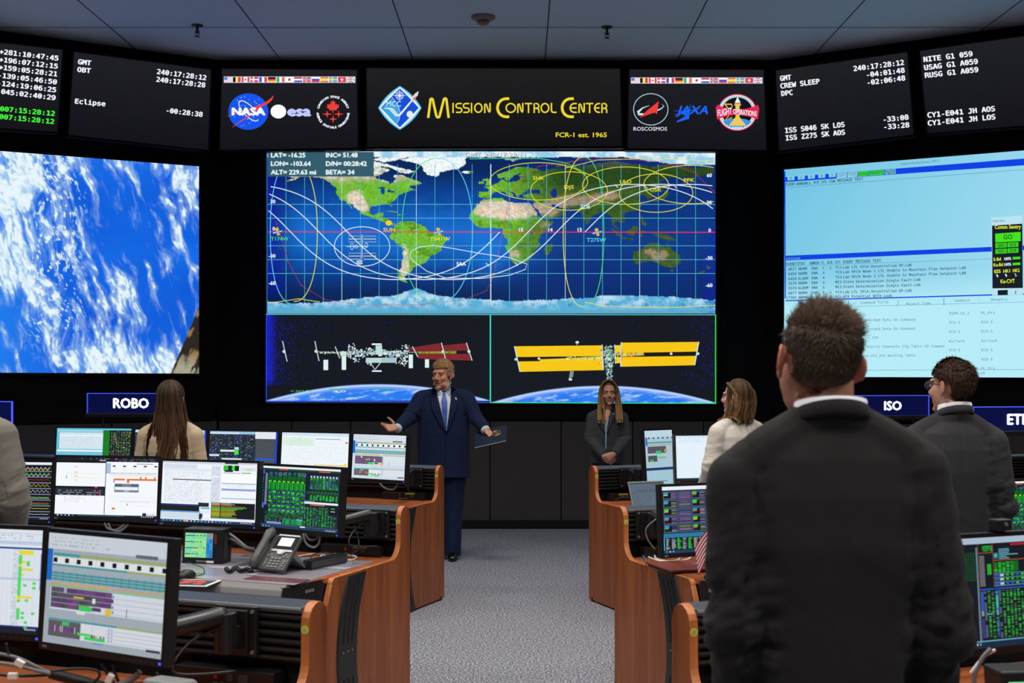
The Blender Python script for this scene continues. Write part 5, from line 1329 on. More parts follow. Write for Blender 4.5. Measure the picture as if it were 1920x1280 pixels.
def c_doc(seed, accent=True):
    def f(p):
        r = R_(seed); p.rect(0, 0, 160, 90, S(238, 246, 252)); p.L = 2
        p.rect(0, 0, 160, 5, S(208, 224, 240)); p.rect(0, 5, 160, 8, S(226, 236, 246)); greek(p, r, 40, 6, 150, 7.4, 2, S(170, 190, 210), .4, .4)
        p.rect(2, 10, 78, 28, S(220, 240, 226)); greek(p, r, 20, 11, 74, 27, 3, S(180, 206, 196), .5, .3); greek(p, r, 4, 32, 76, 80, 3.2, S(206, 214, 226), .45, .25)
        p.rect(80, 8, 80.4, 86, S(190, 204, 222)); p.rect(82, 12, 140, 13, S(60, 80, 180)); greek(p, r, 84, 16, 156, 62, 3, S(216, 218, 228), .4, .25)
        for y in (14, 22, 30, 40): p.rect(82, y, 158, y + .4, S(214, 222, 236))
        if accent: p.rect(152, 18, 158, 21, S(230, 70, 80), 4); p.rect(81, 66, 152, 68, S(245, 200, 110), 3); p.ellipse(154, 66, 3.4, 3.4, S(235, 225, 50), 4); p.rect(152, 73, 157, 75, S(230, 90, 90), 4)
        taskbar(p, r, S(30, 60, 96), 87, 8)
    return f

def c_white(seed):
    def f(p):
        r = R_(seed); p.rect(0, 0, 160, 90, S(226, 240, 250)); p.L = 2
        p.rect(0, 0, 160, 3.4, S(206, 226, 242)); greek(p, r, 4, 5, 156, 11, 2.4, S(190, 206, 220), .45, .35)
        p.rect(0, 12, 160, 12.4, S(180, 200, 216)); p.rect(86, 24, 150, 29, S(206, 222, 234)); greek(p, r, 88, 25, 148, 28, 2, S(170, 186, 200), .7, .4); p.rect(86, 34, 150, 37, S(206, 222, 234))
        p.rect(80, 12, 80.5, 82, S(206, 222, 234)); p.rect(0, 86, 160, 90, S(16, 40, 62), 5)
        for k in range(12): p.rect(60 + k * 4, 86.6, 62.6 + k * 4, 89.4, S(30, 110, 140), 6)
    return f

def c_dark(seed):
    def f(p):
        r = R_(seed); p.rect(0, 0, 160, 90, S(34, 40, 52)); p.L = 2
        p.rect(0, 0, 160, 6, S(150, 196, 226)); p.rect(0, 2, 70, 6, S(200, 224, 240), 3); p.rect(108, 0, 156, 15, S(226, 231, 238), 3); p.rect(108, 15, 156, 88, S(48, 52, 58), 3); p.rect(156, 0, 160, 90, S(30, 70, 215), 4)
        for q in range(420): x, y = r.random() * 104, 8 + r.random() * 78; p.rect(x, y, x + r.uniform(.8, 4), y + r.uniform(.5, 1.6), S(*r.choice([(60, 90, 200), (90, 110, 150), (150, 165, 185), (60, 150, 70), (40, 46, 66), (80, 130, 220)])), 3)
        for k in range(7): p.rect(k * 15, 7, k * 15 + .4, 88, S(100, 110, 130), 4)
        for k in range(38): p.rect(109, 16 + k * 1.9, 155, 16.3 + k * 1.9, S(130, 138, 146), 4)
        for k in range(12): p.rect(112 + k * 3.8, 16, 112.3 + k * 3.8, 86, S(110, 118, 126), 4)
        p.rect(109, 56, 155, 61, S(40, 90, 190), 5); p.rect(26, 40, 60, 44, S(226, 234, 242), 4); p.rect(0, 50, 24, 54, S(215, 228, 238), 4); p.rect(30, 58, 78, 61, S(225, 232, 240), 4); p.rect(60, 40, 70, 50, S(70, 225, 60), 5); p.rect(60, 34, 70, 39, S(200, 220, 230), 5)
        taskbar(p, r, S(24, 40, 66), 87, 6)
    return f

def c_dash(seed):
    def f(p):
        r = R_(seed); p.rect(0, 0, 160, 90, S(96, 190, 216)); p.L = 2
        p.rect(2, 4, 100, 8, S(168, 214, 232)); p.rect(6, 10, 100, 48, S(214, 230, 240)); greek(p, r, 9, 14, 98, 46, 2.6, S(170, 186, 204), .5, .3)
        p.rect(6, 16, 100, 18, S(240, 246, 250), 3); p.rect(2, 50, 100, 54, S(240, 246, 250), 3); p.rect(2, 56, 100, 62, S(120, 196, 222), 3)
        p.rect(100, 4, 114, 64, S(30, 120, 40), 3); greek(p, r, 101, 6, 113, 60, 2, S(60, 190, 60), .7, .6, 4)
        p.rect(114, 4, 160, 76, S(22, 30, 30), 3)
        for k in range(230): x, y = 115 + r.random() * 43, 5 + r.random() * 68; p.rect(x, y, x + r.uniform(.8, 4), y + .9, S(*r.choice([(60, 200, 70), (90, 150, 100), (40, 110, 50), (190, 190, 120), (160, 80, 80)])), 4)
        for k in range(8): p.rect(118 + k * 5.4, 4, 118.4 + k * 5.4, 74, S(110, 130, 120), 5)
        p.rect(0, 66, 70, 78, S(70, 90, 70), 4); greek(p, r, 1, 67, 69, 77, 2.4, S(140, 170, 110), .8, .6, 4); p.rect(70, 66, 114, 72, S(24, 40, 30), 4); p.rect(78, 67, 88, 71, S(50, 190, 60), 5)
        taskbar(p, r, S(24, 60, 90), 86, 6)
    return f

def c_strips(seed):
    def f(p):
        r = R_(seed); p.rect(0, 0, 160, 90, S(26, 38, 58)); p.L = 2; p.rect(0, 0, 160, 5, S(232, 238, 246))
        for j in range(5):
            for i in range(6):
                x, y = 2 + i * 26.5, 7 + j * 11.2
                p.rect(x, y, x + 25, y + 10, S(96, 112, 146), 2); p.rect(x + .8, y + .8, x + 24.2, y + 9.2, S(20, 24, 34), 3)
                if i % 2 == 0:
                    p.rect(x + 1, y + 1, x + 9, y + 4, S(*r.choice([(50, 205, 40), (40, 150, 190), (60, 200, 60)])), 4); p.rect(x + 1, y + 4, x + 8, y + 5.4, S(*r.choice([(200, 70, 50), (210, 190, 50), (60, 190, 60)])), 4); p.rect(x + 9, y + 1, x + 12, y + 9, S(14, 16, 22), 5)
                for k in range(5):
                    p.rect(x + 12 * (i % 2 == 0) + 2, y + 2 + k * 1.5, x + 23, y + 2.5 + k * 1.5, S(*r.choice([(180, 195, 225), (120, 140, 180), (70, 130, 80), (210, 200, 90), (60, 80, 120), (200, 120, 210)])), 4)
        p.rect(0, 63.4, 160, 69, S(40, 120, 160), 3)
        p.rect(2, 69, 158, 85, S(16, 22, 32), 3); p.rect(0, 69, 2, 86, S(60, 170, 220), 4)
        for i in range(15):
            x = 4 + i * 10.2
            for k in range(15): p.rect(x + r.random(), 70 + k, x + r.uniform(4, 8.6), 70.6 + k, S(*((40, 200, 60) if (i in (2, 4) or i > 6) else r.choice([(150, 165, 190), (190, 190, 140), (120, 130, 150)]))), 4)
        taskbar(p, r, S(24, 60, 92), 86, 3)
    return f

def c_cockpit(seed):
    def both(p):                                            # two page columns side by side
        m0 = p.map
        for k in range(2):
            p.map = lambda xy, l, k=k: m0(xy * (.5, 1) + (80 * k, 0), l); f(p)
        p.map = m0
    def f(p):
        r = R_(seed); p.rect(0, 0, 160, 90, S(18, 24, 34)); p.L = 2; p.rect(0, 0, 160, 5, S(186, 204, 226))
        OR, GNs, BLs, TE = S(190, 92, 40), [S(40, 200, 50), S(24, 140, 40), S(60, 220, 70)], S(40, 96, 215), S(110, 180, 200)
        for x in (33, 62): p.rect(x, 5.4, x + .7, 84 if x == 33 else 40, OR, 3)
        p.rect(33, 12.4, 62, 13, OR, 3); p.rect(62, 19, 160, 19.6, OR, 3); p.rect(62, 40, 160, 40.5, TE, 3); p.rect(98, 6, 140, 7.6, S(190, 40, 40), 3)
        for k in range(48): p.rect(29, 8 + k * 1.6, 31.6, 9 + k * 1.6, S(130, 190, 215), 3)
        for j in range(14):
            for i in range(5): p.rect(3 + i * 5, 12 + j * 1.7, 7 + i * 5, 12.7 + j * 1.7, S(30, 96, 50), 3)
        for j in range(3):
            for i in range(6): p.rect(42 + i * 3.4, 7 + j * 1.7, 44.8 + i * 3.4, 8 + j * 1.7, r.choice(GNs), 3)
        for j in range(23): p.rect(35, 15 + j * 1.1, 45, 15.5 + j * 1.1, S(150, 150, 160), 3)
        for j in range(8): p.rect(50, 22 + j * 1.1, 58, 22.9 + j * 1.1, GNs[0], 3)
        p.rect(64, 13, 72, 18, BLs, 3); p.rect(64.6, 14, 71.4, 16.6, GNs[2], 4)
        for j in range(6): p.rect(74, 10 + j * 1.5, 74 + r.uniform(10, 40), 10.8 + j * 1.5, TE, 3)
        for j in range(8):
            for i in range(5): p.rect(64 + i * 8, 21 + j * 1.1, 70 + i * 8, 21.8 + j * 1.1, r.choice(GNs), 3)
            p.rect(96, 20.6, 112, 29, S(26, 110, 36), 3)
        for y in (30, 33.4, 37):
            p.rect(63, y, 160, y + .4, TE, 3); p.rect(64, y + .8, 72, y + 2.6, BLs, 4); p.rect(74, y + .8, 82, y + 2.6, S(200, 214, 230), 4)
            for i in range(7): p.rect(86 + i * 10, y + .9, 92 + i * 10, y + 2.4, r.choice(GNs + [BLs]), 4)
        for x0, x1 in ((35, 62), (64, 158)):
            p.rect(x0, 42, x1, 43, BLs, 3)
            nc = 4 if x0 < 60 else 12
            for i in range(nc):
                for j in range(34):
                    if r.random() < .8: p.rect(x0 + 6 + i * 7.4, 44 + j * 1.15, x0 + 10.5 + i * 7.4, 44.7 + j * 1.15, r.choice(GNs + [S(90, 100, 110)] if i else [S(110, 120, 140)]), 3)
            p.rect(x0, 44, x0 + 5, 60, BLs, 3); p.rect(x0, 60, x0 + 4, 64, TE, 4); p.rect(x0, 66, x0 + 5, 82, S(36, 70, 150), 3)
        p.rect(44, 62, 56, 63.4, S(60, 170, 180), 5); p.rect(64, 48, 68, 58, S(70, 200, 160), 5)
        p.rect(0, 84, 160, 85, TE, 4); taskbar(p, r, S(20, 44, 70), 85, 5)
    return both

def c_portrait(seed):
    def f(p):
        r = R_(seed); p.rect(0, 0, 160, 90, S(176, 204, 220)); p.L = 2
        p.rect(0, 0, 160, 9, S(196, 222, 236))
        for k in range(6): p.rect(20 + k * 27, 9, 28 + k * 27, 11, S(20, 24, 30), 3)
        p.rect(4, 9, 14, 20, S(40, 110, 210), 3); p.rect(14, 15, 156, 17, S(90, 160, 176), 3); p.rect(14, 18.6, 156, 19.6, S(170, 180, 90), 3)
        p.rect(14, 21, 120, 30, S(92, 84, 104), 3); p.rect(60, 27, 90, 31, S(60, 210, 90), 4); p.rect(110, 25, 126, 29, S(200, 170, 60), 4); p.rect(14, 33, 66, 41, S(84, 86, 92), 3); p.rect(24, 38, 44, 41, S(60, 190, 80), 4); p.rect(70, 35, 120, 37, S(90, 205, 120), 3)
        p.rect(0, 49, 160, 52.5, S(26, 60, 112), 4); p.rect(0, 53, 160, 90, S(168, 206, 222), 3); greek(p, r, 26, 57, 150, 60, 1.6, S(120, 160, 180), .5, .3, 9); greek(p, r, 40, 66, 140, 88, 2.2, S(134, 168, 186), .6, .3, 9); p.rect(90, 66.6, 120, 67.4, S(80, 110, 130), 5)
    return f

monitor('monitor left of the woman in beige blazer with a pale blue window and green columns', 104, 249, 800, 10.5, -13, c_dash(1))
monitor('monitor mostly hidden behind the woman in beige blazer', 251, 389, 803, 10.15, -16, c_dark(21))
monitor('monitor right of the woman in beige blazer with dark schematics and a grey table', 391, 523, 806, 9.85, -20, c_dark(2))
monitor('monitor showing a white document with a yellow bar below the left station view', 526, 657, 808.5, 9.6, -23, c_doc(3))
monitor('monitor with a timeline page just left of the man in navy suit', 660, 764, 812, 9.3, -33, c_timeline(4, S(206, 220, 232)))
monitor('monitor with strip charts beside the person in grey jacket', -30, 101, 862, 7.2, -10, c_plots(5))
monitor('monitor split between a white document and a calendar with orange bars', 102, 301, 854, 6.98, -12, c_split(6))
monitor('monitor with white mail windows and a yellow and green text console', 301, 486, 862, 6.74, -20, c_mail(7))
monitor('monitor filled with dense green telemetry above the desk phone', 485, 642, 872, 6.63, -33, c_green(8))
monitor('monitor with a white spreadsheet of green and yellow cells at the lower left edge', -95, 86, 984, 4.02, -16, c_sheet(9), dim=.92)
monitor('large close monitor with a grey mission timeline of purple and green blocks', 85, 319, 1000, 3.67, -30, c_timeline(10, S(170, 182, 192)), dim=.82)
monitor('narrow upright monitor turned on end right of the woman in grey suit', 1209, 1265, 803.5, 9.5, 40, c_portrait(11), h=0.54, brand=False, dim=.9)
monitor('bright white monitor in front of the woman in white jacket', 1264, 1392, 813, 9.3, 14, c_white(12))
monitor('monitor with rows of small dark chart panels behind the little flag', 1237, 1405, 905, 6.25, 22, c_strips(13))
monitor('monitor of green telemetry at the right edge past the man with glasses', 1866, 2010, 897, 7.3, 24, c_green(14))
monitor('monitor with orange-ruled dark panels at the lower right corner', 1795, 2100, 994, 3.84, 22, c_cockpit(15), dim=.8)

# ---- monitor arms on the slatted backs
def mon_arm(label, con, x, toward, z=0.93, reach=0.28):
    o = con.w(x, -0.1165, 0.905)
    t = thing('monitor_arm', label, 'monitor arm', tuple(o), con.rz, 'monitor arms')
    mb = MB(); mb.box(-0.075, 0.075, -0.02, 0, -0.03, 0.125); mb.box(-0.05, 0.05, -0.034, -0.019, -0.02, 0.115); mb.build('bracket', M_BLACKMET, t, bevel=0.003)
    for xx in (-0.062, 0.062):
        for zz in (-0.015, 0.11): mb = MB(); mb.cyl((xx, -0.026, zz), (xx, -0.018, zz), 0.006, 10); mb.build('bolt', M_GREY, t)
    mb = MB(); mb.cyl((0, -0.075, -0.01), (0, -0.075, 0.115), 0.034, 18); mb.box(-0.03, 0.03, -0.07, -0.03, 0.0, 0.07); mb.build('pivot_post', M_BLACKMET, t, bevel=0.004)
    # arm toward the monitor
    d = Vector(toward) - Vector((o.x, o.y, 0)); d.z = 0; ln = min(d.length, reach); d.normalize()
    c_, s_ = math.cos(-con.rz), math.sin(-con.rz); d = Vector((d.x * c_ - d.y * s_, d.x * s_ + d.y * c_, 0))
    p0 = Vector((0, -0.075, 0.105)); p1 = p0 + d * ln + Vector((0, 0, -0.025))
    mb = MB(); mb.tube([p0, p0 + (p1 - p0) * .08, p1 - (p1 - p0) * .06, p1], [0.025, 0.031, 0.027, 0.024], 14); mb.build('arm', M_BLACKMET, t, smooth=True)
    mb = MB(); mb.cyl(p1 + Vector((0, 0, -0.05)), p1 + Vector((0, 0, 0.05)), 0.03, 16); mb.obox(p1 + d * 0.05, d * 0.05, Vector((-d.y, d.x, 0)) * 0.03, Vector((0, 0, 0.05))); mb.build('end_joint', M_BLACKMET, t, bevel=0.004)
    mb = MB(); mb.tube(spline([p0 + Vector((0, -0.02, -0.03)), p0 + (p1 - p0) * .5 + Vector((0, 0, -0.06)), p0 + (p1 - p0) * .7 + Vector((0.02, -0.02, -0.13)), Vector((0.05, -0.09, -0.06))]), 0.005, 8); mb.build('cable', M_BLACK, t, smooth=True)
    return t
mon_arm('black monitor arm bracket behind the large close timeline monitor', CL3, 0.25, (-1.27, 3.70, 0), reach=0.24)
mon_arm('black monitor arm holding the dense green telemetry monitor', CL2, 0.135, (-1.05, 6.62, 0), reach=0.2)
mon_arm('black monitor arm behind the timeline monitor by the man in navy suit', CL1, 0.20, (-0.95, 9.45, 0), reach=0.1)
mon_arm('black monitor arm right of the woman in grey suit', CR1, 0.28, (0.93, 9.65, 0), reach=0.1)
mon_arm('black monitor arm beside the dark chart panel monitor', CR2, 0.14, (0.82, 6.4, 0), reach=0.15)

# ---- lit position signs above the consoles
M_ACR = bpy.data.materials.new('edge_lit_acrylic'); M_ACR.use_nodes = True
_b = M_ACR.node_tree.nodes['Principled BSDF']
_b.inputs['Base Color'].default_value = (*S(20, 28, 70), 1); _b.inputs['Roughness'].default_value = 0.05; _b.inputs['Alpha'].default_value = 0.55
_b.inputs['Emission Color'].default_value = (*S(16, 24, 110), 1); _b.inputs['Emission Strength'].default_value = 0.3
M_EDGE = mat('lit_edge_blue', S(40, 60, 220), 0.3, emit=S(74, 92, 255), estr=1.0)
M_LET = mat('lit_lettering', S(235, 235, 255), 0.3, emit=S(226, 228, 255), estr=1.0)
def sign(label, word, xl, xr, yt, yb, Yc, yaw, tx=None, size=0.075):
    a = math.radians(yaw); xc = (xl + xr) / 2
    o = P(xc, yb, Yc); w = (xr - xl) / F * Yc / math.cos(a); h = (yb - yt) / F * Yc
    t = thing('console_sign', label, 'sign', (o.x, o.y, o.z - 0.03), a, 'lit console signs')
    mb = MB(); mb.box(-w / 2, w / 2, -0.006, 0.006, 0.03, 0.03 + h); mb.build('panel', M_ACR, t)
    mb = MB(); e = 0.004
    mb.box(-w / 2, w / 2, -0.0065, 0.0065, 0.03 + h - e, 0.03 + h + .001); mb.box(-w / 2 - .001, -w / 2 + e, -0.0065, 0.0065, 0.03, 0.03 + h); mb.box(w / 2 - e, w / 2 + .001, -0.0065, 0.0065, 0.03, 0.03 + h)
    mb.build('lit_edge', M_EDGE, t)
    mb = MB(); mb.box(-w / 2 - 0.01, w / 2 + 0.01, -0.025, 0.025, 0, 0.032); mb.build('base_bar', M_BLACK, t, bevel=0.004)
    for q in (-.3, .3): mb = MB(); mb.cyl((w * q, 0, 1.0425 - o.z + 0.03), (w * q, 0, 0.005), 0.009, 10); mb.build('post', M_BLACKMET, t)
    if word:
        v, f = text_geo(word, 'sans', 0.05); k = size / 0.72; wd = (v[:, 0].max() - v[:, 0].min()) * k
        x0 = -wd / 2 if tx is None else (tx - xc) / F * Yc
        writing('sign_lettering', word, t, (x0, -0.0075, 0.03 + h * .28), (1, 0, 0), (0, 0, 1), size, M_LET, off=0.05)
    return t
sign('blue lit acrylic sign reading ROBO left of the woman in beige blazer', 'ROBO', 160, 314, 737, 775, 11.0, -8, 211, 0.080)
sign('blue lit acrylic sign at the left edge above the person in grey jacket', '', -110, 29, 752, 799, 7.95, -12)
sign('blue lit acrylic sign reading ISO left of the man with glasses', 'ISO', 1597, 1745, 741, 779, 10.95, 8, 1656, 0.073)
sign('blue lit acrylic sign at the right edge whose lettering starts with ETH', 'ETHOS', 1818, 2020, 762, 808, 7.85, 10, 1884, 0.062)
# ================================================================== people
M_SKIN = attr_mat('skin', rough=0.5, spec=0.35, bump=0.05, bscale=500)
_sb = M_SKIN.node_tree.nodes['Principled BSDF']
_sb.inputs['Subsurface Weight'].default_value = 0.12; _sb.inputs['Subsurface Radius'].default_value = (0.01, 0.004, 0.002); _sb.inputs['Subsurface Scale'].default_value = 0.6
M_HAIR = attr_mat('hair', rough=0.6, spec=0.18)
M_EYE = attr_mat('eye', rough=0.15, spec=0.5)
def cloth(name, col, rough=0.85, sheen=0.04, bs=900, b=0.15): return mat(name, col, rough, spec=0.2, bump=b, bscale=bs, sheen=sheen)

def loft(mb, secs, seg=36):
    vs = []
    for (cx, cy, z, rx, ry, e) in secs:
        for k in range(seg):
            a = 2 * PI * k / seg; c_, s_ = math.cos(a), math.sin(a)
            vs.append((cx + rx * math.copysign(abs(c_) ** (2 / e), c_), cy + ry * math.copysign(abs(s_) ** (2 / e), s_), z))
    n = len(secs)
    fs = [(i * seg + k, i * seg + (k + 1) % seg, (i + 1) * seg + (k + 1) % seg, (i + 1) * seg + k) for i in range(n - 1) for k in range(seg)]
    fs += [tuple(range(seg))[::-1], tuple((n - 1) * seg + k for k in range(seg))]
    mb.add(vs, fs)

def voxel(mb, size, smooth=3, name='body'):
    """union of everything in mb as one continuous surface; returns verts, faces"""
    me = bpy.data.meshes.new('union'); me.from_pydata(mb.v, [], mb.f)
    bm = bmesh.new(); bm.from_mesh(me)
    bmesh.ops.recalc_face_normals(bm, faces=bm.faces); bm.to_mesh(me); bm.free()
    o = bpy.data.objects.new('union', me); COL.objects.link(o)
    m = o.modifiers.new('r', 'REMESH'); m.mode = 'VOXEL'; m.voxel_size = size; m.adaptivity = 0.0
    if smooth:
        sm = o.modifiers.new('s', 'SMOOTH'); sm.factor = 0.5; sm.iterations = smooth
    dg = bpy.context.evaluated_depsgraph_get(); dg.update()
    out = bpy.data.meshes.new_from_object(o.evaluated_get(dg))
    v = np.zeros(len(out.vertices) * 3); out.vertices.foreach_get('co', v)
    nn = np.zeros(len(out.vertices) * 3); out.vertices.foreach_get('normal', nn)
    bpy.data.objects.remove(o); bpy.data.meshes.remove(me)
    return out, v.reshape(-1, 3), nn.reshape(-1, 3)

def finish(me, v, name, m, parent, cols=None, keep=None):
    me.vertices.foreach_set('co', np.ascontiguousarray(v).ravel())
    me.name = name
    me.materials.clear(); me.materials.append(m)
    if cols is not None:
        at = me.color_attributes.new('Col', 'FLOAT_COLOR', 'POINT'); c4 = np.ones((len(v), 4)); c4[:, :3] = cols; at.data.foreach_set('color', c4.ravel())
    me.polygons.foreach_set('use_smooth', [True] * len(me.polygons))
    me.update()
    o = bpy.data.objects.new(name, me)
    return link(o, parent)

def ribbons(mb, lines, width, colf, outward=None):
    """flat tapering hair ribbons; lines = list of (points, normal hint)"""
    for pts, nrm, w, col in lines:
        n = len(pts); vs = []; 
        for i, p in enumerate(pts):
            t = (pts[min(i + 1, n - 1)] - pts[max(i - 1, 0)]).normalized()
            s_ = t.cross(nrm[i] if isinstance(nrm, list) else nrm); s_ = s_.normalized() if s_.length > 1e-6 else t.orthogonal().normalized()
            ww = w * (1 - 0.75 * (i / (n - 1)) ** 2) / 2
            vs += [p - s_ * ww, p + s_ * ww]
        fs = [(2 * i, 2 * i + 1, 2 * i + 3, 2 * i + 2) for i in range(n - 1)]
        mb.add(vs, fs, 0, col)

def hand(mb, wrist, d, n, side, curl=(20, 25, 15), spread=6, s=1.0, thumb=(0.75, 0.3)):
    """palm and five fingers. d: wrist->fingers, n: palm normal, side: +-1 -> thumb side = side * (d x n)"""
    w = Vector(wrist); d = Vector(d).normalized(); n = Vector(n); n = (n - d * n.dot(d)).normalized(); u = d.cross(n).normalized() * side
    L = 0.09 * s
    pal = [w - d * 0.02 * s, w + d * 0.015 * s, w + d * 0.05 * s, w + d * L]
    # palm as a flattened tube: keep its wide axis along u
    vs = []; seg = 14
    for p, (ra, rb) in zip(pal, [(0.028, 0.021), (0.031, 0.02), (0.040, 0.018), (0.041, 0.0135)]):
        for k in range(seg):
            a = 2 * PI * k / seg; vs.append(p + u * ra * s * math.cos(a) + n * rb * s * math.sin(a))
    fs = [(i * seg + k, i * seg + (k + 1) % seg, (i + 1) * seg + (k + 1) % seg, (i + 1) * seg + k) for i in range(3) for k in range(seg)] + [tuple(range(seg))[::-1], tuple(3 * seg + k for k in range(seg))]
    mb.add(vs, fs)
    for k, (off, ln) in enumerate([(0.031, 0.070), (0.0105, 0.078), (-0.0105, 0.073), (-0.031, 0.058)]):
        p = w + d * (L - 0.012 * s) + u * off * s
        sp = math.radians((1.5 - k) * spread); dd = d * math.cos(sp) + u * math.sin(sp)
        pts = [p]; ang = 0
        for j, fr in enumerate((0.47, 0.30, 0.23)):
            ang += math.radians((curl[j] if not isinstance(curl[0], (tuple, list)) else curl[k][j]))
            p = p + (dd * math.cos(ang) + n * math.sin(ang)) * ln * fr * s; pts.append(p)
        mb.tube([pts[0] - dd * 0.012 * s] + pts, [0.0095 * s, 0.0098 * s, 0.009 * s, 0.0082 * s, 0.0062 * s], 10)
        mb.ell(pts[-1], 0.0064 * s, 10, 6)
    a0, a1 = thumb
    p = w + d * 0.022 * s + u * 0.026 * s; dd = (d * math.cos(a0) + u * math.sin(a0) + n * a1).normalized()
    pts = [w + d * 0.005 * s + u * 0.012 * s, p, p + dd * 0.042 * s, p + dd * 0.042 * s + (dd + d * .35).normalized() * 0.033 * s, p + dd * 0.042 * s + (dd + d * .35).normalized() * 0.033 * s + (dd + d * .6).normalized() * 0.024 * s]
    mb.tube(pts, [0.016 * s, 0.0145 * s, 0.011 * s, 0.0098 * s, 0.0072 * s], 10); mb.ell(pts[-1], 0.0074 * s, 10, 6)

def head(mb, c, R, s=1.0, female=False, jowl=0.0, ears=1.0, mouth_open=0.0):
    T = lambda x, y, z: c + R @ (Vector((x, y, z)) * s)
    def E(x, y, z, rx, ry, rz, rot=None): mb.ell(T(x, y, z), (rx * s, ry * s, rz * s), 22, 14, rot=(R @ rot if rot is not None else R))
    fw = 0.94 if female else 1.0
    E(0, 0.018, 0.028, 0.0755, 0.097, 0.088); E(0, -0.03, -0.035, 0.063 * fw, 0.062, 0.082)
    E(0, -0.032, -0.08, (0.049 + jowl * .012) * fw, 0.055, 0.042); E(0, -0.078, -0.106, 0.022, 0.018, 0.017)
    E(0, -0.07, 0.022, 0.052, 0.026, 0.014)
    for q in (-1, 1):
        E(q * 0.04, -0.062, -0.034, 0.021, 0.024, 0.024); E(q * 0.032, -0.078, 0.016, 0.018, 0.013, 0.007)
        E(q * 0.011, -0.099, -0.041, 0.0085, 0.009, 0.0075)
        if jowl: E(q * 0.04, -0.045, -0.082, 0.02, 0.03, 0.026)
        # ear: flat shell with a raised rim and lobe
        tilt = Matrix.Rotation(q * -0.42, 3, 'Z')
        E(q * 0.081, 0.014, -0.012, 0.007, 0.019 * ears, 0.030 * ears, tilt); E(q * 0.077, 0.004, -0.041, 0.006, 0.009, 0.011, tilt)
        rim = []
        for k in range(13):
            a = math.radians(-50 + 240 * k / 12); p = tilt @ Vector((0.0, 0.020 * ears * math.cos(a), 0.031 * ears * math.sin(a)))
            rim.append(T(q * 0.0865 + p.x, 0.016 + p.y, -0.010 + p.z))
        mb.tube(rim, 0.0042 * s, 8)
    mb.tube([T(0, -0.086, 0.012), T(0, -0.098, -0.008), T(0, -0.113, -0.033), T(0, -0.105, -0.043)], [0.008 * s, 0.0095 * s, 0.0125 * s, 0.009 * s], 12)
    E(0, -0.090, -0.064, 0.021, 0.010, 0.0055); E(0, -0.0885, -0.0765 - mouth_open * .012, 0.018, 0.0105, 0.006)

def skin_cols(v, c, R, s, base, lips, brow, mouth_open=0.0, smile=0.0):
    p = (v - np.array(c)) @ np.array(R) / s
    x, y, z = p[:, 0], p[:, 1], p[:, 2]
    col = np.tile(np.asarray(base), (len(v), 1))
    near = (np.abs(x) < 0.13) & (np.abs(y) < 0.16) & (np.abs(z) < 0.17)
    def blend(mask, cc, k=1.0):
        m = (mask * near * k)[:, None]; col[:] = col * (1 - m) + np.asarray(cc) * m
    red = np.asarray(base) * np.array([1.05, .72, .66])
    blend(np.exp(-(((np.abs(x) - .042) / .02) ** 2 + ((z + .038) / .022) ** 2)) * (y < -.03), red, .55)
    blend(np.exp(-((x / .014) ** 2 + ((z + .036) / .014) ** 2)) * (y < -.09), red, .5)
    blend(1.0 * (np.abs(x) > .074) * (z < .03) * (z > -.06) * (y > -.03), red, .8)
    zz = z - smile * 14 * x ** 2
    blend(1.0 * (np.abs(x) < .024) * (np.abs(zz + .070) < .0125 + mouth_open * .006) * (y < -.07), lips, .6)
    blend(1.0 * (np.abs(x) < .02) * (np.abs(zz + .0705 + mouth_open * .004) < .0014 + mouth_open * .0045) * (y < -.07), np.asarray(lips) * .3, .85)
    if smile: blend(1.0 * (np.abs(x) < .015) * (np.abs(zz + .0712) < .0024) * (y < -.07), S(205, 190, 180), .9)
    blend(1.0 * (np.abs(np.abs(x) - .032) < .019) * (np.abs(z - .0215 + (np.abs(x) - .03) ** 2 * 10) < .0045) * (y < -.05), brow, .85)
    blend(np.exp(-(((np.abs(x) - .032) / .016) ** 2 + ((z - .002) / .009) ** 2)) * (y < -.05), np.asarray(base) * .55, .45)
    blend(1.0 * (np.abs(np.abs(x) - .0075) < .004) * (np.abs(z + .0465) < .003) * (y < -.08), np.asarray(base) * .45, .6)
    return col

def eyes(parent, c, R, s, iris=S(60, 70, 80), squint=0.5):
    for q in (-1, 1):
        mb = MB(); T = lambda x, y, z: c + R @ (Vector((x, y, z)) * s)
        mb.ell(T(q * 0.032, -0.0825, 0.0005), (0.0115 * s, 0.008 * s, 0.0085 * s * squint), 14, 8, 0, S(168, 160, 154), rot=R)
        mb.ell(T(q * 0.0325, -0.0885, 0.0005), (0.005 * s, 0.0032 * s, 0.005 * s * max(squint, .6)), 12, 8, 0, iris, rot=R)
        mb.build('eye', M_EYE, parent, smooth=True)

def arm_pts(sh, el, wr):
    sh, el, wr = Vector(sh), Vector(el), Vector(wr)
    return [sh, sh.lerp(el, .5), el - (el - sh) * .12, el, el + (wr - el) * .14, el.lerp(wr, .6), wr]

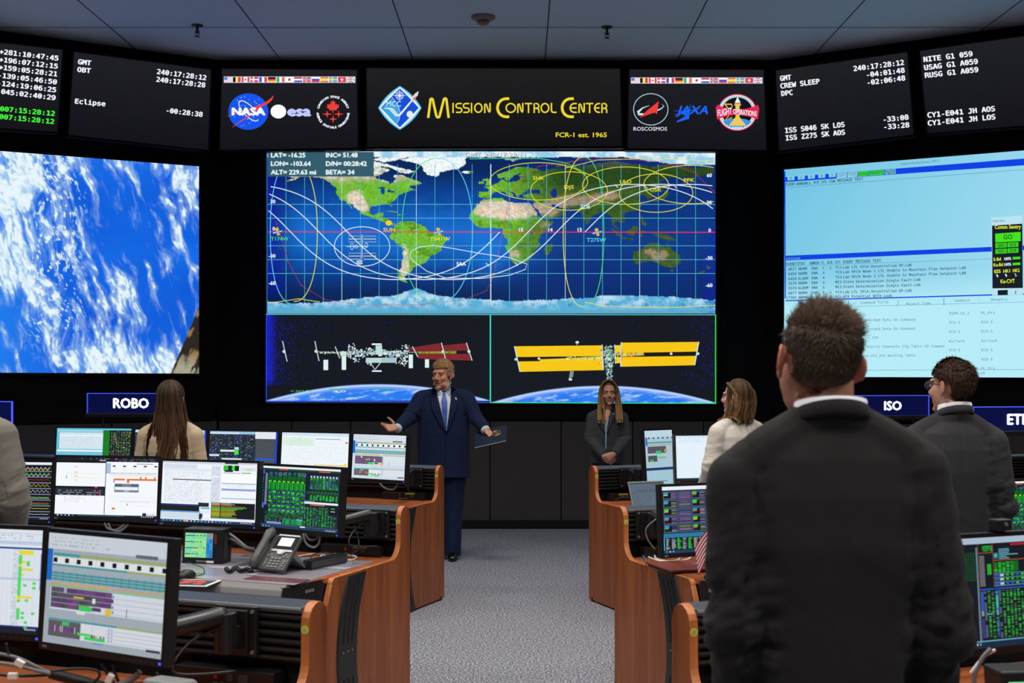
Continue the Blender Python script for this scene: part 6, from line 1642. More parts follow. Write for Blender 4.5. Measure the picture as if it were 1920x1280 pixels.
def wrinkle(v, nrm, arms, amp, seed=0.0, torso_amp=None, cy=0.0):
    """folds in cloth: across the sleeves near the elbows, soft diagonal pulls on the body"""
    d = np.zeros(len(v)); best = np.full(len(v), 1e9)
    for ai, (sh, el, wr) in enumerate(arms):
        for (a, b, t0) in ((sh, el, 0.0), (el, wr, 1.0)):
            a = np.array(a); b = np.array(b); ab = b - a; t = np.clip(((v - a) @ ab) / (ab @ ab), 0, 1)
            dist = np.linalg.norm(v - (a + t[:, None] * ab), axis=1)
            tt = t0 + t; ln = np.linalg.norm(ab)
            ang = np.arctan2(v[:, 0] - a[0] - t * ab[0], v[:, 1] - a[1] - t * ab[1])
            w = fbm(tt * 7 + seed + ai * 11 + 0.5 * np.sin(ang * 1.0 + ai), ang * 0.55 + 5 + seed, 3) - .5
            foc = .35 + 1.2 * np.exp(-((tt - 1.0) / .38) ** 2) + .5 * np.exp(-((tt - 1.85) / .2) ** 2)
            m = dist < best
            d = np.where(m, w * foc, d); best = np.minimum(best, dist)
    inarm = sstep(.12, .085, best)
    ta = amp * .7 if torso_amp is None else torso_amp
    tw = fbm(v[:, 2] * 7 + v[:, 0] * 3.5 + seed, v[:, 0] * 2.5 + v[:, 1] * 3 + 3, 3) - .5
    tw2 = fbm(v[:, 2] * 3 + seed + 3, v[:, 0] * 14 + 8, 2) - .5
    disp = amp * 2.2 * d * inarm + (1 - inarm) * ta * (1.6 * tw + .9 * tw2)
    return v + nrm * disp[:, None]

def ray_strip(bvh, loc, left, right, rows, cols, off):
    """cloth strip between two photo-px polylines, laid onto a garment's surface"""
    def resample(pl, n):
        pl = [np.array(p, float) for p in pl]; ls = [0]
        for a, b in zip(pl[:-1], pl[1:]): ls.append(ls[-1] + np.linalg.norm(b - a))
        out = []
        for k in range(n):
            t = ls[-1] * k / (n - 1)
            for i in range(len(pl) - 1):
                if t <= ls[i + 1] + 1e-9: u = (t - ls[i]) / max(ls[i + 1] - ls[i], 1e-9); out.append(pl[i] + (pl[i + 1] - pl[i]) * u); break
        return out
    Lp, Rp = resample(left, rows), resample(right, rows); grid = []; last = None
    org = Vector((0, 0, H)) - loc
    for i in range(rows):
        row = []
        for j in range(cols):
            q = Lp[i] + (Rp[i] - Lp[i]) * j / (cols - 1)
            dr = Vector(((q[0] - PX) / F, 1, -(q[1] - PY) / F)).normalized()
            h = bvh.ray_cast(org, dr)
            if h[0] is None: p = (last if last is not None else org + dr * 12)
            else: p = h[0]
            last = p; row.append(p - dr * off)
        grid.append(row)
    return grid
def strip_mesh(name, grids, m, parent, thick=0.003):
    mb = MB()
    for g in grids:
        r, c = len(g), len(g[0]); vs = [p for row in g for p in row]
        mb.add(vs, [(i * c + j, i * c + j + 1, (i + 1) * c + j + 1, (i + 1) * c + j) for i in range(r - 1) for j in range(c - 1)])
    o = mb.build(name, m, parent, smooth=True)
    sd = o.modifiers.new('thickness', 'SOLIDIFY'); sd.thickness = thick; sd.offset = 0
    return o

def make_person(label, loc, spec, group=None):
    """spec in metres, x to the viewer's right, y away from the viewer, z up, origin between the feet"""
    t = thing('person', label, 'person', loc, 0, group)
    sp = spec; f = sp.get('front', -1)                 # front of the torso: -1 towards the camera, +1 away
    c = Vector(sp['head']); R = Matrix.Rotation(math.radians(sp['head_yaw']), 3, 'Z') @ Matrix.Rotation(math.radians(sp.get('head_roll', 0)), 3, 'Y') @ Matrix.Rotation(math.radians(sp.get('head_pitch', 0)), 3, 'X')
    s = sp.get('hs', 1.0); fem = sp.get('female', False); k = sp['k']       # k: body scale (1 = 1.80 m)
    b = sp['build']; yaw = sp.get('yaw', 0.0); nb = Vector(sp['neck'])      # neck base
    cy_, sy_ = math.cos(math.radians(yaw)), math.sin(math.radians(yaw))
    rot2 = lambda x, y: (x * cy_ - y * sy_, x * sy_ + y * cy_)
    arms = [tuple(Vector(q) for q in a[:3]) for a in sp['arms']]
    # ---- body: head, neck, trunk, arms, hands and legs in one skin
    mb = MB(); head(mb, c, R, s, fem, sp.get('jowl', 0), sp.get('ears', 1.0), sp.get('mouth', 0))
    nr = (0.046 if fem else 0.060) * s * sp.get('neck_r', 1.0)
    mb.tube([nb + Vector((0, 0, -0.05)), nb.lerp(c, .45), c + R @ Vector((0, 0.02, -0.05))], [(nr * .8, nr * .8), (nr, nr * 1.05), (nr * .95, nr)], 20)
    zs = nb.z
    loft(mb, [(0, 0, zs * .53, .13 * k * b, .085 * k, 2.2), (0, 0, zs * .72, .125 * k * b, .08 * k, 2.2), (0, 0, zs * .88, .135 * k * b, .072 * k, 2.2), (nb.x * .6, nb.y * .6, zs * .94, .085 * k * b, .04 * k, 2.2), (nb.x, nb.y, zs * .985, nr * .9, nr * .8, 2)])
    for a in sp['arms']:
        sh, el, wr = (Vector(q) for q in a[:3])
        q_ = sh.lerp(nb, .35); mb.tube([Vector((q_.x, q_.y, sh.z - .03)), sh - Vector((0, 0, .012)), el, wr], [.042 * k, .042 * k, .034 * k, .026 * k], 14)
        if len(a) > 3 and a[3]: hand(mb, wr, **a[3])
    for q in (-1, 1):
        hx, hy = rot2(q * .085 * k, 0); fx, fy = rot2(q * sp.get('stance', .11), 0)
        mb.tube([(hx, hy, zs * .56), ((hx + fx) / 2, (hy + fy) / 2, zs * .32), (fx, fy, .06)], [.075 * k * b, .052 * k, .036 * k], 14)
        ex, ey = rot2(q * sp.get('stance', .11) * 1.08, f * .12); mb.tube([(fx, fy, .05), (ex, ey, .035)], [.036, .03], 10)
    me, v, nn = voxel(mb, sp.get('vox', 0.005), sp.get('bsm', 3))
    cols = skin_cols(v, c, R, s, sp['skin'], sp.get('lips', S(170, 90, 84)), sp['browc'], sp.get('mouth', 0), sp.get('smile', 0))
    body = finish(me, v, 'body', M_SKIN, t, cols)
    if sp.get('face', True): eyes(t, c, R, s, squint=sp.get('squint', .55))
    # ---- jacket
    J = sp['jm']; mb = MB(); hz = sp['hem']; rx, ry = sp['rx'], sp['ry']
    def sec(z, fx, fy, e=2.4, lean=0.0):
        t_ = (z - hz) / (zs - hz); x, y = nb.x * t_ ** 2, nb.y * t_ ** 2 + lean; return (x, y, z, rx * fx, ry * fy, e)
    zz = lambda u: hz + (zs - hz) * u
    fl = sp.get('flare', 1.0); wa = sp.get('waist', .9); bel = sp.get('belly', 1.0)
    secs = [sec(zz(0), .98 * fl, 1.02), sec(zz(.12), .97 * fl, 1.0), sec(zz(.34), wa, .93 * bel), sec(zz(.52), (wa + 1) / 2, .97 * bel), sec(zz(.68), 1.0, 1.0), sec(zz(.80), .98, .93), sec(zz(.89), .84, .78), sec(zz(.955), .52, .58, 2.1), sec(zz(1.0), nr / rx * 1.3, nr / ry * 1.3, 2)]
    if yaw:
        tmp = MB(); loft(tmp, secs); tmp.v = [(*rot2(p[0], p[1]), p[2]) for p in tmp.v]; mb.add(tmp.v, tmp.f)
    else: loft(mb, secs)
    sr = sp.get('sleeve', (.074, .060, .046))
    for a in arms:
        sh, el, wr = a; pt = arm_pts(sh, el, wr)
        mb.tube(pt, [sr[0], sr[0] * .95, sr[1] * 1.06, sr[1] * 1.05, sr[1], (sr[1] + sr[2]) / 2, sr[2]], 20)
        mb.ell(sh, (sr[0] * .98, sr[0] * .98, sr[0] * .9), 18, 10)
        mb.tube([Vector((nb.x + (sh.x - nb.x) * .2, nb.y + (sh.y - nb.y) * .2, zs - .025 * k)), sh.lerp(nb, .45) + Vector((0, 0, .002)), sh + Vector((0, 0, .012))], [.052 * k, .058 * k, sr[0] * .8], 14)
    if sp.get('extra'): sp['extra'](mb)
    me, v, nn = voxel(mb, .0065, sp.get('jsm', 4))
    v = wrinkle(v, nn, arms, sp.get('wamp', .006), sp.get('seed', 0.0), sp.get('tamp'))
    if sp.get('grooves'): v = v + nn * sp['grooves'](v)[:, None]
    jk = finish(me, v, sp.get('jname', 'jacket'), J, t)
    # ---- collar: stands around the neck, over the shirt collar
    def ring(r_, z0, drop, thick, hgt, m, name, a0, a1, par):
        mb = MB(); pts = []; n = 22
        for i in range(n + 1):
            a = math.radians(a0 + (a1 - a0) * i / n); bk = math.cos(a)               # a=0 : back of the neck
            x, y = rot2(r_ * math.sin(a), -f * r_ * 1.02 * bk)
            pts.append(Vector((nb.x + x, nb.y + y, z0 - drop * (1 - bk) / 2)))
        vs = []
        for i, p in enumerate(pts):
            o = (p - Vector((nb.x, nb.y, p.z))).normalized()
            vs += [p + Vector((0, 0, hgt)) , p + o * thick + Vector((0, 0, hgt)), p + o * thick * 1.9 + Vector((0, 0, -.005)), p + o * thick * 1.2 + Vector((0, 0, -.013)), p + Vector((0, 0, -.011))]
        w5 = 5
        fs = [(i * w5 + q, i * w5 + (q + 1) % w5, (i + 1) * w5 + (q + 1) % w5, (i + 1) * w5 + q) for i in range(n) for q in range(w5)] + [tuple(range(w5))[::-1], tuple(n * w5 + q for q in range(w5))]
        mb.add(vs, fs); o = mb.build(name, m, par, smooth=True)
        return o
    cr = sp.get('collar_r', nr * 1.12)
    if sp.get('shirt'):
        ring(cr * 1.02, zs + sp.get('sh_dz', .03), sp.get('sh_drop', .03), .004, .026, sp['shirt'], 'shirt_collar', -165, 165, t)
    ring(cr * 1.07, zs + sp.get('ck_dz', .008), sp.get('ck_drop', .05), .0065, .022, J, 'jacket_collar', -120, 120, jk)
    # ---- trousers and shoes
    mb = MB(); tb = sp.get('tb', 1.0)
    loft(mb, [(0, 0, zs * .50, .165 * k * tb, .112 * k, 2.3), (0, 0, zs * .58, .165 * k * tb, .11 * k, 2.3), (0, 0, zs * .66, .15 * k * tb, .10 * k, 2.3)])
    st = sp.get('stance', .11)
    for q in (-1, 1):
        hx, hy = rot2(q * .088 * k, 0); fx, fy = rot2(q * st, 0)
        mb.tube([(hx, hy, zs * .57), (hx * .95 + fx * .05, hy, zs * .48), ((hx + fx) / 2, (hy + fy) / 2, zs * .31), (fx, fy, zs * .16), (fx, fy, .035)], [.095 * k * tb, .093 * k * tb, .075 * k * tb, .065 * k * tb, .062 * k * tb], 20)
    me, v, nn = voxel(mb, .009, 4)
    w = fbm(v[:, 2] * 9, v[:, 0] * 9 + 4, 3) - .5; v = v + nn * (.009 * w * sstep(zs * .45, .05, v[:, 2]))[:, None]
    finish(me, v, 'trousers', sp['tm'], t)
    for q in (-1, 1):
        fx, fy = rot2(q * st, 0); dx, dy = rot2(q * st * 1.1, f * .19); hx, hy = rot2(q * st, -f * .075)
        mb = MB()
        pts = [Vector((hx, hy, .035)), Vector((fx, fy, .05)), Vector((fx, fy, .05)).lerp(Vector((dx, dy, .035)), .5), Vector((dx, dy, .03)).lerp(Vector((fx, fy, .03)), .18), Vector((dx, dy, .024))]
        mb.tube(pts, [(.034, .036), (.040, .048), (.044, .036), (.044, .028), (.026, .020)], 16)
        sh_ = mb.build('shoe', sp.get('shoe', M_SHOE), t, smooth=True)
    return dict(t=t, c=c, R=R, s=s, jacket=jk, body=body, nb=nb, f=f, arms=arms, bvh=None)
M_SHOE = mat('black_leather', S(14, 13, 13), 0.25, spec=0.6)

def bvh_of(*objs):
    vs = []; fs = []
    for o in objs:
        b = len(vs); vs += [v.co.copy() for v in o.data.vertices]; fs += [tuple(i + b for i in p.vertices) for p in o.data.polygons]
    return BVHTree.FromPolygons(vs, fs)

# ---- hair -----------------------------------------------------------------
def hair_scalp(rnd, c, R, s, n, mask, dirf, lenf, colf, w=0.0022, segs=3, grow=1.03, jit=.25, lift=.3):
    """short hair: ribbons rooted on the skull ellipsoid"""
    lines = []
    C0, r = Vector((0, 0.018, 0.028)), Vector((0.0755, 0.097, 0.088)) * grow
    tries = 0
    while len(lines) < n and tries < n * 12:
        tries += 1
        d = Vector((rnd.gauss(0, 1), rnd.gauss(0, 1), rnd.gauss(0, 1))).normalized()
        p = C0 + Vector((d.x * r.x, d.y * r.y, d.z * r.z))
        if d.z < -.25:                                        # hang the low hair on the neck line instead of under the skull
            p = Vector((p.x * (1.0 + .12 * (-d.z - .25)), C0.y + (p.y - C0.y) * (1.0 + .35 * (-d.z - .25)), p.z))
        if not mask(p, d): continue
        nn = Vector((d.x / r.x, d.y / r.y, d.z / r.z)).normalized()
        g = dirf(p, nn); g = g - nn * g.dot(nn); g = (g + Vector((rnd.gauss(0, jit), rnd.gauss(0, jit), rnd.gauss(0, jit)))).normalized()
        L = lenf(p, nn) * rnd.uniform(.7, 1.15); pts = []
        for k in range(segs + 1):
            t_ = k / segs
            q = p + (nn * (lift + lift * .8 * (1 - t_)) + g * (1 - lift * .4 + .25 * t_)).normalized() * L * t_
            pts.append(c + R @ (q * s))
        lines.append((pts, R @ nn, w * rnd.uniform(.7, 1.3) * s, colf(p, rnd)))
    return lines
def cap(mb, c, R, s, mask, grow, col, nz=0.0, seed=1, rings=26, seg=40):
    """scalp-coloured shell under the hair"""
    C0, r = Vector((0, 0.018, 0.028)), Vector((0.0755, 0.097, 0.088)); vs = []; ok = []
    for i in range(rings + 1):
        th = PI * i / rings * .80
        for k in range(seg):
            a = 2 * PI * k / seg; d = Vector((math.sin(th) * math.cos(a), math.sin(th) * math.sin(a), math.cos(th)))
            g = grow(d) if callable(grow) else grow
            p = C0 + Vector((d.x * r.x, d.y * r.y, d.z * r.z)) * g
            if d.z < -.25: p = Vector((p.x * (1.0 + .12 * (-d.z - .25)), C0.y + (p.y - C0.y) * (1.0 + .35 * (-d.z - .25)), p.z))
            if nz: p += d * nz * (vnoise(np.array([a * 6 + seed]), np.array([th * 9]))[0] - .5)
            ok.append(mask(p, d)); vs.append(c + R @ (p * s))
    fs = []
    for i in range(rings):
        for k in range(seg):
            q = (i * seg + k, (i + 1) * seg + k, (i + 1) * seg + (k + 1) % seg, i * seg + (k + 1) % seg)
            if sum(ok[j] for j in q) >= 3: fs.append(q)
    mb.add(vs, fs, 0, col)
def jit_col(base, rnd, a=.35):
    k = 1 + rnd.uniform(-a, a); return tuple(min(1, x * k) for x in base)
# ------------------------------------------------------------------ the tall man in the charcoal suit, back to us
M_CHAR = cloth('charcoal_wool', S(34, 32, 33)); M_CHAR2 = cloth('dark_grey_wool', S(54, 54, 57)); M_NAVY = cloth('navy_wool', S(24, 36, 68)); M_GREYW = cloth('grey_wool', S(66, 66, 70))
M_BEIGE = cloth('beige_cloth', S(202, 178, 148)); M_CREAM = cloth('cream_cloth', S(226, 217, 204)); M_STONE = cloth('stone_grey_cloth', S(126, 120, 112))
M_SHIRT = mat('white_shirt', S(232, 234, 240), 0.8); M_TIE = mat('blue_tie', S(52, 104, 196), 0.4, spec=0.4, bump=.1, bscale=700); M_TOP = mat('pale_blue_top', S(170, 200, 220), 0.7)
M_BLACKTR = cloth('black_trouser', S(30, 30, 33))
rnd = random.Random(21)
def suit_grooves(v):
    x, z = np.abs(v[:, 0]), v[:, 2]
    arm = np.exp(-((x - .150 - .030 * sstep(1.40, 1.58, z)) / .0075) ** 2) * sstep(1.30, 1.36, z) * sstep(1.63, 1.60, z)
    back = np.exp(-(v[:, 0] / .005) ** 2) * (v[:, 1] < 0) * sstep(1.62, 1.58, z)
    return -.006 * arm - .0025 * back

Yp = 2.70; sc = Yp / F
def vx(px, Y, cx): return (px - cx) * Y / F
def vz(py, Y): return H - (py - PY) * Y / F
cx = 1556
hand_dn = dict(d=(0, .25, -1), n=(1, 0, 0), side=1, curl=(18, 22, 14), s=1.03)
p1 = make_person('tall man in charcoal suit seen from behind, standing closest in the right half', ((cx - PX) * sc, Yp, 0), dict(
    front=1, head=(-.020, .03, 1.782), head_yaw=-172, head_pitch=-4, head_roll=-7, hs=1.02, k=1.06, build=1.0, neck=(.002, .005, 1.672), neck_r=1.02, ears=.98,
    arms=[((-.196, -.005, 1.530), (-.197, -.03, 1.225), (-.185, .05, .96), dict(d=(.1, .35, -1), n=(1, .2, 0), side=-1, curl=(18, 22, 14), s=1.05)),
          ((.180, -.005, 1.550), (.224, -.035, 1.21), (.208, .09, .98), dict(d=(-.2, .4, -1), n=(-1, .2, 0), side=1, curl=(18, 22, 14), s=1.05))],
    skin=S(196, 140, 118), browc=S(70, 52, 40), jm=M_CHAR, tm=M_CHAR, hem=.80, rx=.196, ry=.122, waist=.80, flare=.98, sleeve=(.070, .058, .050), shirt=M_SHIRT, sh_dz=.009, sh_drop=.03, ck_dz=.007, ck_drop=.06, wamp=.016, tamp=.006, jsm=3, grooves=suit_grooves, seed=2.0, vox=.0045, stance=.13, face=False))
c, R, s = p1['c'], p1['R'], p1['s']
HB = S(66, 52, 39)
mask = lambda p, d: (p.z > -.068 + .03 * max(0, -p.y / .09) if p.y > 0 else p.z > .045 + .2 * max(0, -p.y - .05)) and not (abs(p.x) > .06 and p.z < .012 and p.y < .045 and p.z > -.06 and p.y > -.02) and (p.z > -.02 if p.y < .012 else True)
mb = MB(); cap(mb, c, R, s, mask, lambda d: 1.03 + .02 * max(0, d.z), S(58, 45, 34), .008)
def hl(p, n): return .009 + .019 * float(sstep(.02, .095, np.float64(p.z)))
def hd(p, n): return Vector((-.45 + .4 * math.sin(p.x * 60), -.35, .25 if p.z > .06 else -.75)) if p.z > .03 else Vector((0, .1, -1))
def hc(p, r): 
    k = float(sstep(-.065, -.02, np.float64(p.z))); b_ = tuple(a * k + q * (1 - k) for a, q in zip(HB, S(120, 88, 70)))
    return jit_col(b_ if p.z < .07 else S(80, 62, 46), r, .4)
ribbons(mb, hair_scalp(rnd, c, R, s, 11000, mask, hd, hl, hc, .0020, lift=.15), 0, None)
mb.build('hair', M_HAIR, p1['t'])

# ------------------------------------------------------------------ man with glasses, further back on the right
Yp = 5.75; cx = 1790
p2 = make_person('man with glasses and dark grey suit seen from behind at the far right console', ((cx - PX) * Yp / F, Yp, 0), dict(
    front=1, head=(-.012, .01, 1.70), head_yaw=-146, head_roll=0, head_pitch=0, hs=1.0, k=1.0, build=1.0, neck=(.0, .0, 1.575), yaw=8, ears=.95,
    arms=[((-.168, .02, 1.455), (-.205, .05, 1.17), (-.13, .20, .98), dict(d=(.3, .5, -.8), n=(1, .2, 0), side=-1, curl=(20, 25, 15))),
          ((.162, -.01, 1.45), (.204, -.03, 1.16), (.14, .13, .98), dict(d=(-.3, .5, -.8), n=(-1, .2, 0), side=1, curl=(20, 25, 15)))],
    skin=S(206, 158, 138), browc=S(60, 44, 34), jm=M_CHAR2, tm=M_CHAR2, hem=.78, rx=.188, ry=.122, waist=.9, shirt=M_SHIRT, sh_dz=.030, ck_dz=.020, wamp=.012, tamp=.006, seed=7.0, squint=.8, grooves=lambda v: -.003 * np.exp(-(v[:, 0] / .005) ** 2) * (v[:, 1] < 0)))
c, R, s = p2['c'], p2['R'], p2['s']
mask2 = lambda p, d: (p.z > -.075 if p.y > .035 else (p.z > .0 if p.y > -.01 else p.z > .052 - .3 * (p.y + .08))) and not (abs(p.x) > .06 and p.z < .02 and p.y < .05 and p.y > -.02)
mb = MB(); cap(mb, c, R, s, mask2, lambda d: 1.06 + .05 * max(0, d.z), S(50, 36, 27), .01)
hd2 = lambda p, n: (Vector((.9 if p.x > -.02 else -.6, .5, -.3 if p.z < .08 else .25)) if p.z > .03 else Vector((0, .35, -1)))
ribbons(mb, hair_scalp(rnd, c, R, s, 5200, mask2, hd2, lambda p, n: .016 + .022 * max(0, p.z / .1), lambda p, r: jit_col(S(66, 47, 35), r, .5), .0034, grow=1.07, jit=.10, lift=.05), 0, None)
mb.build('hair', M_HAIR, p2['t'])
T = lambda x, y, z: c + R @ (Vector((x, y, z)) * s)
M_SPEC = mat('glasses_frame', S(20, 20, 24), 0.25); M_LENS = mat('glasses_lens', S(110, 150, 190), 0.05, spec=0.8)
gl = MB()
for q in (-1, 1):
    gl.tube([T(q * (.034 + .024 * math.cos(a)), -.104 + .01 * abs(math.cos(a)), .0 + .017 * math.sin(a)) for a in [2 * PI * k / 20 for k in range(21)]], .0022, 6)
    gl.tube([T(q * .06, -.094, .006), T(q * .078, -.05, .008), T(q * .083, .0, .006), T(q * .084, .022, -.012)], .0022, 6)
gl.tube([T(-.011, -.104, .004), T(0, -.107, .007), T(.011, -.104, .004)], .002, 6)
gf = gl.build('glasses', M_SPEC, p2['t'])
for q in (-1, 1):
    lb = MB(); lb.ell(T(q * .034, -.1025, .0), (.022 * s, .002 * s, .0155 * s), 16, 8, rot=R); lb.build('lens', M_LENS, gf, smooth=True)

# ------------------------------------------------------------------ woman in beige blazer with long hair, back to us
Yp = 8.55; cx = 320
p4 = make_person('woman in beige blazer with long brown hair, seen from behind at left', ((cx - PX) * Yp / F, Yp, 0), dict(
    front=1, head=(.0, .02, 1.585), head_yaw=176, hs=.98, k=.9, build=.9, female=True, neck=(0, 0, 1.45),
    arms=[((-.158, 0, 1.345), (-.198, .0, 1.09), (-.15, .14, .93), dict(d=(.3, .5, -.8), n=(1, .2, 0), side=-1, curl=(20, 25, 15), s=.9)),
          ((.158, 0, 1.345), (.198, .0, 1.09), (.15, .14, .93), dict(d=(-.3, .5, -.8), n=(-1, .2, 0), side=1, curl=(20, 25, 15), s=.9))],
    skin=S(206, 160, 140), browc=S(70, 50, 38), jm=M_BEIGE, tm=M_BLACKTR, hem=.80, rx=.172, ry=.108, waist=.86, sleeve=(.064, .056, .044), wamp=.006, seed=4.0, ck_dz=.0, vox=.006, face=False))
def long_hair(p, length, width, n, col0, col1, seed, back=1, wav=.012, front_fall=False, part_x=0.0):
    """hair flowing from the crown over the skull and down; back=+1: person faces away (hair side is towards the camera)"""
    r = random.Random(seed); c, R, s = p['c'], p['R'], p['s']; mb = MB(); lines = []
    C0 = Vector((0, 0.018, 0.028)); rr = Vector((0.0755, 0.097, 0.088)) * 1.09
    mask = lambda q, d: (q.y > -.055 and q.z > -.11) or q.z > .06 + .25 * max(0, -.05 - q.y)
    cap(mb, c, R, s, lambda q, d: (q.y > -.035) or q.z > .072, 1.07, col0, .006)
    for i in range(n):
        az = r.uniform(-1, 1)                                    # -1..1 around the back from one temple to the other
        a = math.radians(90 + az * 112); lay = r.uniform(.98, 1.14)
        pts = []; nr_ = []
        th0 = math.radians(r.uniform(2, 22))
        for k in range(7):
            th = th0 + (math.radians(100) - th0) * k / 6
            d = Vector((math.sin(th) * math.cos(a), math.sin(th) * math.sin(a), math.cos(th)))
            q = C0 + Vector((d.x * rr.x, d.y * rr.y, d.z * rr.z)) * lay + Vector((part_x * (1 - k / 6), 0, 0))
            pts.append(q); nr_.append(R @ d)
        end = pts[-1]; L = length * r.uniform(.78, 1.05); ph = r.uniform(0, 6.28); sw = r.gauss(0, .012)
        tx = end.x * width / .08 + sw; ty = end.y * (1.0 if end.y < .03 else .92) + r.uniform(-.012, .02)
        m_ = 10
        for k in range(1, m_ + 1):
            u = k / m_
            q = Vector((end.x + (tx - end.x) * min(1, u * 1.6) + wav * math.sin(ph + u * 9 + az * 3) * u, end.y + (ty - end.y) * u + wav * .6 * math.cos(ph + u * 8) * u, end.z - L * u))
            if q.z < -.17: q.y = max(q.y, .075 + .35 * min(.09, -.17 - q.z)) if q.y > .0 else min(q.y, -.085)
            pts.append(q); nr_.append(R @ Vector((end.x * 6, end.y * 6, .1)).normalized())
        kk = r.uniform(.65, 1.35); sh_ = r.random()
        base = tuple(a_ * (1 - sh_ * .55) + b_ * sh_ * .55 for a_, b_ in zip(col0, col1))
        P_ = [c + R @ (q * s) for q in pts]
        # split in two so the ends can be lighter
        w_ = r.uniform(.006, .013) * s
        lines.append((P_[:9], nr_[:9], w_ * 1.0, tuple(min(1, x * kk) for x in base)))
        e_ = tuple(a_ * .35 + b_ * .65 for a_, b_ in zip(base, col1)); lines.append((P_[8:13], nr_[8:13], w_, tuple(min(1, x * kk) for x in tuple((a_ + b_) / 2 for a_, b_ in zip(base, e_)))))
        lines.append((P_[12:], nr_[12:], w_ * .9, tuple(min(1, x * kk) for x in e_)))
    vs_lines = []
    for pts, nr_, w_, col in lines: vs_lines.append((pts, nr_, w_, col))
    # ribbons without taper in the middle
    for pts, nr_, w_, col in vs_lines:
        n_ = len(pts); vs = []
        for i, q in enumerate(pts):
            t_ = (pts[min(i + 1, n_ - 1)] - pts[max(i - 1, 0)]).normalized(); sd = t_.cross(nr_[i]); sd = sd.normalized() if sd.length > 1e-6 else t_.orthogonal().normalized()
            vs += [q - sd * w_ / 2, q + sd * w_ / 2]
        mb.add(vs, [(2 * i, 2 * i + 1, 2 * i + 3, 2 * i + 2) for i in range(n_ - 1)], 0, col)
    return mb
mb = long_hair(p4, .56, .105, 620, S(42, 32, 26), S(112, 78, 52), 5, wav=.022)
mb.build('hair', M_HAIR, p4['t'], smooth=True)

# ------------------------------------------------------------------ woman in white jacket with braids
Yp = 8.8; cx = 1384
p3 = make_person('woman in white jacket with two braids, seen from behind right of the aisle', ((cx - PX) * Yp / F, Yp, 0), dict(
    front=1, head=(-.016, .01, 1.60), head_yaw=-128, hs=.92, k=.9, build=.9, female=True, neck=(0, 0, 1.455), yaw=30,
    arms=[((-.150, -.07, 1.36), (-.205, -.09, 1.11), (-.22, .10, .98), dict(d=(.1, .8, -.5), n=(.6, .0, -.5), side=-1, curl=(20, 25, 15), s=.9)),
          ((.145, .08, 1.36), (.18, .10, 1.11), (.05, .22, .98), dict(d=(-.5, .5, -.5), n=(-.6, .0, -.5), side=1, curl=(20, 25, 15), s=.9))],
    skin=S(214, 164, 146), browc=S(90, 66, 48), jm=M_CREAM, tm=M_BLACKTR, hem=.80, rx=.165, ry=.108, waist=.86, sleeve=(.062, .056, .045), wamp=.009, seed=9.0, ck_dz=.0, vox=.005))
mb = long_hair(p3, .20, .088, 420, S(44, 36, 31), S(140, 104, 68), 8, wav=.016)
c, R, s = p3['c'], p3['R'], p3['s']
def braid(mb, pts, r0, col0, col1, rd):
    P_ = spline(pts, 7)
    for i, q in enumerate(P_):
        tdir = (P_[min(i + 1, len(P_) - 1)] - P_[max(i - 1, 0)]).normalized(); sd = tdir.cross(Vector((0, 0, 1)) if abs(tdir.z) < .9 else Vector((0, 1, 0))).normalized()
        k = i / len(P_)
        for q_ in (-1, 1):
            col = jit_col(tuple(a * (1 - k) + b_ * k for a, b_ in zip(col0, col1)), rd, .3)
            m_ = Matrix.Rotation(q_ * .7, 3, tdir.cross(sd))
            mb.ell(q + sd * q_ * r0 * .5, (r0 * .75, r0 * .75, r0 * 1.25), 8, 6, 0, col, rot=m_ @ Matrix((sd, tdir.cross(sd), tdir)).transposed())
TT = lambda x, y, z: c + R @ (Vector((x, y, z)) * s)
braid(mb, [TT(.050, -.036, .100), TT(.075, -.008, .085), TT(.09, .03, .05), TT(.098, .055, 0), TT(.10, .06, -.06), TT(.095, .05, -.13)], .0105, S(88, 64, 42), S(150, 108, 66), rnd)
braid(mb, [TT(-.02, .045, .118), TT(-.035, .10, .075), TT(-.05, .13, .0), TT(-.06, .125, -.08), TT(-.06, .11, -.15)], .0105, S(88, 64, 42), S(150, 108, 66), rnd)
rd = random.Random(31)
for i in range(110):                                       # hair swept forward over the shoulder
    u = rd.random(); sp_ = spline([TT(.085, -.01 + .05 * u, -.02), TT(.094, -.02 + .05 * u, -.09), TT(.098, -.05 + .05 * u, -.15), TT(.10 + .02 * rd.random(), -.10 + .07 * u, -.20 - .02 * rd.random()), TT(.10 + .02 * rd.random(), -.155 + .08 * u, -.24 - .05 * rd.random())], 3)
    k_ = rd.uniform(.6, 1.4); n_ = len(sp_)
    for (i0, i1, cc) in ((0, n_ // 2, S(62, 46, 34)), (n_ // 2 - 1, n_ - 1, S(150, 102, 60))):
        ribbons(mb, [(sp_[i0:i1 + 1], R @ Vector((1, 0, .2)), .009, tuple(min(1, q * k_) for q in cc))], 0, None)
mb.build('hair', M_HAIR, p3['t'], smooth=True)

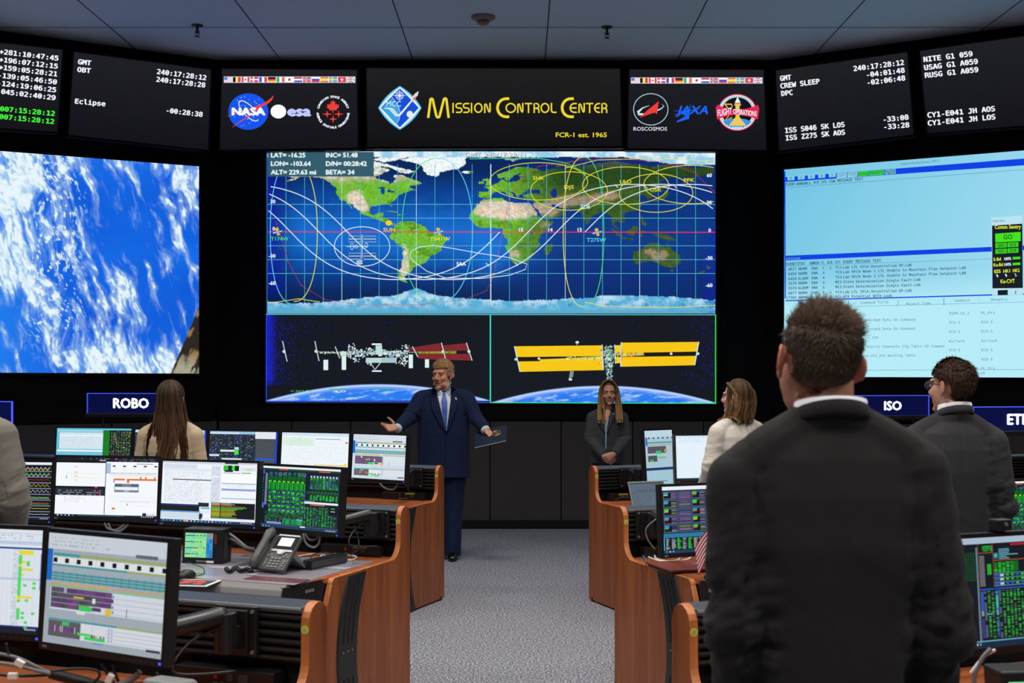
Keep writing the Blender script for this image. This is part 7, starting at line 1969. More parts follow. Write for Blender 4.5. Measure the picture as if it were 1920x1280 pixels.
# ------------------------------------------------------------------ person in grey jacket cut by the left edge
Yp = 6.3; cx = -78
p5 = make_person('person in grey jacket standing cut off by the left edge', ((cx - PX) * Yp / F, Yp, 0), dict(
    front=1, head=(-.02, .02, 1.71), head_yaw=175, hs=1.03, k=1.03, build=1.0, neck=(0, 0, 1.58),
    arms=[((-.19, 0, 1.46), (-.235, .0, 1.16), (-.2, .13, .95), dict(d=(.1, .4, -1), n=(1, .2, 0), side=-1, curl=(18, 22, 14))),
          ((.205, 0, 1.455), (.282, -.01, 1.13), (.215, .15, .97), dict(d=(-.3, .5, -.8), n=(-1, .2, 0), side=1, curl=(18, 22, 14)))],
    skin=S(190, 140, 118), browc=S(60, 50, 44), jm=M_STONE, tm=M_BLACKTR, hem=.80, rx=.205, ry=.125, waist=.92, sleeve=(.086, .074, .060), wamp=.010, seed=13.0, vox=.007, face=False, shirt=M_SHIRT))
c, R, s = p5['c'], p5['R'], p5['s']
mb = MB(); cap(mb, c, R, s, mask2, lambda d: 1.06 + .04 * max(0, d.z), S(52, 42, 36), .01)
ribbons(mb, hair_scalp(rnd, c, R, s, 1500, mask2, hd2, lambda p, n: .02, lambda p, r: jit_col(S(60, 48, 40), r, .4), .004, grow=1.06), 0, None)
mb.build('hair', M_HAIR, p5['t'])

# ------------------------------------------------------------------ man in navy suit facing us
Yp = 12.14; cx = 832; sc = Yp / F
L6 = Vector(((cx - PX) * sc, Yp, 0))
X6 = lambda px: (px - cx) * sc
Z6 = lambda py: H - (py - PY) * sc
p6 = make_person('man in navy suit and blue tie facing us with arms spread, holding a folder', tuple(L6), dict(
    front=-1, head=(X6(829.5), -.04, Z6(701)), head_yaw=-24, head_pitch=4, hs=1.12, k=1.06, build=1.15, neck=(X6(832), .0, Z6(735) + .01), jowl=.45, neck_r=1.12, mouth=.5, ears=1.05,
    arms=[((-.205, -.01, Z6(747)), (X6(771), -.12, Z6(781)), (X6(752), -.30, Z6(799)), dict(d=(-.95, -.25, -.02), n=(-.1, -.75, .6), side=1, curl=((8, 12, 8), (16, 18, 10), (26, 26, 14), (34, 30, 16)), s=1.08, thumb=(1.15, .15))),
          ((.212, -.01, Z6(747)), (X6(891), -.10, Z6(780)), (X6(911), -.26, Z6(803)), dict(d=(.62, -.35, -.5), n=(-.25, .45, -.75), side=1, curl=(58, 60, 30), s=1.05, thumb=(.5, .5)))],
    skin=S(222, 158, 124), lips=S(160, 84, 74), browc=S(190, 150, 104), jm=M_NAVY, tm=M_NAVY, hem=Z6(893), rx=.245, ry=.17, waist=1.02, flare=1.06, belly=1.08, sleeve=(.086, .068, .052), wamp=.0085, bsm=4, tamp=.004, seed=17.0, vox=.0042, stance=.085, tb=1.22, shirt=M_SHIRT, sh_dz=-.004, sh_drop=.04, ck_dz=-.004, ck_drop=.06, squint=.42))
c, R, s = p6['c'], p6['R'], p6['s']
bv = bvh_of(p6['jacket'])
g = ray_strip(bv, L6, [(815, 727), (822, 750), (830, 782), (836.3, 808)], [(846, 724), (845, 750), (841, 782), (837, 808)], 24, 10, .006)
strip_mesh('shirt_front', [g], M_SHIRT, p6['t'])
tie_g = ray_strip(bv, L6, [(829.6, 733), (830.4, 739), (827.5, 752), (830, 775), (835.5, 802)], [(836, 733), (835, 739), (838.5, 752), (838.5, 775), (837.4, 803)], 24, 7, .016)
tie = strip_mesh('tie', [tie_g], M_TIE, p6['t'], .006)
kn = MB(); a = tie_g[0][3]; kn.ell(a + Vector((0, -.004, -.012)), (.021, .014, .02), 14, 10); kn.build('tie_knot', M_TIE, tie, smooth=True)
for (l, r) in (([(812, 724), (806, 740), (809, 765), (823, 792), (836, 810)], [(816.5, 724), (822, 750), (829.5, 780), (833.5, 796), (837, 809)]), ([(845.5, 722), (845.5, 750), (842.5, 776), (839.5, 794), (837, 809)], [(850, 722), (860, 740), (858, 762), (848, 790), (838, 811)])):
    strip_mesh('lapel', [ray_strip(bv, L6, l, r, 22, 8, .013)], M_NAVY, p6['jacket'], .005)
# shirt collar points
for (l, r) in (([(817.0, 728), (818.5, 733), (823, 741)], [(829, 731.5), (828.5, 733.5), (825, 740)]), ([(846, 716), (846.5, 726), (843.5, 741)], [(836, 731.5), (837, 733.5), (841, 740)])):
    strip_mesh('collar_point', [ray_strip(bvh_of(p6['jacket'], p6['body']), L6, l, r, 8, 6, .012)], M_SHIRT, p6['t'], .003)
strip_mesh('front_edge', [ray_strip(bv, L6, [(836.3, 809), (835, 840), (832.5, 868), (831, 892)], [(838.0, 809), (836.6, 840), (834.4, 868), (833.2, 892)], 16, 3, .004)], M_NAVY, p6['jacket'], .004)
g = ray_strip(bv, L6, [(853.0, 744.2), (853.6, 748)], [(856.4, 746), (856.8, 750)], 3, 3, .017)
pin = strip_mesh('lapel_pin', [g], mat('pin_white', S(220, 205, 205), .4), p6['t'], .003)
# cuffs
for a in p6['arms']:
    d = (a[2] - a[1]).normalized(); mb = MB(); mb.tube([a[2] - d * .02, a[2] + d * .022], [.046, .043], 18); mb.build('shirt_cuff', M_SHIRT, p6['t'], smooth=True)
BL = S(184, 146, 98)
mask6 = lambda p, d: (p.z > -.04 if p.y > .03 else (p.z > -.01 and (p.y > -.035) if p.y > -.04 else p.z > .056)) and not (abs(p.x) > .07 and p.z < .012 and p.y < .05 and p.y > -.02)
mb = MB(); cap(mb, c, R, s, mask6, lambda d: 1.06 + .085 * max(0, d.z) + .05 * max(0, -d.y) * max(0, d.z), S(158, 122, 80), .006)
def hd6(p, n): return Vector((.75 if p.x > -.03 else .3, .75, .05)) if p.z > .05 else Vector((0, 1, -.25))
ribbons(mb, hair_scalp(rnd, c, R, s, 3000, mask6, hd6, lambda p, n: .026 + .010 * (p.z > .06), lambda p, r: jit_col(BL if p.z > .03 else S(190, 164, 128), r, .25), .0052, grow=1.10, jit=.07, lift=.10), 0, None)
mb.build('hair', M_HAIR, p6['t'])

# ------------------------------------------------------------------ woman in grey suit facing us
Yp = 12.6; cx = 1139; sc = Yp / F
L7 = Vector(((cx - PX) * sc, Yp, 0)); X7 = lambda px: (px - cx) * sc; Z7 = lambda py: H - (py - PY) * sc
p7 = make_person('woman in dark grey suit facing us with hands clasped in front', tuple(L7), dict(
    front=-1, head=(X7(1142), -.03, Z7(736)), head_yaw=-5, head_roll=-3, hs=.99, k=.92, build=.92, female=True, neck=(X7(1140), 0, Z7(768)),
    arms=[((-.146, .0, Z7(782)), (-.176, -.05, Z7(823)), (X7(1130), -.215, Z7(851)), dict(d=(.75, -.1, -.55), n=(.1, .95, .1), side=1, curl=(26, 30, 18), s=.93, thumb=(.4, .35))),
          ((.146, .0, Z7(782)), (.176, -.05, Z7(823)), (X7(1148), -.245, Z7(848)), dict(d=(-.72, -.1, -.5), n=(-.1, .95, .1), side=-1, curl=(26, 30, 18), s=.93, thumb=(.4, .35)))],
    skin=S(206, 150, 126), lips=S(176, 84, 84), browc=S(100, 72, 52), jm=M_GREYW, tm=M_GREYW, hem=Z7(868), rx=.168, ry=.115, waist=.88, flare=1.06, sleeve=(.062, .056, .045), wamp=.006, seed=23.0, vox=.0042, smile=1.0, ck_dz=-.005, ck_drop=.05, collar_r=.075, squint=.6, stance=.09))
bv = bvh_of(p7['jacket'])
M_CHEST = mat('chest_skin', S(204, 146, 122), .55)
strip_mesh('top', [ray_strip(bv, L7, [(1131, 784), (1133.6, 800), (1135, 822), (1135.2, 842)], [(1142, 782), (1138.6, 800), (1137.2, 822), (1136.8, 842)], 20, 6, .006)], M_TOP, p7['t'])
strip_mesh('neckline_skin', [ray_strip(bv, L7, [(1130.0, 766), (1131.4, 776), (1134, 786), (1136.0, 790)], [(1147, 765), (1144, 776), (1139, 787), (1136.6, 790)], 14, 8, .010)], M_CHEST, p7['body'])
for (l, r) in (([(1128, 764), (1121, 784), (1126, 798), (1134, 812)], [(1131.0, 764), (1133.0, 786), (1133.6, 800), (1135, 814)]), ([(1147, 764), (1142.5, 784), (1139, 798), (1137, 814)], [(1150, 764), (1152, 782), (1146, 796), (1138, 812)])):
    strip_mesh('lapel', [ray_strip(bv, L7, l, r, 16, 6, .013)], M_GREYW, p7['jacket'], .005)
strip_mesh('lapel_pin', [ray_strip(bv, L7, [(1149, 774.3), (1149, 777)], [(1151.8, 774.3), (1151.8, 777)], 3, 3, .017)], mat('pin_white', S(220, 205, 205), .4), p7['t'], .003)
c, R, s = p7['c'], p7['R'], p7['s']
def front_hair(p, seed, n, L, col0, col1):
    r = random.Random(seed); c, R, s = p['c'], p['R'], p['s']; mb = MB()
    cap(mb, c, R, s, lambda q, d: q.z > .075 + .2 * max(0, -.06 - q.y) or q.y > -.03, 1.08, col0, .004)
    for i in range(n):
        side = 1 if i % 2 else -1
        dep = r.random()                                   # 0: frames the face, 1: behind
        a = math.radians(-58 + 128 * dep)                  # front temple to back
        pts = []; nr_ = []
        y_top = -.075 + .14 * dep
        g_ = r.random(); path = [Vector((side * .004, y_top * .8, .126 - .03 * dep * dep)), Vector((side * .042, y_top, .112 - .02 * dep)), Vector((side * (.070 + .012 * g_), -.062 + .13 * dep, .06)), Vector((side * (.066 + .034 * g_), -.062 + .13 * dep, .0)), Vector((side * (.061 + .046 * g_), -.062 + .12 * dep, -.06)), Vector((side * (.058 + .056 * g_), -.062 + .11 * dep, -.12)), Vector((side * (.062 + .058 * g_), -.095 + .12 * dep, -.12 - L * .5)), Vector((side * (.058 + .062 * g_), -.125 + .14 * dep, -.12 - L * r.uniform(.75, 1.05)))]
        off = Vector((r.gauss(0, .003), r.gauss(0, .004), r.gauss(0, .003)))
        pts = [c + R @ ((q + off) * s) for q in spline(path, 2)]
        k = r.uniform(.7, 1.3); m_ = len(pts); w_ = r.uniform(.006, .011) * s
        for (i0, i1, u) in ((0, m_ // 2, .15), (m_ // 2 - 1, m_, .75)):
            seg = pts[i0:i1 + 1]; vs = []
            for j, q in enumerate(seg):
                t_ = (seg[min(j + 1, len(seg) - 1)] - seg[max(j - 1, 0)]).normalized(); o_ = (q - (c + R @ Vector((0, .03, min(0.02, (q - c).z))))); sd = t_.cross(o_).normalized()
                vs += [q - sd * w_ / 2, q + sd * w_ / 2]
            mb.add(vs, [(2 * j, 2 * j + 1, 2 * j + 3, 2 * j + 2) for j in range(len(seg) - 1)], 0, tuple(min(1, (a_ * (1 - u) + b_ * u) * k) for a_, b_ in zip(col0, col1)))
    return mb
front_hair(p7, 3, 800, .17, S(112, 86, 58), S(186, 146, 98)).build('hair', M_HAIR, p7['t'], smooth=True)

# ------------------------------------------------------------------ the folder in the navy-suited man's hand
M_FOLD = mat('navy_folder', S(26, 38, 58), 0.4, bump=.05); M_GOLD = mat('gold_seal', S(176, 150, 96), 0.35, metal=.6); M_PAPER = mat('paper_white', S(226, 224, 216), 0.8)
a = P(889.5, 839, Yp - 0.85); 
Yf = 11.80; q0 = P(889.5, 839, Yf - .05); q1 = P(949.5, 825.5, Yf - .10)
ex = (q1 - q0); wd = ex.length; ex.normalize(); up = Vector((.05, .72, .52)); up = (up - ex * up.dot(ex)).normalized(); nz = ex.cross(up).normalized(); nz = nz if nz.y < 0 else -nz
hgt = .235
t = thing('folder', 'dark navy folder with a gold seal held by the man in navy suit', 'folder', tuple(q0))
cc = ex * wd / 2 + up * hgt / 2
mb = MB(); mb.obox(cc, ex * wd / 2, up * hgt / 2, nz * .004); mb.build('cover', M_FOLD, t, bevel=.002)
mb = MB(); mb.obox(ex * wd / 2 - up * .001 - nz * .002, ex * wd * .49, up * .002, nz * .0022); mb.build('page_edge', M_PAPER, t)
mb = MB(); sc_ = ex * wd * .68 + up * hgt * .60 + nz * .0045
ring_ = [sc_ + (ex * math.cos(2 * PI * k / 32) + up * math.sin(2 * PI * k / 32)) * .040 for k in range(33)]; mb.tube(ring_, .003, 6)
for rr_ in (.03, .018): mb.tube([sc_ + (ex * math.cos(2 * PI * k / 24) + up * math.sin(2 * PI * k / 24)) * rr_ for k in range(25)], .002, 6)
for k in range(10): mb.tube([sc_ + (ex * math.cos(2 * PI * k / 10) + up * math.sin(2 * PI * k / 10)) * .006, sc_ + (ex * math.cos(2 * PI * k / 10) + up * math.sin(2 * PI * k / 10)) * .017], .0016, 5)
mb.build('seal', M_GOLD, t)
# ================================================================== things on the consoles
DZ = 0.7785
def on_desk(px, py, z=DZ):
    Y = (H - z) * F / (py - PY); return Vector(((px - PX) / F * Y, Y, z))
def cable(name, label, pts, r, m, group=None, n=8):
    o = MB(); P_ = spline(pts, n); b = P_[0].copy(); o.tube([p - b for p in P_], r, 8)
    ob = o.build(name, m, None, smooth=True); ob.location = b
    return tag(ob, label, 'cable', group)
M_WCAB = mat('white_cable', S(214, 208, 200), .5); M_BCAB = mat('black_cable', S(22, 22, 24), .5); M_GCAB = mat('grey_cable', S(110, 112, 116), .5)

# printed planning sheet under clear film on the phone console
pc = CL2
def sheet(con, x0, x1, y0, y1, label, seed):
    o = con.w((x0 + x1) / 2, (y0 + y1) / 2, 0.7783)
    t = thing('desk_mat', label, 'desk mat', tuple(o), con.rz)
    r = random.Random(seed); hx, hy = (x1 - x0) / 2, (y1 - y0) / 2
    mb = MB(); mb.box(-hx, hx, -hy, hy, 0, 0.002, 0, S(150, 146, 156))
    for k in range(46):
        a, b = r.uniform(-hx, hx * .8), r.uniform(-hy, hy * .85); w, d = r.uniform(.05, .34), r.uniform(.02, .10)
        c_ = r.choice([S(176, 176, 192), S(186, 188, 204), S(108, 96, 104), S(120, 70, 76), S(164, 164, 178), S(140, 150, 170), S(196, 198, 208), S(96, 84, 96), S(150, 120, 130)])
        z = .002 + .00006 * (k + 1); a2, b2 = min(a + w, hx), min(b + d, hy)
        mb.add([(a, b, z), (a2, b, z), (a2, b2, z), (a, b2, z)], [(0, 1, 2, 3)], 0, c_)
    for k in range(9):
        z = .0052; q = -hx * .1 + k * .02; mb.add([(q, -hy * .6, z), (q + .012, -hy * .6, z), (q + .012, -hy * .1, z), (q, -hy * .1, z)], [(0, 1, 2, 3)], 0, S(112, 122, 130))
    mb.build('print', attr_mat('printed_film', rough=.22, spec=.5), t)
sheet(pc, 0.06, 2.3, -1.10, -0.30, 'printed grey and maroon planning sheet lying under the desk phone', 4)

# desk phone
M_PH = mat('phone_grey', S(76, 78, 78), .42); M_KEY = mat('phone_key', S(130, 132, 132), .4); M_SIL = mat('phone_silver', S(206, 208, 210), .3, metal=.3); M_LCD = mat('phone_display', S(200, 215, 225), .3, emit=S(214, 226, 238), estr=.9)
b = on_desk(503, 1073, .784)
t = thing('desk_phone', 'grey desk phone with small lit display standing on the printed sheet', 'telephone', tuple(b), math.radians(-30))
A_ = math.radians(47); ca2, sa2 = math.cos(A_), math.sin(A_)
def TX(x, v, w): return Vector((x, v * ca2 - w * sa2 , v * sa2 + w * ca2 + .004))
def slab(mb, x0, x1, v0, v1, w0, w1, mi=0):
    vs = [TX(x, v, w) for w in (w0, w1) for v in (v0, v1) for x in (x0, x1)]
    mb.add(vs, [(0, 2, 3, 1), (4, 5, 7, 6), (0, 1, 5, 4), (2, 6, 7, 3), (0, 4, 6, 2), (1, 3, 7, 5)], mi)
mb = MB(); slab(mb, -.105, .105, 0, .205, 0, .022); mb.build('base', M_PH, t, bevel=.006, seg=3)
mb = MB(); slab(mb, -.03, .102, .118, .1955, .0215, .0262); bz = mb.build('display_bezel', M_RECESS, t)
mb = MB(); slab(mb, -.006, .078, .138, .186, .026, .0275); mb.build('display', M_LCD, bz)
mb = MB(); slab(mb, -.03, .102, .1955, .206, .016, .0285); mb.build('silver_top', M_SIL, t, bevel=.002)
mb = MB(); slab(mb, -.03, .1, .106, .118, .022, .0265); mb.add([TX(.008, .106, .0262), TX(.062, .106, .0262), TX(.05, .09, .0262), TX(.02, .09, .0262)], [(0, 1, 2, 3)]); mb.build('silver_band', M_SIL, t)
mb = MB(); mb.tube([TX(.035, .101, .022), TX(.035, .101, .030)], [.0135, .0125], 20); mb.build('navigation_ring', M_WHITE, t)
for i in range(4):
    for j in range(3): mb = MB(); slab(mb, -.005 + j * .023, .012 + j * .023, .012 + i * .016, .022 + i * .016, .022, .0262); mb.build('key', M_KEY, t, bevel=.0015)
for x, v in ((-.02, .082), (-.034, .074), (-.012, .07), (.07, .084), (.058, .072), (.082, .072), (.08, .046), (.08, .034), (.08, .020)): mb = MB(); slab(mb, x, x + .014, v, v + .009, .022, .0262); mb.build('key', M_KEY, t, bevel=.0015)
mb = MB(); slab(mb, -.03, -.024, .02, .062, .022, .025); mb.build('volume_bar', M_KEY, t)
mb = MB(); hp = [TX(-.072, -.004, .036), TX(-.072, .02, .050), TX(-.072, .06, .054), TX(-.072, .15, .054), TX(-.072, .19, .050), TX(-.072, .214, .036)]
mb.tube(hp, [(.020, .022), (.026, .024), (.021, .016), (.021, .016), (.026, .024), (.020, .022)], 16); mb.build('handset', M_PH, t, smooth=True)
mb = MB(); mb.add([TX(-.07, .13, 0), TX(.09, .13, 0), (.09, .19, .0), (-.07, .19, 0), TX(-.07, .10, 0), TX(.09, .10, 0), (.09, .18, .0), (-.07, .18, 0)], [(0, 1, 2, 3), (4, 5, 6, 7), (0, 4, 7, 3), (1, 5, 6, 2)]); mb.build('stand', M_GREY, t)
# coiled cord lying beside it
cp = [on_desk(q, w_, .792) for q, w_ in ((424, 1066), (432, 1071), (441, 1064), (452, 1070), (463, 1067), (472, 1071))]
P_ = spline(cp, 40); mb = MB(); pts = []
for i, p in enumerate(P_): a = i * 1.05; pts.append(p - cp[0] + Vector((.009 * math.cos(a), .006 * math.cos(a), .010 * math.sin(a))))
mb.tube(pts, .0024, 6); o = mb.build('coiled_cord', M_BCAB, t, smooth=True)
o.parent = None; o.location = cp[0]; tag(o, 'black coiled handset cord lying left of the desk phone', 'cord')

# touch panels
def touch_panel(label, bl, w, h, d, rz, seed, text=None, m_green=S(120, 214, 150)):
    t = thing('touch_panel', label, 'touch panel', tuple(bl), rz, 'voice loop touch panels')
    tl_ = .10; X = lambda x, y, z: (x, y + z * tl_, z)
    xf = lambda p: X(*p)
    mb = MB(xf); mb.box(-w / 2, w / 2, 0, d, 0, h); mb.build('housing', M_BLACK, t, bevel=.005)
    mb = MB(xf); mb.box(w / 2 - .045, w / 2 - .032, -.002, .0, h * .58, h * .86); mb.build('badge', mat('panel_badge', S(120, 40, 60), .4), t)
    mb = MB(xf)
    for k in range(7): mb.box(w / 2 - .0005, w / 2 + .0015, d * .2 + k * .006, d * .2 + .003 + k * .006, h * .12, h * .8)
    mb.build('vent_rib', M_DARKGREY, t)
    sw, sh, x0, z0 = w * .70, h * .70, -w / 2 + w * .06, h * .18
    p = Pic(lambda xy, layer: np.stack([x0 + xy[:, 0] / 160 * sw, np.full(len(xy), -.0006 - layer * .00012) + (z0 + sh * (1 - xy[:, 1] / 90)) * tl_, z0 + sh * (1 - xy[:, 1] / 90)], 1))
    r = R_(seed); p.rect(0, 0, 160, 90, m_green); p.L = 2
    for j in range(8):
        for i in range(6): p.rect(i * 20.3 + .6, j * 11.2 + .6, i * 20.3 + 19.6, j * 11.2 + 10.6, S(*r.choice([(132, 222, 160), (150, 226, 150), (126, 214, 168), (170, 226, 130)])), 2); greek(p, r, i * 20.3 + 3, j * 11.2 + 3, i * 20.3 + 18, j * 11.2 + 9, 3, S(80, 160, 110), .5, .3)
    for j, n in ((0, 3), (2, 3), (4, 4), (6, 2)): p.rect(2, j * 11.2 + 8, n * 19, j * 11.2 + 11.5, S(20, 104, 160), 4)
    for i, j in ((4, 0), (5, 0), (3, 0), (3, 2), (4, 2), (5, 4), (2, 6), (3, 6)): p.rect(i * 20.3 + 4, j * 11.2 + 8, i * 20.3 + 15, j * 11.2 + 11, S(20, 90, 110), 4)
    p.rect(123, 0, 160, 22, S(130, 150, 150), 3); p.rect(123, 22, 160, 90, S(40, 130, 196), 3)
    for j in range(5):
        for i in range(2): p.rect(125 + i * 17, 24 + j * 13.2, 140 + i * 17, 35 + j * 13.2, S(*r.choice([(60, 150, 206), (36, 120, 190), (50, 160, 190)])), 4)
    p.build('screen', t)
    if text: writing('device_label', text, t, (-.03, -.0012 + .012 * tl_, .010), (1, 0, 0), (0, tl_, 1), .0085, M_INKW, off=.03)
    mb = MB(xf); mb.box(w * .12, w * .30, -.0012, 0, h * .035, h * .10); mb.build('white_tag', M_LABELW, t)
    return t
b = on_desk(378, 1057, .779); touch_panel('black touch panel with green buttons on the console with the desk phone', b, .222, .178, .11, math.radians(-13), 3, 'PDGN-4205')
b = P(1908, 1280, 3.3); touch_panel('black touch panel with green buttons at the lower right corner', (1.375, 3.25, .779), .30, .215, .10, math.radians(6), 8)

# soundbar, mouse, mouse pad
a, e = on_desk(584, 1070, .779), on_desk(652, 1055.5, .779); d = e - a; ln = d.length; rz = math.atan2(d.y, d.x)
t = thing('speaker_bar', 'long black speaker bar lying right of the desk phone', 'speaker', tuple(a), rz)
mb = MB(); mb.box(0, ln, 0, .055, 0.006, .05); mb.build('body', M_BLACK, t, bevel=.004)
mb = MB(); mb.box(.004, ln - .004, -.0015, .001, .012, .044); mb.build('grille', M_DARKGREY, t)
mb = MB(); mb.box(.01, ln - .01, .006, .05, 0, .0065); mb.build('foot', M_GREY, t)
b = on_desk(352, 1093, .781)
t = thing('mouse_pad', 'white edged mouse pad with a red and black picture', 'mouse pad', tuple(b), math.radians(-10))
mb = MB(); mb.box(-.13, .13, -.09, .09, 0, .004); mb.build('pad', M_LABELW, t, bevel=.001)
mb = MB(); mb.box(-.115, .115, -.075, .075, .004, .0046); mb.build('picture_ground', mat('pad_dark', S(50, 52, 58), .6), t)
mb = MB(); r = random.Random(2)
for k in range(14): x, y = r.uniform(-.08, .07), r.uniform(-.05, .05); mb.ell((x, y, .0048), (r.uniform(.01, .03), r.uniform(.008, .02), .0006), 10, 4)
mb.build('picture_shapes', mat('pad_red', S(206, 60, 44), .6), t)
b = on_desk(349, 1082, .786)
t = thing('computer_mouse', 'black computer mouse standing on the picture mouse pad', 'mouse', tuple(b), math.radians(-30))
mb = MB(); mb.ell((0, 0, .004), (.031, .058, .034), 18, 12); mb.build('shell', M_BLACK, t, smooth=True)
mb = MB(); mb.ell((0, -.03, .030), (.004, .010, .007), 10, 8); mb.build('wheel', M_DARKGREY, t, smooth=True)
cable('mouse_cable', 'thin black mouse cable looping behind the mouse pad', [on_desk(362, 1080, .786), on_desk(381, 1076, .786), on_desk(382, 1066, .79), on_desk(370, 1060, .80), on_desk(352, 1053, .82)], .0022, M_BCAB)

# cables around the phone console
for i, (pts, r_, m, lb) in enumerate([
    ([(548, 1046, 0), (575, 1040, 0), (610, 1038, .0), (640, 1040, .0), (664, 1043, 0)], .006, M_WCAB, 'white cable running behind the phone to the outlet box'),
    ([(601, 1046, 0), (604, 1041, .01), (622, 1045, 0), (655, 1050, 0), (668, 1044, 0), (650, 1038, .0)], .005, M_WCAB, 'white cable loop behind the speaker bar'),
    ([(560, 1062, 0), (580, 1052, .01), (586, 1040, .03), (606, 1036, .03), (646, 1041, .01)], .0035, M_BCAB, 'thin black cable crossing the white cables behind the phone'),
    ([(664, 985, .02), (672, 1010, .02), (670, 1030, .02), (656, 1039, .0)], .004, M_BCAB, 'black cable hanging from the dense green monitor')]):
    cable('cable', lb, [on_desk(x, y, .785 + z) if y > 1030 else P(x, y, 6.55) for x, y, z in pts], r_, m, 'console cables')
cable('cable', 'pale cable loop hanging under the dense green monitor', [P(568, 1000, 6.55), P(574, 1018, 6.55), P(588, 1026, 6.55), P(598, 1018, 6.55), P(600, 1002, 6.55)], .006, M_GCAB, 'console cables')
cable('cable', 'inner pale cable loop under the dense green monitor', [P(572, 1000, 6.58), P(580, 1011, 6.58), P(592, 1010, 6.58), P(597, 1001, 6.58)], .006, M_GCAB, 'console cables')
for k, (lb, off) in enumerate((('grey cable bundle strand right of the touch panel', 0), ('grey cable strand below the touch panel bundle', 1), ('dark cable strand behind the touch panel bundle', 2))):
    cable('cable', lb, [P(430, 1000 + off * 9, 6.62), P(444, 1010 + off * 5, 6.58), P(462, 1025 + off * 2, 6.55), P(476, 1028 + off * 3, 6.62)], .007, (M_GCAB, M_GCAB, M_BCAB)[k], 'console cables')
for k, (lb, x0, dy) in enumerate((('grey cable looping under the split white monitor', 196, 0), ('grey cable under the split white monitor, right of its twin', 203, 2))):
    cable('cable', lb, [P(x0, 980, 6.95), P(x0 + 6, 990 + dy, 6.95), P(x0 + 22, 993 + dy, 6.95), P(x0 + 38, 982, 6.95)], .006, M_GCAB, 'console cables')
cable('cable', 'pale cable loop under the timeline monitor by the aisle', [P(712, 906, 9.25), P(722, 915, 9.25), P(738, 917, 9.25), P(746, 905, 9.25)], .007, M_GCAB, 'console cables')
t = thing('card', 'small printed card with a photo on the slats under the split white monitor', 'card', tuple(CL2.w(2.62, -.122, .905)), CL2.rz)
mb = MB(); mb.box(-.17, .17, -.004, 0, 0, .075); mb.build('paper', mat('card_paper', S(196, 182, 166), .7), t)
mb = MB(); mb.box(.11, .155, -.005, -.004, .008, .066); mb.build('photo', mat('card_photo', S(60, 84, 130), .5), t)
# task chair in front of the phone console
t = thing('task_chair', 'dark grey task chair tucked behind the spreadsheet and timeline monitors', 'chair', (-2.10, 5.55, 0), math.radians(-14))
M_CH = mat('chair_fabric', S(78, 76, 78), .9, bump=.2, bscale=600)
mb = MB(); vs = []
for i in range(9):
    u = i / 8; z = .62 + .475 * u
    for k in range(13):
        a = -1 + 2 * k / 12; w = .25 * (1 - .22 * max(0, u - .55) ** 1.0 * 1.2); zz_ = z - (.10 * abs(a) ** 2.4 if i == 8 else .09 * abs(a) ** 2.4 * max(0, u - .5) * 2)
        vs.append((a * w, -.26 + .07 * a * a * -1 - .05 * u, zz_))
mb.add(vs, [(i * 13 + k, i * 13 + k + 1, (i + 1) * 13 + k + 1, (i + 1) * 13 + k) for i in range(8) for k in range(12)])
o = mb.build('backrest', M_CH, t, smooth=True); sd = o.modifiers.new('thickness', 'SOLIDIFY'); sd.thickness = .06
mb = MB(); mb.box(-.25, .25, -.24, .24, .45, .53); mb.build('seat', M_CH, t, bevel=.03, seg=3)
mb = MB(); mb.cyl((0, 0, .10), (0, 0, .46), .03, 14); mb.build('column', M_BLACKMET, t)
mb = MB(); mb.tube([(0, -.2, .46), (0, -.31, .48), (0, -.33, .7)], (.03, .012), 8); mb.build('back_support', M_BLACKMET, t)
for k in range(5):
    a = 2 * PI * k / 5 + .3; mb = MB(); mb.tube([(0, 0, .11), (.29 * math.cos(a), .29 * math.sin(a), .08)], [.028, .02], 8); lg = mb.build('leg', M_BLACKMET, t)
    mb = MB(); c_ = Vector((.29 * math.cos(a), .29 * math.sin(a), .03)); n_ = Vector((-math.sin(a), math.cos(a), 0)); mb.cyl(c_ - n_ * .018, c_ + n_ * .018, .03, 14); mb.build('caster', M_BLACK, lg)

# cables and devices under the two closest monitors
tagm = M_LABELW
for k, (lb, pts, r_, m) in enumerate([
    ('thick black sleeved cable trunk at the lower left', [(95, 1262), (150, 1276), (215, 1290), (300, 1285)], .016, M_BCAB),
    ('pale cable fanning from the trunk to the lower left corner', [(-20, 1222), (30, 1232), (70, 1250), (96, 1262)], .005, M_GCAB),
    ('second pale cable fanning from the cable trunk', [(-20, 1240), (25, 1246), (62, 1255), (96, 1263)], .005, M_GCAB),
    ('black cable fanning from the cable trunk past a white tag', [(-20, 1262), (20, 1266), (60, 1266), (96, 1264)], .005, M_BCAB),
    ('black cable rising from the trunk to the spreadsheet monitor', [(12, 1206), (16, 1225), (40, 1246), (94, 1262)], .004, M_BCAB),
    ('thin black cable looping right of the cable trunk', [(96, 1258), (140, 1253), (180, 1256), (186, 1268), (170, 1284)], .004, M_BCAB),
    ('black cable hanging from the middle of the large close monitor', [(190, 1244), (200, 1260), (214, 1280), (222, 1292)], .005, M_BCAB),
    ('second black cable hanging from the large close monitor', [(212, 1246), (216, 1262), (226, 1284), (240, 1294)], .005, M_BCAB),
    ('grey cable curving under the right half of the large close monitor', [(262, 1258), (252, 1270), (232, 1280), (205, 1290)], .009, M_GCAB),
    ('black cable curving under the right corner of the large close monitor', [(296, 1262), (280, 1276), (262, 1292)], .006, M_BCAB)]):
    cable('cable', lb, [P(x, y, 3.66 - .02 * (k % 3)) for x, y in pts], r_, m, 'cables under the close monitors')
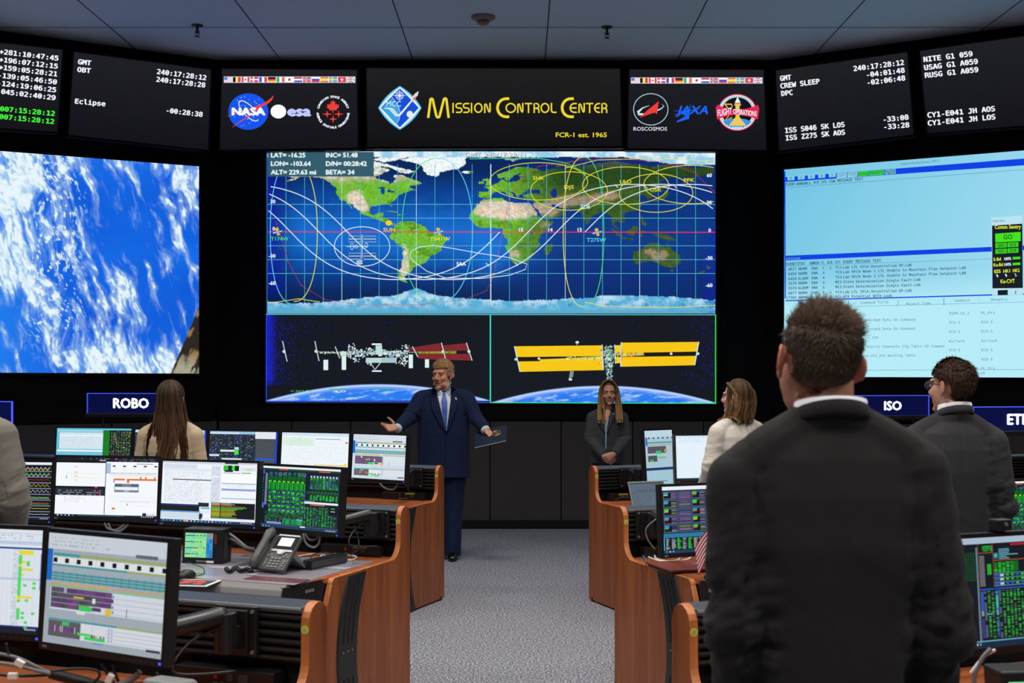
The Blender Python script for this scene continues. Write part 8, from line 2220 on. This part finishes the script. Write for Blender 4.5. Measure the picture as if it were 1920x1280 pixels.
for lb, x, y, rot in (('white cable tag on the upper strand of the left cable fan', 37, 1243, .5), ('white cable tag on the lower strand of the left cable fan', 24, 1267, .0), ('white cable tag hanging under the large close monitor', 206, 1272, -1.1)):
    p = P(x, y, 3.60); a = Vector((math.cos(rot), 0, -math.sin(rot))); mb = MB(); mb.obox((0, 0, 0), a * .013, Vector((0, .008, 0)), Vector((math.sin(rot), 0, math.cos(rot))) * .009); o = mb.build('cable_tag', tagm, None, bevel=.002); o.location = p; tag(o, lb, 'cable tag', 'white cable tags')
b = P(326, 1290, 3.42)
t = thing('conference_speaker', 'grey perforated desk speaker at the lower edge right of the large close monitor', 'speaker', (b.x, b.y, .779), math.radians(-25))
M_CS = mat('speaker_grey', S(120, 124, 122), .5)
mb = MB(); mb.prism([(-.09, 0), (.09, 0), (.085, .05), (.02, .16), (-.05, .165), (-.088, .06)], 'x', -.065, .065); mb.build('body', M_CS, t, bevel=.012, seg=3)
for i in range(4):
    for j in range(4): mb = MB(); q = Vector((-.035 + .02 * i + .006 * j, -.085 + .009 * j, .07 + .023 * j)); mb.ell(q, .005, 8, 6); mb.build('hole', M_RECESS, t)

# ---- right-hand consoles: laptop, portfolio, flag, webcam, small device, cables
b = on_desk(1222, 958, .779)
t = thing('laptop', 'open laptop with a dim grey page left of the dark chart panel monitor', 'laptop', tuple(b), math.radians(26))
M_LAP = mat('laptop_silver', S(150, 152, 150), .35, metal=.5)
mb = MB(); mb.box(-.15, .15, -.21, 0, 0, .014); mb.build('keyboard_base', M_LAP, t, bevel=.003)
mb = MB(); tl_ = .42; xf = lambda p: (p[0], p[1] + p[2] * tl_, p[2] + .012)
mb = MB(xf); mb.box(-.15, .15, 0, .007, 0, .195); mb.build('lid', M_LAP, t, bevel=.003)
p = Pic(lambda xy, layer: np.stack([(xy[:, 0] / 160 - .5) * .285, -.0006 - layer * .0001 + (.008 + .178 * (1 - xy[:, 1] / 90)) * tl_, .02 + .178 * (1 - xy[:, 1] / 90)], 1))
p.rect(0, 0, 160, 90, S(84, 100, 116)); p.L = 2; p.rect(0, 0, 160, 4, S(50, 60, 72)); r = R_(2); greek(p, r, 20, 26, 150, 34, 4, S(50, 62, 76), .8, .4, 12); greek(p, r, 40, 42, 140, 88, 4, S(104, 120, 134), .6, .3, 8); p.build('screen', t)
a = on_desk(1300, 1064, .779)
t = thing('portfolio', 'red brown leather portfolio lying under the little flag', 'portfolio', tuple(a), math.radians(18))
M_LEA = mat('portfolio_leather', S(122, 52, 40), .5, bump=.08, bscale=400)
mb = MB(); mb.box(-.19, .22, -.15, .15, .006, .018); mb.build('cover', M_LEA, t, bevel=.004)
mb = MB(); mb.box(-.185, .215, -.145, .145, 0, .0065); mb.build('back_cover', M_BLACK, t)
mb = MB(); mb.box(.0, .08, -.03, .03, .018, .0195); mb.build('clip_plate', M_GREY, t)
# little flag
b = on_desk(1330, 1083, .779); b.y -= .02
t = thing('desk_flag', 'small American flag on a stick beside the tall man in charcoal suit', 'flag', tuple(b), 0)
mb = MB(); mb.tube([(0, 0, 0), (0, 0, .012), (0, 0, .02)], [.03, .028, .012], 16); mb.build('base', M_BLACK, t)
mb = MB(); mb.cyl((0, 0, .01), (.03, 0, .30), .0035, 8); mb.ell((.0305, 0, .304), .006, 10, 8); mb.build('stick', mat('flag_stick', S(190, 150, 70), .4), t)
mb = MB(); nx, nz_ = 15, 13
def fp(u, v):                                            # u along the hoist from top to bottom, v outward along the fly; the cloth hangs down
    top = Vector((.03, 0, .295)) + Vector((-.002, 0, -.13)) * u
    return top + Vector((-.105 * v + .02 * v * u, -.012 * math.sin(v * 7 + u) * v - .01 * v, -.135 * v - .012 * v * v))
red, wht, blu = S(176, 36, 52), S(224, 220, 220), S(46, 58, 112)
for i in range(13):
    for j in range(nx - 1):
        u0, u1, v0, v1 = i / 13, (i + 1) / 13, j / (nx - 1), (j + 1) / (nx - 1)
        c_ = blu if (i < 7 and v0 < .40) else (red if i % 2 == 0 else wht)
        mb.add([fp(u0, v0), fp(u0, v1), fp(u1, v1), fp(u1, v0)], [(0, 1, 2, 3)], 0, c_)
for i in range(5):
    for j in range(6):
        q = fp(.05 + i * .105, .04 + j * .062); mb.ell(q + Vector((0, -.0015, 0)), (.003, .0012, .003), 6, 4, 0, S(230, 230, 240))
mb.build('cloth', attr_mat('flag_cloth', rough=.8, spec=.1), t)
b = P(1875, 994, 3.80)
t = thing('webcam', 'black webcam clipped on top of the monitor at the lower right corner', 'webcam', tuple(b), math.radians(22))
mb = MB(); mb.box(-.028, .028, -.02, .02, .0, .034); mb.build('body', M_BLACK, t, bevel=.004)
mb = MB(); mb.cyl((.004, -.024, .02), (.004, -.019, .02), .006, 12); mb.build('lens', M_GREY, t)
mb = MB(); mb.box(-.02, .02, .0, .03, -.03, .001); mb.build('clip', M_BLACK, t)
t = thing('microphone_base', 'small black round device on the console rail left of the charcoal suit', 'microphone', tuple(CR3.w(.15, -.06, 1.0385)), 0)
mb = MB(); mb.cyl((0, 0, 0), (0, 0, .012), .028, 18, r1=.024); mb.build('base', M_BLACK, t, bevel=.002)
mb = MB(); mb.cyl((.004, 0, .012), (.004, 0, .026), .015, 14); mb.build('stem', M_BLACK, t)
for k, (lb, pts, r_, m) in enumerate([
    ('white cable loop below the dark chart panel monitor', [(1208, 1040), (1225, 1038), (1232, 1048), (1262, 1053), (1290, 1048), (1297, 1040), (1288, 1036)], .006, M_WCAB),
    ('second white cable below the dark chart panel monitor', [(1216, 1044), (1240, 1052), (1270, 1050), (1275, 1042)], .005, M_WCAB),
    ('blue network cable on the console by the white cable loop', [(1206, 1042), (1210, 1047), (1211, 1054)], .005, mat('blue_cable', S(50, 96, 160), .5))]):
    cable('cable', lb, [on_desk(x, y, .788 + .004 * k) for x, y in pts], r_, m, 'console cables')
cable('cable', 'black cable hanging from the arm beside the dark chart panel monitor', [P(1230, 973, 6.55), P(1212, 990, 6.55), P(1214, 1010, 6.55), P(1228, 1030, 6.55)], .004, M_GCAB, 'console cables')
cable('cable', 'dark cable loop by the open laptop', [P(1152, 938, 9.62), P(1168, 932, 9.6), P(1185, 936, 9.6), P(1192, 950, 9.6)], .005, M_BCAB, 'console cables')
for k, (lb, pts, r_, m) in enumerate([
    ('pale cable hanging beside the touch panel in the lower right corner', [(1858, 1216), (1842, 1234), (1828, 1262), (1826, 1292)], .007, M_GCAB),
    ('white cable hanging beside the touch panel in the lower right corner', [(1866, 1218), (1846, 1230), (1832, 1246), (1820, 1262)], .005, M_WCAB)]):
    cable('cable', lb, [P(x, y, 3.5) for x, y in pts], r_, m, 'cables under the close monitors')
